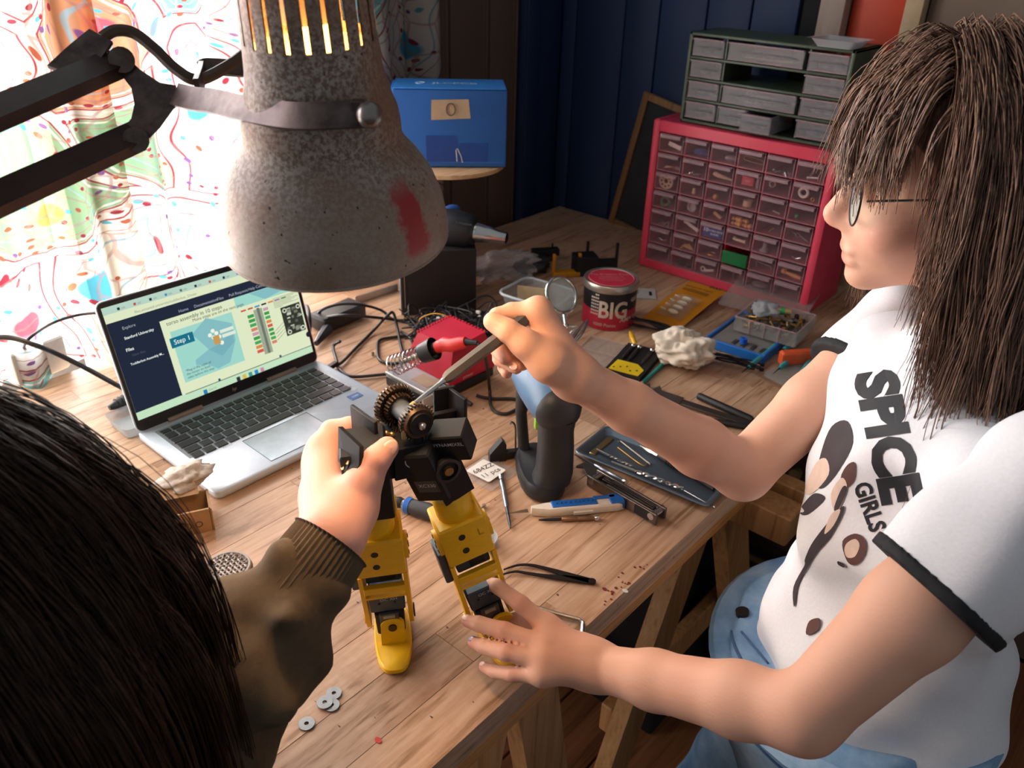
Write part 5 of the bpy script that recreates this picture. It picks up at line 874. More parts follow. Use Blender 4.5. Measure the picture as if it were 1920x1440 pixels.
# carton, mesh cap, containers near the seated person
m, L = xform(at(352, 985), at(411, 972)); cx_ = thing('small_carton', 'small brown printed cardboard carton at the laptop corner', 'carton', m=m); KR = M('kraft', '#a5825a', .75, var=.1)
MB().box((.0, .02, .017), (.06, .003, .034)).box((0, -.02, .017), (.06, .003, .034)).box((.03, 0, .017), (.003, .043, .034)).box((-.03, 0, .017), (.003, .043, .034)).box((0, 0, .0015), (.06, .04, .003)).build('box', KR, cx_, 0)
MB().box((-.005, .028, .036), (.05, .022, .0012), TR((0, 0, 0), (14, 0, 0))).build('flap', KR, cx_, 0)
for k in range(3): MB().torus((0, 0, 0), .004, .0006, TR((-.012 + .013 * k, -.022, .014), (90, 0, 0)), 10, 4).build('print_mark', M('print_brown', '#4a3424'), cx_)
pl_ = crumple('paper_wad', None, .030, .022, .010, 12, M('newsprint', '#b9aca0', .8, var=.25, scale=120, col2='#d2c8bc'), .3); pl_.location = at(352, 905, .034); tag(pl_, 'crumpled printed paper lying on the small carton', 'paper')
mc = thing('mesh_cap', 'round wire-mesh tip cleaner beside the brown sleeve', 'tip cleaner', at(432, 1093)); MB().lathe([(0, .0008), (.024, .0008), (.027, .006), (.028, .020), (.0255, .024), (.0, .022)], 28).build('cup', M('cap_brown', '#6a5644', .6, var=.2), mc)
for k in range(-4, 5):
    w_ = math.sqrt(max(0, .0225 ** 2 - (k * .005) ** 2))
    for s in (0, 1): MB().tube([((-w_ + 2 * w_ * t / 10), k * .005, .0255 + .001 * math.sin(t * 3 + k * 3 + s)) if s == 0 else (k * .005, (-w_ + 2 * w_ * t / 10), .0255 - .001 * math.sin(t * 3 + k * 3)) for t in range(11)], .0013, 5).build('mesh_wire', M('mesh_grey', '#b3aaa4', .4, .5), mc)
MB().torus((0, 0, .0245), .0245, .0022, n=28, k=6).build('rim', M('rim_grey', '#9c9894', .5), mc)
o = thing('clear_pot', 'clear plastic pot half hidden under the seated person', 'pot', at(345, 1440)); MB().lathe([(.0, .001), (.030, .001), (.034, .03), (.033, .03), (.029, .003), (0, .003)], 28).build('wall', CLR2, o)
o = thing('white_sachet', 'small white object half hidden behind the brown sleeve', 'sachet', at(425, 1128), R(20)); MB().box((0, 0, .006), (.04, .03, .012), bev=.003).build('body', M('sachet_white', '#c9d4de', .5), o)
o = thing('plastic_dish', 'clear plastic dish beside the left side of the laptop', 'dish', at(248, 800)); MB().loft([[(x, y, z) for x, y in rrect(.05 + k, .07 + k, .01, 3)] for z, k in ((.001, -.01), (.018, 0))], caps=False).prism(rrect(.04, .06, .006, 3), .0005, .002).build('shell', CLR2, o)
o = thing('white_box', 'pale white box standing against the curtain at the far left', 'box', at(70, 700), R(10)); MB().box((0, 0, .03), (.09, .05, .06), bev=.004).build('body', M('pale_box', '#b4b4b0', .6), o)
# --- cordless driver standing on its battery
dr0 = at(1022, 927); q = Vector((-CW.x, -CW.y, 0)).normalized(); sxd = Vector((CR.x, CR.y, 0)).normalized()
dv_ = thing('cordless_driver', 'compact black and blue cordless driver standing upright', 'cordless driver', m=basis(dr0, sxd, -q, (0, 0, 1)) @ TR(rot=(0, 0, 10)))
DB = M('driver_blue_grey', '#48688a', .38, var=.05); DK3 = M('driver_black', '#1b1d21', .5, var=.08); GRL = M('driver_lime', '#7fae3a', .45)
def oval(rx, ry, z, cx=0, cy=0, n=20, sq=2.6):
    return [(cx + rx * math.copysign(abs(math.cos(a)) ** (2 / sq), math.cos(a)), cy + ry * math.copysign(abs(math.sin(a)) ** (2 / sq), math.sin(a)), z) for a in (2 * PI * k / n for k in range(n))]
MB().loft([oval(.029, .050, .0, .0, .034), oval(.0315, .060, .004, .0, .038), oval(.032, .061, .018, .0, .038), oval(.029, .056, .025, .0, .036)]).build('battery', DK3, dv_, 50)
MB().loft([oval(.026, .026, .024, .008, .004), oval(.0245, .026, .04, .011, .002), oval(.0235, .025, .08, .011, .002), oval(.023, .024, .105, .010, .003), oval(.025, .027, .125, .010, .003)]).build('handle', DK3, dv_, 60)
MB().loft([oval(.006, .006, .016, -.014, .075), oval(.008, .008, .030, -.016, .082), oval(.008, .009, .080, -.020, .090), oval(.012, .016, .118, -.016, .086)]).build('front_guard', DK3, dv_, 60)
MB().box((-.008, .030, .098), (.010, .010, .018), bev=.002).build('trigger', GRL, dv_)
hA, hB = Vector((.010, -.006, .140)), Vector((-.030, .150, .152))
ph_ = [hA + (hB - hA) * t for t in (-.12, -.08, 0, .18, .40, .62, .72, .80, .95)]
MB().tube(ph_[1:6], [.022, .0305, .0325, .030, .024], 20).build('motor_housing', DB, dv_, 60); MB().tube([ph_[0], ph_[0].lerp(ph_[1], .5), ph_[1].lerp(ph_[2], .6), ph_[2]], [.013, .024, .0315, .0330], 20).build('end_cap', M('cap_dark', '#23262b', .45), dv_, 60)
MB().tube(ph_[5:], [.0205, .018, .013, .011], 16).build('gear_nose', M('nose_grey', '#6f8aa0', .35, .3), dv_, 60)
for k in range(2): a0 = ph_[2] + (ph_[3] - ph_[2]) * (.1 + .25 * k); MB().tube([a0 + Vector((-.027 * math.cos(a), -.008 * 0, .0305 * math.sin(a))) * 1.0 + Vector((0, 0, 0)) for a in (.45, .7, .95, 1.2, 1.45)], .0013, 6).build('vent', BLKM, dv_)
MB().box((.004, .055, .172), (.022, .030, .008), TR((0, 0, 0.004), (3, 0, 14)), bev=.002).build('direction_switch', GRL, dv_); text('FESTOOL', .011, M('print_lime', '#86b04a'), dv_, basis((-.0265, .060, .138), (-.22, .96, .05), (-.15, .02, .98), (-.96, -.2, .1)), bold=.02)
# ================================================================ biped robot
RY = M('robot_yellow', '#efb80e', .45, var=.05, scale=80, bump=.06, stretch=(1, 1, 4)); RBK = M('robot_black', '#141416', .55, var=.12, spec=.3); SVO = M('servo_grey', '#3c4750', .4, .2, var=.08); SCW = M('screw_dark', '#4a4038', .35, .8)
BRASS = M('screw_brass', '#c2a068', .3, .85); PRW = M('servo_print', '#b9bec4', .5)
rob = thing('biped_robot', 'yellow and black two-legged robot standing on the bench', 'robot', (0, 0, 0))
def leg(A, K, toe, mark, xoff):
    A, K, toe = Vector(A), Vector(K), Vector(toe); z = (K - A).normalized(); f = toe - z * toe.dot(z); f.normalize(); x = z.cross(-f).normalized() * 1.0; y = -f   # y to the back
    G = basis(A, tuple(Vector((0, 0, 1)).cross(-toe.normalized()).normalized() * 1), tuple(-toe.normalized()), (0, 0, 1)); Lg = basis(A, tuple(y.cross(z).normalized()), tuple(y), tuple(z))
    hk = (K - A).length                      # ankle to top of knee block
    foot = [(.0200 * math.copysign(abs(math.cos(a)) ** .62, math.cos(a)), (-.060 if math.sin(a) < 0 else .036) * abs(math.sin(a)) ** .85) for a in (2 * PI * k / 36 for k in range(36))]
    fo = MB().loft([[(x_ * s, y_ * s, zz) for x_, y_ in foot] for zz, s in ((.0004, .95), (.002, 1), (.007, 1), (.0088, .95))], G).build('foot', RY, rob, 40)
    tabp = [(-.0125, 0), (.0125, 0), (.0125, .026)] + [(.0125 * math.cos(R(a)), .026 + .011 * math.sin(R(a))) for a in range(20, 180, 20)] + [(-.0125, .026)]
    tb2 = MB().prism(tabp, 0, .005, G @ TR((0, -.0205, .008), (90, 0, 0))).build('ankle_tab', RY, rob, 30); MB().cyl((0, -.0255, .033), (0, -.0272, .033), .0045, n=14, m=G).build('screw', SCW, tb2)
    MB().prism(tabp, 0, .005, G @ TR((0, .024, .008), (90, 0, 0))).build('ankle_tab', RY, rob, 30)
    MB().box((0, .001, .036), (.030, .032, .036), Lg, bev=.003).build('ankle_servo', RBK, rob)
    hor = MB().box((0, -.0160, .044), (.020, .004, .022), Lg, bev=.001).build('servo_horn', M('horn_grey', '#4b4540', .45), rob); MB().box((0, -.0185, .052), (.012, .002, .004), Lg).build('plug', M('plug_cream', '#a59a80'), hor)
    ss = MB().box((0, .002, .069), (.036, .034, .026), Lg, bev=.002).build('shin_servo', SVO, rob)
    for xx in (-.008, .008): MB().cyl((xx, -.0148, .070), (xx, -.0156, .070), .0014, n=8, m=Lg).build('screw_hole', BLKM, ss)
    text('OC XH', .0055, PRW, ss, Lg @ TR((.002, -.0156, .076), (90, 0, 0)))
    b0 = hk - .050
    for s in (-1, 1):
        MB().loft([[(s * .0225 + dx * .0045, dy, zz) for dx, dy in ((-.5, a), (.5, a), (.5, b), (-.5, b))] for zz, a, b in ((.022, -.006, .010), (.032, -.012, .014), (b0, -.019, .018))], Lg).build('shin_plate', RY, rob, 30)
        MB().cyl((s * .0252, 0, .034), (s * .0268, 0, .034), .0075, n=16, m=Lg).build('hub', RY if s < 0 else SCW, rob)
    MB().box((0, -.016, b0 - .022), (.042, .007, .009), Lg, bev=.001).build('crossbar', RY, rob); MB().box((0, -.014, b0 - .035), (.042, .006, .003), Lg).build('crossbar', RY, rob)
    us = MB().box((0, .004, b0 - .010), (.036, .028, .020), Lg, bev=.002).build('knee_servo', SVO, rob); MB().box((.004, -.0103, b0 - .010), (.016, .001, .012), Lg, bev=.0003).build('connector', BLKM, us); MB().box((-.0285, .004, b0 - .006), (.008, .030, .040), Lg, bev=.002).build('side_servo', SVO, rob)
    kb = MB().box((0, .002, hk - .025), (.049, .044, .050), Lg, bev=.003).build('knee_block', RY, rob)
    for zz in (-.016, -.034): MB().cyl((-.004, -.0196, hk + zz), (-.004, -.0204, hk + zz), .0036, n=12, m=Lg).build('hole', BLKM, kb)
    if mark: text(mark, .013, M('yellow_emboss', '#b8870a', .6), kb, Lg @ TR((.015, -.0205, hk - .018), (90, 0, 0)), bold=0)
    for s in (-1, 1):
        hb2 = MB().cyl((s * .0245, 0, hk - .028), (s * .0285, 0, hk - .028), .014, n=20, m=Lg).build('hip_hub', RY, rob)
        for a in range(4): MB().cyl((s * .0285, .008 * math.cos(a * PI / 2 + .6), hk - .028 + .008 * math.sin(a * PI / 2 + .6)), (s * .0293, .008 * math.cos(a * PI / 2 + .6), hk - .028 + .008 * math.sin(a * PI / 2 + .6)), .0022, n=8, m=Lg).build('screw', SCW, hb2)
    MB().lathe([(.018, 0), (.0185, .003), (.0185, .022), (.016, .026), (0, .026)], 28, Lg @ TR((0, .002, hk - .0005))).build('hip_collar', RY, rob, 50); MB().box((.019, .014, hk + .010), (.006, .016, .022), Lg, bev=.001).build('collar_tab', RY, rob)
    return Lg, hk
LR, hR = leg(at(737, 1185), at(705, 990, .165), at(742, 1275) - at(737, 1185), None, 0)
LLg, hL = leg(at(928, 1180), at(854, 960, .175), at(962, 1250) - at(928, 1180), 'L', 0)
# hip servos above the collars
MB().box((0, .004, hR + .068), (.042, .042, .084), LR, bev=.003).build('hip_servo', RBK, rob)
Hz = Vector((0, 0, 1)); hx_ = (at(850, 790, .262) - at(650, 832, .262)).normalized(); hy_ = Hz.cross(hx_).normalized(); HO = at(745, 822, .262); HM = basis(HO, hx_, hy_, Hz)
lt = (HO + hx_ * .040 - Vector((0, 0, .01)) - (LLg @ Vector((0, 0, hL + .02)))); L0 = LLg @ Vector((0, .002, hL + .026)); HT = dp(798, 836, .757); zz = (HT - L0).normalized(); xx = (hx_ * .8 - hy_ * .55); xx = (xx - zz * xx.dot(zz)).normalized(); SM = basis(L0, xx, zz.cross(xx), zz); hh = (HT - L0).length
s1 = MB().box((-.008, 0, hh * .5 + .006), (.034, .036, hh * .98), SM, bev=.003).build('hip_servo', RBK, rob); MB().box((-.0065, -.0178, hh * .45), (.022, .001, .016), SM).build('nameplate', M('plate_grey', '#2e3034', .4), s1); text('XC330', .006, PRW, s1, SM @ TR((-.006, -.0186, hh * .47), (90, 0, 0)))
pp_ = [(-.016, 0), (.016, 0), (.016, .034)] + [(.016 * math.cos(R(a)), .040 + .012 * math.sin(R(a))) for a in range(0, 181, 30)] + [(-.016, .034)]
s2 = MB().prism(pp_, -.0025, .0025, SM @ TR((.013, -.006, 0), (90, 0, 42))).build('hip_plate', RBK, rob, 30)
MB().cyl((.014, -.006, .040), (.0175, -.0105, .040), .0045, n=16, m=SM).build('joint_screw', BRASS, s2); MB().lathe([(.010, 0), (.013, 0), (.013, .0022), (.010, .0022), (.010, 0)], 20, SM @ TR((.0152, -.0080, .040), (90, 0, 42))).build('joint_ring', M('ring_black', '#26262a', .35), s2)
s3 = MB().box((.022, .012, hh - .006), (.034, .026, .032), SM, bev=.002).build('waist_servo', RBK, rob); text('DYNAMIXEL', .0058, PRW, s3, SM @ TR((.022, -.0016, hh + .001), (90, 0, 0)))
# centre block, left bracket, right bracket
cbk = MB().box((.002, .0, -.004), (.052, .046, .020), HM, bev=.003).build('centre_block', RBK, rob)
fa = MB().box((.006, -.024, -.012), (.034, .003, .034), HM, bev=.001).build('front_plate', RBK, rob); MB().torus((0, 0, 0), .007, .0006, HM @ TR((.006, -.0258, -.010), (90, 0, 0)), 20, 5).build('emblem', PRW, fa); text('OC', .006, PRW, fa, HM @ TR((.006, -.0262, -.010), (90, 0, 0)))
for x, y in ((-.018, -.016), (.018, -.018), (.024, -.006), (-.010, .0), (-.006, -.004)): MB().cyl((x, y, .006), (x, y, .0082), .0030, n=12, m=HM).sph((x, y, .008), .0028, 10, 6, HM).build('screw', BRASS, cbk)
MB().box((-.030, -.008, -.014), (.044, .028, .030), HM, bev=.002).build('left_arm', RBK, rob); MB().box((-.022, .020, .010), (.004, .040, .034), HM @ TR((0, 0, 0), (0, 0, 18)), bev=.001).build('left_fin', RBK, rob)
pq = [dp(*q) for q in ((634, 800, .734), (674, 838, .716), (673, 872, .716), (656, 903, .722), (634, 864, .734))]; en = (pq[1] - pq[0]).cross(pq[4] - pq[0]).normalized(); en = en if en.dot(CW) > 0 else -en
ep = MB().loft([pq, [q + en * .005 for q in pq]]).build('end_plate', RBK, rob, 20)
for px, py, dd, rr in ((643, 858, .7292, .0022), (654, 866, .7244, .0022), (645, 876, .7284, .0022), (655, 887, .7240, .0022)): q_ = dp(px, py, dd); MB().cyl(q_ + en * .003, q_ - en * .0022, rr, n=10).build('screw', BRASS, ep)
q_ = dp(649, 871, .7265); MB().cyl(q_ + en * .003, q_ - en * .0012, .0040, n=14).build('bore', BLKM, ep)
MB().box((.046, .014, .002), (.036, .006, .016), HM, bev=.001).build('right_arm', RBK, rob); MB().box((.066, .004, .006), (.004, .042, .044), HM @ TR((0, 0, 0), (0, 0, 14)), bev=.001).build('right_plate', RBK, rob); MB().box((.056, .026, .012), (.022, .004, .034), HM, bev=.001).build('right_fin', RBK, rob)
# bevel gears on their shaft
gA, gB = dp(738, 757, .772), dp(783, 792, .742); GMt = M('gear_bronze', '#46382a', .4, .7, var=.15)
def gear(name, c, n, r, nt, th, cone):
    Fm = frame(c, c + n); g = MB().lathe([(.004, -th / 2), (r * .86, -th / 2), (r * .95, th / 2 - cone), (r * .7, th / 2), (.004, th / 2)], 36, Fm)
    for k in range(nt): a = 2 * PI * k / nt; g.box((r * .96, 0, -.0005), (r * .16, r * .095, th * .95), Fm @ TR((0, 0, 0), (0, 0, math.degrees(a))) @ TR((0, 0, 0), (0, -14, 0)))
    return g.build(name, GMt, rob, 30)
ax_ = (gB - gA).normalized()
gear('bevel_gear', gA, ax_, .0200, 34, .008, .003); gear('bevel_gear', gA + ax_ * .008, ax_, .0145, 26, .006, .002); g3 = gear('bevel_gear', gB, -ax_, .0165, 30, .008, .003)
MB().cyl(gA + ax_ * .006, gB - ax_ * .004, .0095, n=20).build('shaft', M('shaft_grey', '#4a545e', .5, .1), rob); MB().cyl(gB, gB + ax_ * .006, .0125, .011, 20).build('gear_hub', RBK, rob); MB().cyl(gB + ax_ * .006, gB + ax_ * .009, .0035, n=10).sph(tuple(gB + ax_ * .009), .003, 10, 6).build('axle_screw', CHROME, rob)
gear('pinion', gA.lerp(gB, .35) - Vector((0, 0, .020)), Vector((0, 0, 1)), .0095, 18, .008, .003); MB().cyl(gA.lerp(gB, .35) - Vector((0, 0, .03)), gA.lerp(gB, .35) - Vector((0, 0, .016)), .004).build('pinion_post', RBK, rob)
for c in (gA - ax_ * .004, gB - ax_ * .002): MB().tube([Vector((c.x, c.y, HO.z + .004)), Vector((c.x, c.y, c.z - .006))], .006, 10).build('gear_post', RBK, rob)
for px, py, d in ((706, 772, .765), (757, 815, .738)): q_ = dp(px, py, d); MB().box((0, 0, 0), (.004, .010, .003), frame(q_, q_ + ax_), bev=.001).build('retainer', M('retainer_tan', '#9a8a72', .35, .7), rob)
# ================================================================ people
class Sdf:
    def __init__(s, lo, hi, h):
        s.lo = np.array(lo, np.float32); s.h = h; s.n = [int(math.ceil((b - a) / h)) + 1 for a, b in zip(lo, hi)]; s.B = np.full(s.n, .06, np.float32); s.ax = [s.lo[i] + h * np.arange(s.n[i], dtype=np.float32) for i in range(3)]; s.fr = None
    def sub(s, lo, hi, pad):
        sl = [slice(max(0, int((lo[i] - pad - s.lo[i]) / s.h)), min(s.n[i], int((hi[i] + pad - s.lo[i]) / s.h) + 2)) for i in range(3)]
        g = np.meshgrid(s.ax[0][sl[0]], s.ax[1][sl[1]], s.ax[2][sl[2]], indexing='ij'); return tuple(sl), g
    @staticmethod
    def smin(a, b, k):
        if k <= 0: return np.minimum(a, b)
        h = np.maximum(k - np.abs(a - b), 0) / k; return np.minimum(a, b) - h * h * k * .25
    def cap(s, a, b, ra, rb, k=.01, dig=False, flat=None):
        a, b = np.array(a, np.float32), np.array(b, np.float32); r = max(ra, rb); sl, g = s.sub(np.minimum(a, b) - r, np.maximum(a, b) + r, k + 6 * s.h)
        if g[0].size == 0: return s
        ab = b - a; L2 = float(ab @ ab) + 1e-12; t = np.clip(((g[0] - a[0]) * ab[0] + (g[1] - a[1]) * ab[1] + (g[2] - a[2]) * ab[2]) / L2, 0, 1)
        d = np.sqrt((g[0] - a[0] - t * ab[0]) ** 2 + (g[1] - a[1] - t * ab[1]) ** 2 + (g[2] - a[2] - t * ab[2]) ** 2) - (ra + (rb - ra) * t)
        s.put(sl, d, k, dig); return s
    def ell(s, c, r, M3=None, k=.01, dig=False, neg=False):
        c = np.array(c, np.float32); mr = max(r); sl, g = s.sub(c - mr, c + mr, k + 6 * s.h)
        if g[0].size == 0: return s
        p = [g[i] - c[i] for i in range(3)]
        if M3 is not None: Mm = np.array(M3, np.float32); p = [Mm[0, i] * p[0] + Mm[1, i] * p[1] + Mm[2, i] * p[2] for i in range(3)]
        k0 = np.sqrt(sum((p[i] / r[i]) ** 2 for i in range(3))); k1 = np.sqrt(sum((p[i] / r[i] ** 2) ** 2 for i in range(3))) + 1e-9; d = k0 * (k0 - 1) / k1
        if neg:
            A = s.B[sl]; h = np.maximum(k - np.abs(A + d), 0) / k; s.B[sl] = np.maximum(A, -d) + h * h * k * .25
        else: s.put(sl, d, k, dig)
        return s
    def put(s, sl, d, k, dig):
        if dig:
            if s.fr is None: s.fr = s.B.copy()
            s.fr[sl] = np.minimum(s.fr[sl], s.smin(s.B[sl], d, k))
        else: s.B[sl] = s.smin(s.B[sl], d, k)
    def chain(s, pts, rs, k=.01, dig=False):
        if not dig:
            for i in range(len(pts) - 1): s.cap(pts[i], pts[i + 1], rs[i], rs[i + 1], k)
        else:                                    # a digit: blended with the base only
            P = [np.array(p, np.float32) for p in pts]; r = max(rs); sl, g = s.sub(np.min(P, 0) - r, np.max(P, 0) + r, k + 6 * s.h); D = None
            for i in range(len(P) - 1):
                a, b = P[i], P[i + 1]; ab = b - a; L2 = float(ab @ ab) + 1e-12; t = np.clip(((g[0] - a[0]) * ab[0] + (g[1] - a[1]) * ab[1] + (g[2] - a[2]) * ab[2]) / L2, 0, 1)
                d = np.sqrt((g[0] - a[0] - t * ab[0]) ** 2 + (g[1] - a[1] - t * ab[1]) ** 2 + (g[2] - a[2] - t * ab[2]) ** 2) - (rs[i] + (rs[i + 1] - rs[i]) * t); D = d if D is None else s.smin(D, d, .003)
            s.put(sl, D, k, True)
        return s
    def done_digits(s):
        if s.fr is not None: s.B = s.fr; s.fr = None
    def plane(s, p, n):                          # keep the side the normal points away from
        n = np.array(n, np.float32); d = (s.ax[0][:, None, None] - p[0]) * n[0] + (s.ax[1][None, :, None] - p[1]) * n[1] + (s.ax[2][None, None, :] - p[2]) * n[2]; s.B = np.maximum(s.B, d); return s
    def ripple(s, amp, waves):
        for (kx, ky, kz, ph) in waves: s.B += amp * np.sin(s.ax[0][:, None, None] * kx + s.ax[1][None, :, None] * ky + s.ax[2][None, None, :] * kz + ph)
        return s
    def mesh(s, name, mt, parent=None, smooth_it=1):
        s.done_digits(); V = s.B; V[0] = V[-1] = .05; V[:, 0] = V[:, -1] = .05; V[:, :, 0] = V[:, :, -1] = .05
        S = V < 0; c = np.zeros([k - 1 for k in V.shape], np.uint8)
        cs = [(i, j, k) for i in (0, 1) for j in (0, 1) for k in (0, 1)]; nx, ny, nz = V.shape
        for i, j, k in cs: c += S[i:nx - 1 + i, j:ny - 1 + j, k:nz - 1 + k]
        act = (c > 0) & (c < 8); idx = np.full(act.shape, -1, np.int32); I, J, K = np.nonzero(act); idx[act] = np.arange(len(I))
        acc = np.zeros((len(I), 3), np.float32); cnt = np.zeros(len(I), np.float32); val = {q: V[I + q[0], J + q[1], K + q[2]] for q in cs}
        for q in cs:
            for a in range(3):
                if q[a] == 0:
                    q2 = list(q); q2[a] = 1; q2 = tuple(q2); va, vb = val[q], val[q2]; m_ = (va < 0) != (vb < 0); t = np.where(m_, va / np.where(m_, va - vb, 1), 0)
                    for b in range(3): acc[:, b] += np.where(m_, q[b] + (t if b == a else 0), 0)
                    cnt += m_
        P = s.lo + s.h * (np.stack([I, J, K], 1) + acc / cnt[:, None]); F = []
        for a in range(3):
            b, d = (a + 1) % 3, (a + 2) % 3; s0 = [slice(None)] * 3; s1 = [slice(None)] * 3; s0[a] = slice(0, -1); s1[a] = slice(1, None)
            ch = S[tuple(s0)] != S[tuple(s1)]; E = np.stack(np.nonzero(ch), 1); E = E[(E[:, b] > 0) & (E[:, d] > 0) & (E[:, b] < V.shape[b] - 1) & (E[:, d] < V.shape[d] - 1)]
            ins = S[tuple(E.T)]; q = []
            for ob, od in ((-1, -1), (0, -1), (0, 0), (-1, 0)): e = E.copy(); e[:, b] += ob; e[:, d] += od; q.append(idx[tuple(e.T)])
            q = np.stack(q, 1); q[~ins] = q[~ins][:, ::-1]; F.append(q)
        F = np.concatenate(F); F = F[(F >= 0).all(1)]
        me = bpy.data.meshes.new(name); me.vertices.add(len(P)); me.vertices.foreach_set('co', P.astype(np.float32).ravel()); me.loops.add(F.size); me.loops.foreach_set('vertex_index', F.astype(np.int32).ravel())
        me.polygons.add(len(F)); me.polygons.foreach_set('loop_start', np.arange(0, F.size, 4, dtype=np.int32)); me.update(calc_edges=True); me.validate(); me.polygons.foreach_set('use_smooth', [True] * len(me.polygons)); me.materials.append(mt)
        o = bpy.data.objects.new(name, me); COL.objects.link(o); o.parent = parent; return o
def skin_mat(name, base, deep):
    t = NT(name); co = t.coord('Object'); n1 = t.noise(co, 45, 4); n2 = t.noise(co, 9, 2)
    at_ = t.n('ShaderNodeAttribute'); at_.attribute_name = 'tint'
    b = t.mix(t.math('MULTIPLY', t.ramp(n2, [(.35, 0), (.7, 1)]), .35), lin(base), lin(deep)); b = t.mix(at_.outputs['Fac'], b, lin('#b4584f'))
    bs = t.bsdf(b, .55, 0, .3); bs.inputs['Subsurface Weight'].default_value = .08; bs.inputs['Subsurface Radius'].default_value = (.01, .004, .002); t.l(t.bump(t.math('ADD', t.noise(co, 420, 3, .7), t.math('MULTIPLY', t.noise(t.coord('Object', (1, 1, 3)), 160, 2), 1.2)), .16, .0008), bs.inputs['Normal']); return t.done(bs.outputs[0])
SKIN = skin_mat('skin', '#dcab92', '#d2957c'); SKIN2 = skin_mat('skin_fair', '#d8a596', '#cf9483')
def tint(o, spots):                             # own colour of lips, nails, knuckles: (point, radius, amount)
    me = o.data; n = len(me.vertices); co = np.empty(n * 3, np.float32); me.vertices.foreach_get('co', co); co = co.reshape(-1, 3); v = np.zeros(n, np.float32)
    for p, r, a in spots: d = np.linalg.norm(co - np.array(p, np.float32), axis=1); v = np.maximum(v, a * np.clip(1.5 - d / r, 0, 1))
    at_ = me.attributes.new('tint', 'FLOAT', 'POINT'); at_.data.foreach_set('value', v)
def nail(p0, p1, up, r, parent, mt):            # small plate on the last joint
    p0, p1, up = Vector(p0), Vector(p1), Vector(up); d = (p1 - p0).normalized(); x = up.cross(d).normalized(); u = d.cross(x); c = p1 - d * r * .1 + u * r * .84
    return MB().sph((0, 0, 0), (r * .62, r * .85, r * .16), 12, 6, basis(c, x, d, u)).build('fingernail', mt, parent, 180)
NAILM = M('nail', '#e3b6a4', .25, var=.04)
def head(S, Hc, fx, fz, sc=1.0, k=.012):         # skull, jaw, nose, lips, ears in a head frame (x forward, y left, z up)
    fx = fx.normalized(); fz = (fz - fx * fz.dot(fx)).normalized(); fy = fz.cross(fx); M3 = Matrix((fx, fy, fz)).transposed(); W = lambda x, y, z: Hc + (fx * x + fy * y + fz * z) * sc
    e = lambda c, r, kk=k, neg=False: S.ell(W(*c), [a * sc for a in r], M3, kk, neg=neg)
    e((-.012, 0, .030), (.094, .074, .088)); e((.030, 0, -.010), (.062, .062, .085)); e((.050, 0, -.055), (.042, .044, .050), .02); e((.078, 0, -.094), (.020, .020, .017), .018); e((.062, .0, -.045), (.040, .036, .04), .02)
    for s in (-1, 1):
        e((.073, s * .032, .000), (.020, .018, .014), .01, True); e((.064, s * .031, .000), (.016, .0145, .0145), .004); e((.066, s * .043, -.035), (.022, .020, .022), .018); e((.080, s * .030, .021), (.014, .020, .008), .012)
        e((-.004, s * .072, -.012), (.016, .007, .030), .006); e((.098, s * .010, -.037), (.011, .008, .008), .008)
    S.cap(W(.086, 0, .010), W(.112, 0, -.028), .0085 * sc, .0105 * sc, .009); e((.106, 0, -.034), (.012, .010, .009), .008)
    e((.094, 0, -.064), (.010, .022, .0062), .005); e((.092, 0, -.076), (.010, .019, .0072), .005)
    return W, M3
# ---------------------------------------------------------------- the standing person at the right
def rowv(*a): return [Vector(p) for p in a]
Sn, En, Wn = dp(1915, 955, .635), dp(1508, 1340, .665), at(1128, 1252, .045); Sf, Ef, Wf = dp(1650, 640, .955), dp(1393, 884, .93), dp(1078, 706, .815)
chest = (Sn + Sf) / 2 + Vector((.016, -.018, -.09)); pel = Vector((.812, .118, TZ - .15)); fwd = Vector((-.66, .75, 0)).normalized(); lat = (Sf - Sn).normalized()
Hc = dp(1803, 333, .785); hz = (CU - CR * .10) * .87 - CW * .49; hxf = -CR * .97 + CW * .24
person = thing('person', 'person with wavy shoulder-length brown hair and white printed T-shirt, leaning over the bench', 'person', (pel.x, pel.y, 0))
PINV = Matrix.Translation(Vector((-pel.x, -pel.y, 0)))
S = Sdf((.33, -.09, TZ - .02), (1.16, .56, TZ + .64), .0026)
W1, HM3 = head(S, Hc, hxf, hz, 1.0)
nkb = (Sn + Sf) / 2 + Vector((.012, -.014, .0)); S.cap(W1(-.03, 0, -.06), nkb, .046, .046, .02); S.cap(nkb, chest, .046, .06, .02); S.cap(Sn.lerp(Sf, .1), Sf.lerp(Sn, .1), .036, .034, .02)
S.chain([Sn, Sn.lerp(En, .5), En], [.043, .039, .030], .012); S.chain([En, En.lerp(Wn, .28), En.lerp(Wn, .7), Wn], [.030, .0305, .026, .0220], .012)
S.chain([Sf, Sf.lerp(Ef, .5), Ef], [.039, .036, .031], .012); S.chain([Ef, Ef.lerp(Wf, .28), Ef.lerp(Wf, .7), Wf], [.031, .0315, .0255, .0215], .012)
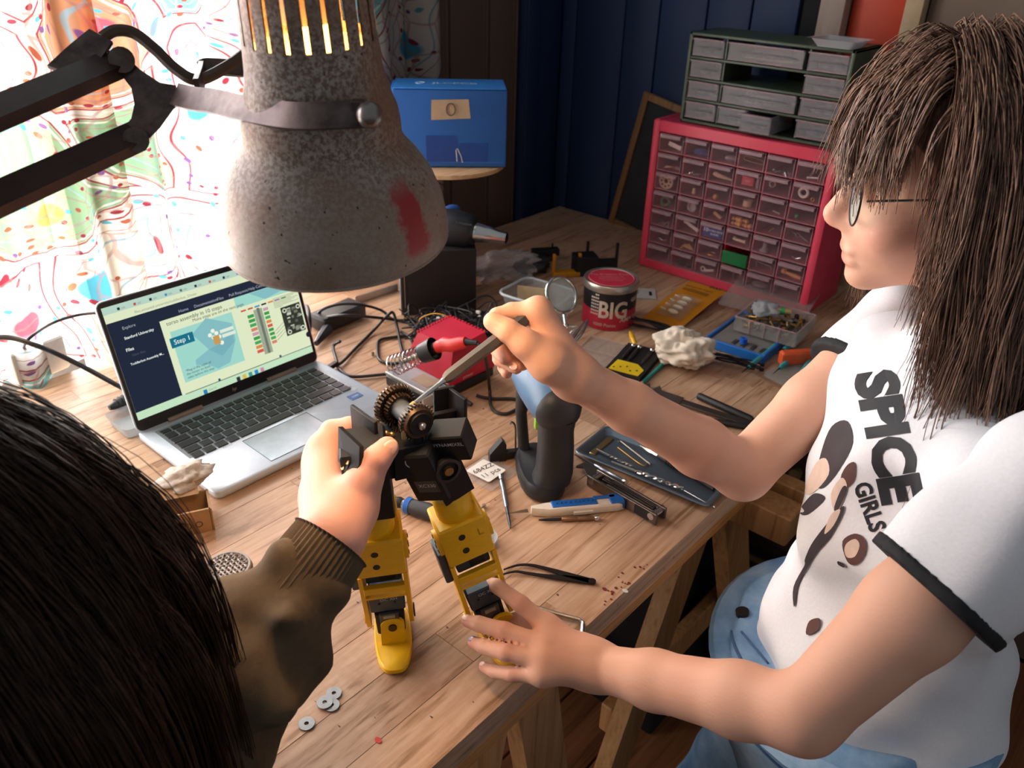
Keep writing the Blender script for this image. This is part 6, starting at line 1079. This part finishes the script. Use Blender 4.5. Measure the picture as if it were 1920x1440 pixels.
# near hand, fingers spread on the robot
HN = dict(index=[(1026, 1176, .062), (976, 1132, .080), (934, 1100, .080), (912, 1091, .074)], middle=[(1022, 1211, .062), (946, 1183, .064), (898, 1170, .060), (876, 1164, .056)], ring=[(1020, 1238, .058), (950, 1224, .057), (907, 1212, .047), (888, 1205, .039)], pinky=[(1018, 1264, .048), (962, 1264, .039), (927, 1259, .027), (908, 1251, .019)])
HN = {k: [at(*q) for q in v] for k, v in HN.items()}
for nm, r in (('index', .0125), ('middle', .0125), ('ring', .012), ('pinky', .011)): S.chain([Wn, HN[nm][0]], [.017, r], .012)
S.cap(HN['index'][0], HN['pinky'][0], .0115, .0105, .01); S.cap(Wn.lerp(HN['index'][0], .2), Wn.lerp(HN['pinky'][0], .2), .02, .018, .012)
tb0 = Wn.lerp(HN['index'][0], .3) + Vector((.010, .012, -.008)); tb1 = at(990, 1160, .038); tb2 = at(960, 1163, .030); S.cap(Wn, tb0, .016, .016, .012)
# far hand, pinching the screwdriver
HF_ = dict(thumb=[(1030, 680, .792), (985, 645, .784), (952, 620, .782), (925, 603, .786)], index=[(1009, 582, .800), (960, 584, .803), (932, 592, .800), (921, 606, .796)], middle=[(1014, 604, .815), (952, 618, .822), (930, 650, .812), (946, 672, .802)], ring=[(1020, 628, .826), (960, 650, .830), (938, 672, .818), (968, 690, .806)], pinky=[(1030, 655, .834), (980, 680, .836), (946, 688, .826), (950, 700, .818)])
HF_ = {k: [dp(*q) for q in v] for k, v in HF_.items()}
for nm, r in (('index', .0125), ('middle', .012), ('ring', .0115), ('pinky', .011)): S.chain([Wf, HF_[nm][0]], [.018, r], .012)
S.cap(HF_['index'][0], HF_['pinky'][0], .012, .0105, .01); S.chain([Wf, HF_['thumb'][0], HF_['thumb'][1]], [.019, .018, .0140], .012)
for nm, rr in (('index', (.0105, .0088, .0078, .0066)), ('middle', (.0105, .0090, .0080, .0066)), ('ring', (.0100, .0086, .0076, .0064)), ('pinky', (.0090, .0076, .0067, .0057))):
    S.chain(HN[nm], rr, .006, True); S.chain(HF_[nm], rr, .005, True)
S.chain([tb0, tb1, tb2], [.012, .0098, .0078], .006, True); S.chain(HF_['thumb'][1:], [.0132, .0114, .0098], .006, True)
body = S.mesh('body', SKIN, None); body.data.transform(PINV); body.parent = person
tint(body, [(PINV @ W1(.096, 0, -.064), .011, .75), (PINV @ W1(.094, 0, -.076), .011, .75), (PINV @ W1(.112, 0, -.034), .012, .25), (PINV @ W1(.066, .045, -.035), .03, .22)] + [(PINV @ HN[k][1], .010, .30) for k in HN] + [(PINV @ HN[k][3], .012, .35) for k in HN] + [(PINV @ HF_[k][3], .012, .3) for k in HF_])
up_n = Vector((0, 0, 1))
for k in HN: nail(PINV @ HN[k][2], PINV @ HN[k][3], -CW * .3 + up_n, {'index': .0066, 'middle': .0066, 'ring': .0064, 'pinky': .0057}[k], person, NAILM if k != 'ring' else M('nail_lilac', '#9a8fae', .25))
nail(PINV @ HF_['thumb'][2], PINV @ HF_['thumb'][3], -CW + CU * .3, .0085, person, NAILM); nail(PINV @ HF_['ring'][2], PINV @ HF_['ring'][3], -CW, .0064, person, NAILM)
for s in (-1, 1):
    MB().sph(tuple(PINV @ W1(.066, s * .031, .0)), .0128, 14, 10).build('eye', M('eye_white', '#d8d4d0', .2), person, 180)
    MB().sph(tuple(PINV @ W1(.0745, s * .031, -.002)), .0062, 12, 8).build('iris', M('iris_brown', '#3a2a22', .15), person, 180); MB().sph(tuple(PINV @ W1(.0665, s * .031, .004)), (.0140, .0140, .0115), 14, 8).build('eyelid', SKIN, person, 180)
# screwdriver in the far hand
sd = thing('screwdriver', 'grey-handled screwdriver held to the robot gears', 'screwdriver', (0, 0, 0)); q0, q1, q2 = dp(770, 762, .748), dp(832, 713, .763), dp(992, 592, .800)
rod('shaft', CHROME, sd, q0, q1, [(0, .0022), (.9, .0022), (1, .0032)], 10); rod('tip_collar', BRASS, sd, q0, q0.lerp(q1, .12), [(0, .0028), (1, .0028)], 10); rod('handle', M('driver_handle_grey', '#4c4640', .45), sd, q1, q2, [(0, .003), (.02, .0048), (.06, .0062), (.75, .0068), (.95, .0068), (1, .004)], 6, 20)
# shirt
SH = Sdf((.45, -.16, TZ - .20), (1.20, .50, TZ + .42), .0038); hem0 = TZ - .135
nk = (Sn + Sf) / 2 + Vector((.012, -.014, 0))
SH.cap(nk - up_n * .03, nk + up_n * .045, .075, .058, .03)
SH.cap(Sn + lat * .03 + Vector((0, 0, -.01)), Sf - lat * .03 + Vector((0, 0, -.01)), .058, .056, .03); belly = pel + Vector((0, 0, .12)) + fwd * .012
SH.ell(chest, (.105, .155, .14), Matrix((fwd, Vector((0, 0, 1)).cross(fwd), Vector((0, 0, 1)))).transposed(), .05)
SH.cap(chest, belly, .105, .110, .05); SH.ell(belly + Vector((0, 0, -.06)) - fwd * .02, (.130, .160, .16), Matrix((fwd, Vector((0, 0, 1)).cross(fwd), Vector((0, 0, 1)))).transposed(), .05)
def sleeve(T, a, b, r0, r1, t1): e_ = a.lerp(b, t1); T.chain([a, a.lerp(b, t1 * .5), e_ + (e_ - a) * .3], [r0, r1, r1 + .002], .025); return e_
upn = Vector((0, 0, 1)); SH.ripple(.0016, [(70, 30, 20, 0), (-25, 60, 48, 1), (15, -40, 95, 2)]); SH.ripple(.0036, [(22, 34, 14, .5), (-24, 14, 40, 2.2)])
TS = M('shirt_cotton', '#e2e2e6', .85, var=.03, scale=300, bump=.15); TRIM = M('shirt_trim_black', '#15161a', .8)
SH.plane((pel.x, pel.y, hem0), (-.12 * fwd.x, -.12 * fwd.y, -1)); shirt = SH.mesh('t_shirt', TS, None); 
sl_parts = []
for a, b, r0, r1, t1 in ((Sn, En, .058, .054, .40), (Sf, Ef, .052, .048, .26)):
    d = (b - a).normalized(); c = a.lerp(b, t1); lo = [min(a[i], b[i]) - .11 for i in range(3)]; hi = [max(a[i], b[i]) + .11 for i in range(3)]
    Q = Sdf(lo, hi, .0034); Q.chain([a - d * .03, a.lerp(b, t1 * .5), b.lerp(a, .3)], [r0, r1, r1 + .004], .02); Q.ripple(.0022, [(60 * d.x + 40, 60 * d.y, 60 * d.z + 60, 0), (-20, 90, 30, 1)]); Q.plane(c, d); sl_parts.append(Q.mesh('sleeve', TS, None))
    Q = Sdf(lo, hi, .003); Q.chain([a - d * .03, a.lerp(b, t1 * .5), b.lerp(a, .3)], [r0 + .002, r1 + .002, r1 + .006], .02); Q.ripple(.0022, [(60 * d.x + 40, 60 * d.y, 60 * d.z + 60, 0), (-20, 90, 30, 1)]); Q.plane(c + d * .001, d); Q.plane(c - d * .010, -d); sl_parts.append(Q.mesh('sleeve_trim', TRIM, None))
# print on the shirt, laid on its surface
dgv = [tuple(v.co) for v in shirt.data.vertices]; bvh = BVHTree.FromPolygons(dgv, [tuple(p.vertices) for p in shirt.data.polygons])
def decal(me_or_pts, mt, name, lift=.0007, step=9.0):
    bm = bmesh.new()
    if isinstance(me_or_pts, bpy.types.Mesh): bm.from_mesh(me_or_pts)
    else: bm.faces.new([bm.verts.new((x, y, 0)) for x, y in me_or_pts])
    bmesh.ops.triangulate(bm, faces=bm.faces)
    for _ in range(4):
        es = [e for e in bm.edges if e.calc_length() > step]
        if not es: break
        bmesh.ops.subdivide_edges(bm, edges=es, cuts=1); bmesh.ops.triangulate(bm, faces=[f for f in bm.faces if len(f.verts) > 3])
    bad = []
    for v in bm.verts:
        d = ray(v.co.x, v.co.y).normalized(); h = bvh.ray_cast(CAM, d)
        if h[0] is None: bad.append(v)
        else: v.co = h[0] + h[1] * lift
    if bad: bmesh.ops.delete(bm, geom=bad, context='VERTS')
    me = bpy.data.meshes.new(name); bm.to_mesh(me); bm.free(); me.materials.append(mt); me.transform(PINV); me.polygons.foreach_set('use_smooth', [True] * len(me.polygons)); o = bpy.data.objects.new(name, me); COL.objects.link(o); o.parent = person; return o
def ptext(s, size, c, along, upd, bold, sx=1.0, shear=0.0):
    me = text_mesh(s, size, bold, 'CENTER', shear); a, u = Vector((*along, 0)).normalized(), Vector((*upd, 0)).normalized()
    for v in me.vertices: v.co = Vector((c[0], c[1], 0)) + a * v.co.x * sx + u * v.co.y
    return me
lft = [.0004]; PB = M('shirt_print_black', '#1b1c22', .7); PSK = M('shirt_print_skin', '#d9bfae', .8); PBR = M('shirt_print_brown', '#5a3a36', .8); PDG = M('shirt_print_charcoal', '#3b3236', .8)
decal(ptext('SPICE', 104, (1662, 815), (.22, 1), (1, -.30), .055, .98, .15), PB, 'lettering'); decal(ptext('GIRLS', 44, (1630, 950), (.36, 1), (1, -.32), .03, .86), PB, 'lettering')
for pts, mt in (([(1560, 800), (1590, 790), (1600, 830), (1575, 880), (1545, 915), (1530, 905), (1540, 850)], PDG), ([(1530, 870), (1550, 860), (1555, 890), (1525, 925), (1510, 920)], PSK), ([(1548, 935), (1515, 965), (1500, 960), (1512, 940), (1530, 925)], PDG), ([(1590, 872), (1605, 868), (1603, 900), (1585, 915), (1578, 895)], PBR), ([(1580, 895), (1590, 915), (1575, 955), (1566, 960), (1560, 925)], PSK), ([(1582, 912), (1590, 918), (1572, 958), (1566, 950)], PDG),
                ([(1578, 952), (1584, 958), (1560, 1005), (1530, 1040), (1500, 1095), (1494, 1130), (1490, 1135), (1490, 1100), (1510, 1060), (1512, 1045), (1530, 1010)], PDG), ([(1560, 965), (1578, 955), (1565, 985), (1548, 1000)], PSK), ([(1582, 1014), (1604, 1000), (1622, 1008), (1626, 1030), (1615, 1052), (1600, 1058), (1588, 1045)], PBR), ([(1590, 1018), (1606, 1010), (1614, 1022), (1606, 1042), (1592, 1044), (1586, 1032)], PSK), ([(1574, 1050), (1586, 1056), (1585, 1062), (1574, 1056)], PDG),
                ([(1520, 1165), (1540, 1160), (1536, 1182), (1515, 1190)], PBR)):
    lft[0] += .00016; decal([(q.x, q.y) for q in catmull([(x, y, 0) for x, y in pts], 4, True)], mt, 'printed_figure', lft[0])
shirt.data.transform(PINV); shirt.parent = person
for o in sl_parts: o.data.transform(PINV); o.parent = person
# jeans and shoes
JE = NT('denim'); co_ = JE.coord('Object'); a_ = JE.noise(co_, 14, 4, .6); w_ = JE.noise(JE.coord('Object', (900, 900, 250)), 1, 2); c_ = JE.ramp(a_, [(.3, '#5b83ae'), (.55, '#86aacb'), (.75, '#b4cbdd')]); c_ = JE.mix(JE.math('MULTIPLY', w_, .3), c_, lin('#3f6a98')); bs_ = JE.bsdf(c_, .85); JE.l(JE.bump(w_, .3, .001), bs_.inputs['Normal']); DENIM = JE.done(bs_.outputs[0])
J = Sdf((.44, -.20, .03), (1.10, .47, TZ + .02), .0055); up3 = Vector((0, 0, 1)); M3p = Matrix((fwd, up3.cross(fwd), up3)).transposed(); ltr = up3.cross(fwd).normalized()
J.ell(pel + fwd * .035 + up3 * .02, (.135, .168, .16), M3p, .03)
for s in (-1, 1):
    hp = pel + ltr * s * .085 + fwd * .03 - up3 * .05; kn2 = hp + fwd * .06 - up3 * .27; an = kn2 - fwd * .05 - up3 * .24; J.chain([hp, kn2, an], [.098, .078, .062], .03)
J.ripple(.003, [(40, 20, 60, 0), (-30, 50, 40, 1)]); J.plane(pel + up3 * .100, (.10 * fwd.x, .10 * fwd.y, 1)); J.plane((0, 0, .05), (0, 0, -1)); jeans = J.mesh('jeans', DENIM, None); jeans.data.transform(PINV); jeans.parent = person
band = MB().tube([pel + fwd * (.142 * math.cos(t) + .030) + ltr * .170 * math.sin(t) + up3 * (.082 - .014 * math.cos(t)) for t in (2 * PI * k / 40 for k in range(40))], .017, 8, flat=.45, closed=True, up=(0, 0, 1)).build('waistband', DENIM, None); band.data.transform(PINV); band.parent = person
JS = M('denim_seam', '#3f5f86', .85); JT = M('denim_thread', '#b9a27a', .8)
jb = BVHTree.FromPolygons([tuple(v.co) for v in jeans.data.vertices], [tuple(p.vertices) for p in jeans.data.polygons]); hit = jb.ray_cast(PINV @ CAM, ray(1392, 1150).normalized()); hit = (hit[0], hit[1]) if hit[0] else (PINV @ (pel + fwd * .17), fwd)
def jseam(name, pts, r, mt, lift=.0012):
    q = []
    for px, py in pts:
        h = jb.ray_cast(PINV @ CAM, ray(px, py).normalized())
        if h[0]: q.append(h[0] + h[1] * lift)
    if len(q) > 2: MB().tube(catmull(q, 4), r, 6, flat=.6).build(name, mt, person, 180)
jseam('waist_seam', [(1368, 1160), (1390, 1185), (1415, 1215), (1440, 1245)], .0016, JS); jseam('fly_seam', [(1375, 1150), (1372, 1180), (1380, 1215), (1392, 1240)], .0022, JS); jseam('fly_stitch', [(1366, 1155), (1362, 1185), (1368, 1220)], .0008, JT)
jseam('belt_loop', [(1418, 1080), (1412, 1100), (1408, 1122)], .0045, DENIM); jseam('thigh_seam', [(1395, 1370), (1420, 1395), (1450, 1425), (1480, 1450)], .0018, JS); jseam('thigh_stitch', [(1404, 1370), (1430, 1395), (1458, 1422)], .0008, JT); jseam('pocket_seam', [(1340, 1140), (1352, 1170), (1350, 1210)], .0014, JS)
bt = MB().cyl(hit[0] - hit[1] * .002, hit[0] + hit[1] * .004, .0085, n=18).build('button', M('button_dark', '#3a3430', .35, .7), None); bt.parent = person
for s in (-1, 1): c = pel + ltr * s * .085 + fwd * .09; o = MB().loft([[(c.x + fwd.x * y + ltr.x * x, c.y + fwd.y * y + ltr.y * x, z) for x, y in [(.045 * math.cos(a) * k, .12 * math.sin(a) * k) for a in (2 * PI * i / 20 for i in range(20))]] for z, k in ((.002, .95), (.02, 1), (.05, .85), (.07, .5))]).build('shoe', BLKM, None); o.data.transform(PINV); o.parent = person
# hair
def hair(name, W, skull, n, seed, mt, parent, inv, L, bang=True, r=.0016, wave=.008, spread=.012, part=.0, root_ok=None, keep=None, steps=15, kids=10, clump=(.004, .006, .0015), lays=(1.03, 1.26), sel=None):
    rg = random.Random(seed); hb = MB(); cc = W(0, 0, 0); ex, ey, ez = [(W(*a) - cc).normalized() for a in ((1, 0, 0), (0, 1, 0), (0, 0, 1))]; g = Vector((0, 0, -1)); sx_, sy_, sz_ = skull; c0 = (-.010, 0, .028)
    done = 0
    while done < n:
        th = math.acos(1 - rg.random() * 1.35); ph = rg.uniform(-PI, PI); d = Vector((math.sin(th) * math.cos(ph), math.sin(th) * math.sin(ph), math.cos(th)))
        if sel and not sel(d): continue
        if d.z < .30 and d.x > .25: continue
        if d.z < .62 and d.x > .62: continue
        lay = rg.uniform(*lays)
        front = d.x > .28 and d.z > .45 and bang; p = Vector((c0[0] + d.x * sx_, c0[1] + d.y * sy_, c0[2] + d.z * sz_))
        sgn = 1 if d.y - part > 0 else -1
        dirv = Vector((.9, .25 * sgn + .7 * d.y, -.05)) if front else Vector((d.x * .5 - .10, sgn * (.45 + abs(d.y)), .0))
        dirv.normalize(); ln = (L * rg.uniform(.36, .52) if front else L * rg.uniform(.72, 1.08)); st = ln / steps; pts = [p]; gl = Vector((g.dot(ex), g.dot(ey), g.dot(ez))); ph1, ph2 = rg.random() * 6, rg.random() * 6; fw = rg.uniform(25, 45)
        for i in range(steps):
            f = .10 + .30 * min(1, i / 5); dirv = (dirv * (1 - f) + gl * f); dirv += Vector((math.sin(fw * i * st + ph1), math.cos(fw * i * st * .9 + ph2), 0)) * wave * (6 if i > 4 else 1.5); dirv.normalize(); p = p + dirv * st
            q = Vector(((p.x - c0[0]) / sx_, (p.y - c0[1]) / sy_, (p.z - c0[2]) / sz_)); m_ = q.length
            lim = lay if p.z > -.03 else lay - min(.25, (-.03 - p.z) * 2.5)
            if p.z > .06: lim = min(lim, 1.24 - .08 * min(1, (p.z - .06) / .05))
            if m_ < lim: q = q / m_ * lim; p = Vector((c0[0] + q.x * sx_, c0[1] + q.y * sy_, c0[2] + q.z * sz_))
            if p.z < -.02: p += Vector((0, (spread * (1 if p.y > 0 else -1)) * .15, 0))
            pts.append(p.copy())
        if keep and not keep(pts): continue
        done += 1; P0 = [cc + ex * a.x + ey * a.y + ez * a.z for a in pts]; nP = len(P0)
        for c_ in range(kids):
            o1 = Vector((rg.gauss(0, 1), rg.gauss(0, 1), rg.gauss(0, 1))) * clump[0]; o2 = Vector((rg.gauss(0, 1), rg.gauss(0, 1), rg.gauss(0, .5))) * clump[1]; rr = r * rg.uniform(.6, 1.4); f1 = rg.uniform(.5, 1.6); cut = rg.uniform(.8, 1.0); m2 = max(4, int(nP * cut))
            P = [inv @ (P0[i] + o1 * (1 - i / nP) + o2 * (i / nP) + Vector((math.sin(i * f1 + c_), math.cos(i * f1 * .8 + c_), 0)) * clump[2] * (i / nP)) for i in range(m2)]
            hb.tube(P, [rr * (1 - .8 * (i / m2) ** 2) for i in range(m2)], 3)
    return hb.build(name, mt, parent, 180)
def hair_mat(name, a, b, c):
    t = NT(name); co = t.coord('Object', (60, 60, 9)); n1 = t.noise(co, 3.2, 4, .7); base = t.ramp(n1, [(.3, a), (.5, b), (.72, c)]); bs = t.bsdf(base, .42, 0, .35); t.l(t.bump(t.noise(t.coord('Object', (300, 300, 20)), 3, 2), .25, .0015), bs.inputs['Normal']); return t.done(bs.outputs[0])
HB = hair_mat('hair_brown', '#4a382c', '#77594a', '#a88468'); HD = hair_mat('hair_dark', '#21150f', '#36241a', '#543a2a')
SKL = (.098, .080, .096)
cap_ = Sdf([v - .16 for v in Hc], [v + .16 for v in Hc], .004); cap_.ell(W1(-.018, 0, .034), (.100, .082, .095), HM3, .01); cap_.ell(W1(-.045, 0, -.035), (.062, .080, .085), HM3, .03); cap_.plane(W1(.052, 0, .045), W1(.75, 0, -.65) - Hc); hcap = cap_.mesh('hair_base', HB, None); hcap.data.transform(PINV); hcap.parent = person
def face_clear(pts):                            # keep the nose, mouth and cheek towards the bench free
    return not any(p.x > .056 and -.115 < p.z < -.004 for p in pts) and not any(p.x > .095 and p.z > -.01 for p in pts[:-2])
hair('hair', W1, SKL, 400, 3, HB, person, PINV, .365, True, .0008, .019, .012, keep=face_clear, kids=13, clump=(.0045, .0075, .0022), lays=(1.04, 1.30))
hair('fringe', W1, SKL, 120, 17, HB, person, PINV, .30, True, .0008, .010, .006, keep=lambda q: not any(p.x > .066 and p.z < -.02 for p in q), kids=14, clump=(.005, .006, .002), lays=(1.06, 1.26), sel=lambda d: d.x > .12 and d.z > .5)
hair('side_locks', W1, SKL, 70, 23, HB, person, PINV, .30, False, .0008, .013, .006, keep=face_clear, kids=12, clump=(.005, .008, .0022), lays=(1.05, 1.22), sel=lambda d: d.x > .05 and d.y > .45)
# glasses
gls = thing('glasses', 'thin round metal-rimmed glasses on the standing person', 'glasses', m=basis(W1(0, 0, 0), *[(W1(*a) - Hc).normalized() for a in ((1, 0, 0), (0, 1, 0), (0, 0, 1))])); GMm = M('glasses_metal', '#3b3a3c', .3, .8)
for s in (-1, 1):
    fm = basis((.098, s * .034, -.006), (0, 1, 0), (-.12, 0, 1), (1, .0 + s * .18, .12)); MB().torus((0, 0, 0), .0235, .0011, fm, 36, 6).build('rim', GMm, gls); MB().prism(circ(.0228, 28), -.0004, .0004, fm).build('lens', clear('spectacle_glass', '#f4faf8', '#cfe0e0', .06, .03), gls)
    MB().tube([(.092, s * .057, .000), (.06, s * .073, .004), (.0, s * .080, .004), (-.02, s * .079, -.010)], .0011, 6).build('temple', GMm, gls)
MB().tube(catmull([(.100, -.012, .0), (.105, 0, .004), (.100, .012, .0)], 4), .001, 6).build('bridge', GMm, gls)
# ---------------------------------------------------------------- the seated person at the left
H2 = dp(-198, 1095, .50); seat = Vector((-.06, .36, 0)); p2 = thing('person', 'person with long dark hair in a brown sweatshirt seen from behind, holding the robot', 'person', seat); IN2 = Matrix.Translation(-seat)
f2 = Vector((.82, .50, -.28)); z2 = Vector((.25, .12, .95))
S = Sdf((-.20, .17, TZ - .02), (.52, .70, TZ + .50), .0028); W2_, H2M = head(S, H2, f2, z2, .98)
W0 = dp(622, 1005, .705); E0 = dp(425, 1290, .645); SH0 = dp(200, 1560, .60)
S.chain([E0, dp(515, 1165, .672), dp(580, 1075, .698), W0], [.024, .024, .0235, .0245], .01); S.chain([SH0, E0], [.030, .024], .02); neck0 = W2_(-.04, 0, -.10); S.cap(neck0, neck0 - Vector((.03, .02, .07)), .052, .056, .02)
HH = dict(thumb=[(662, 948, .734), (682, 902, .730), (706, 862, .728), (726, 840, .734)], index=[(608, 842, .784), (622, 808, .792), (655, 800, .790), (688, 806, .788)], middle=[(600, 866, .788), (614, 830, .785), (655, 838, .796), (690, 846, .794)], ring=[(600, 894, .786), (620, 868, .790), (660, 872, .800), (695, 878, .796)], pinky=[(610, 920, .780), (632, 900, .788), (665, 905, .795), (690, 908, .790)])
HH = {k: [dp(*q) for q in v] for k, v in HH.items()}
for nm, r in (('index', .0145), ('middle', .0145), ('ring', .0140), ('pinky', .0130)): S.chain([W0, HH[nm][0]], [.021, r], .014)
S.cap(HH['index'][0], HH['pinky'][0], .0135, .012, .012); S.chain([W0, HH['thumb'][0], HH['thumb'][1]], [.021, .0205, .0155], .014)
S.cap(W0.lerp(HH['thumb'][0], .6), W0.lerp(HH['ring'][0], .6), .020, .019, .014); S.cap(HH['thumb'][0], HH['middle'][0], .012, .012, .012)
for nm, rr in (('index', (.0125, .0108, .0095, .0080)), ('middle', (.0125, .0108, .0095, .0080)), ('ring', (.012, .0104, .0092, .0078)), ('pinky', (.0108, .0094, .0082, .0070))): S.chain(HH[nm], rr, .006, True)
S.chain(HH['thumb'][1:], [.0150, .0125, .0105], .008, True)
b2 = S.mesh('body', SKIN2, None); b2.data.transform(IN2); b2.parent = p2
tint(b2, [(IN2 @ HH['thumb'][2], .012, .2), (IN2 @ HH['thumb'][3], .012, .25), (IN2 @ HH['index'][3], .014, .3), (IN2 @ HH['index'][0], .014, .12)]); nail(IN2 @ HH['thumb'][2], IN2 @ HH['thumb'][3], -CW * .6 + CR * .6 + CU * .3, .0105, p2, NAILM)
SWM = NT('brown_sweatshirt'); co_ = SWM.coord('Object'); n_ = SWM.noise(co_, 25, 4); f_ = SWM.noise(co_, 900, 2); bs_ = SWM.bsdf(SWM.ramp(n_, [(.3, '#4c4032'), (.7, '#655643')]), .95, 0, .15); SWM.l(SWM.bump(f_, .3, .001), bs_.inputs['Normal']); SWM = SWM.done(bs_.outputs[0])
cf = dp(617, 1022, .705); sl = [cf, dp(548, 1118, .684), dp(505, 1180, .668), dp(425, 1290, .642), dp(330, 1420, .622), dp(200, 1560, .60)]
T = Sdf((-.28, .05, TZ - .40), (.45, .66, TZ + .28), .0042); T.chain(sl[1:], [.0385, .047, .051, .056, .066], .02); tor = seat + Vector((.01, .0, TZ - .06))
T.cap(sl[-1], tor + Vector((.0, .06, .06)), .075, .11, .05); T.cap(tor + Vector((.0, .05, .06)), tor + Vector((-.06, .02, -.24)), .110, .14, .05); T.cap(tor + Vector((.04, .22, .05)), tor + Vector((.0, -.08, .06)), .07, .07, .05)
T.ripple(.0022, [(110, 20, 60, 0), (-30, 120, 50, 1.2)]); T.ripple(.0042, [(62, -44, 84, 1), (44, 64, -52, .4)]); sw_ = T.mesh('sweatshirt', SWM, None); sw_.data.transform(IN2); sw_.parent = p2
cm_ = MB(); ribs = []; P = catmull([cf + (cf - sl[1]) * .05, cf.lerp(sl[1], .5), sl[1] + (sl[1] - cf) * .12], 10); RC = frame(P[0], P[-1])
N_ = 96; rings = []
for i, p in enumerate(P):
    t = i / (len(P) - 1); rad = .0345 + .0045 * t + (.002 if i in (0,) else 0); rings.append([p + (RC.col[0].xyz * math.cos(2 * PI * k / N_) * 1.0 + RC.col[1].xyz * math.sin(2 * PI * k / N_)) * (rad + .0007 * (1 if k % 2 else -1)) for k in range(N_)])
inner = [[p + (q - p) * .90 for q in rings[0]] for p in (P[0],)][0]
cm_.loft([inner] + rings, caps=False); cu_ = cm_.build('ribbed_cuff', SWM, None, 0); cu_.data.transform(IN2); cu_.parent = p2
def lng(pts): return True
cap2 = Sdf([v - .27 for v in H2], [v + .17 for v in H2], .0045); cap2.ell(W2_(-.014, 0, .028), (.105, .091, .100), H2M, .01); cap2.cap(W2_(-.03, 0, -.02), H2 + Vector((-.02, -.01, -.17)), .088, .084, .03); cap2.plane(W2_(.055, 0, .03), W2_(.85, 0, -.5) - H2); hc2 = cap2.mesh('hair_base', HD, None); hc2.data.transform(IN2); hc2.parent = p2
hair('hair', W2_, (.098, .083, .094), 420, 9, HD, p2, IN2, .44, False, .00048, .002, .0, steps=20, kids=20, clump=(.006, .006, .0008), lays=(1.02, 1.09))
J2 = MB().loft([[(seat.x + x * 1.0, seat.y + y, z) for x, y in [(.15 * math.cos(a), .17 * math.sin(a)) for a in (2 * PI * i / 24 for i in range(24))]] for z in (.47, .50, .58, .64)]).build('trousers', M('dark_trousers', '#20222a', .8), None); J2.data.transform(IN2); J2.parent = p2
for s in (-1, 1): o = MB().tube([seat + Vector((.0, s * .09, .53)), seat + Vector((.20, s * .10, .52)), seat + Vector((.23, s * .10, .45)), seat + Vector((.20, s * .10, .06))], [.08, .07, .065, .045], 14).build('trouser_leg', M('dark_trousers', '#20222a', .8), None); o.data.transform(IN2); o.parent = p2
st_ = thing('stool', 'round wooden stool under the seated person', 'stool', seat); MB().prism(circ(.16, 28), .44, .468).build('seat', PLY, st_)
for a in range(4): MB().cyl((.10 * math.cos(a * PI / 2 + .7), .10 * math.sin(a * PI / 2 + .7), .44), (.15 * math.cos(a * PI / 2 + .7), .15 * math.sin(a * PI / 2 + .7), .002), .016).build('leg', PLY, st_)
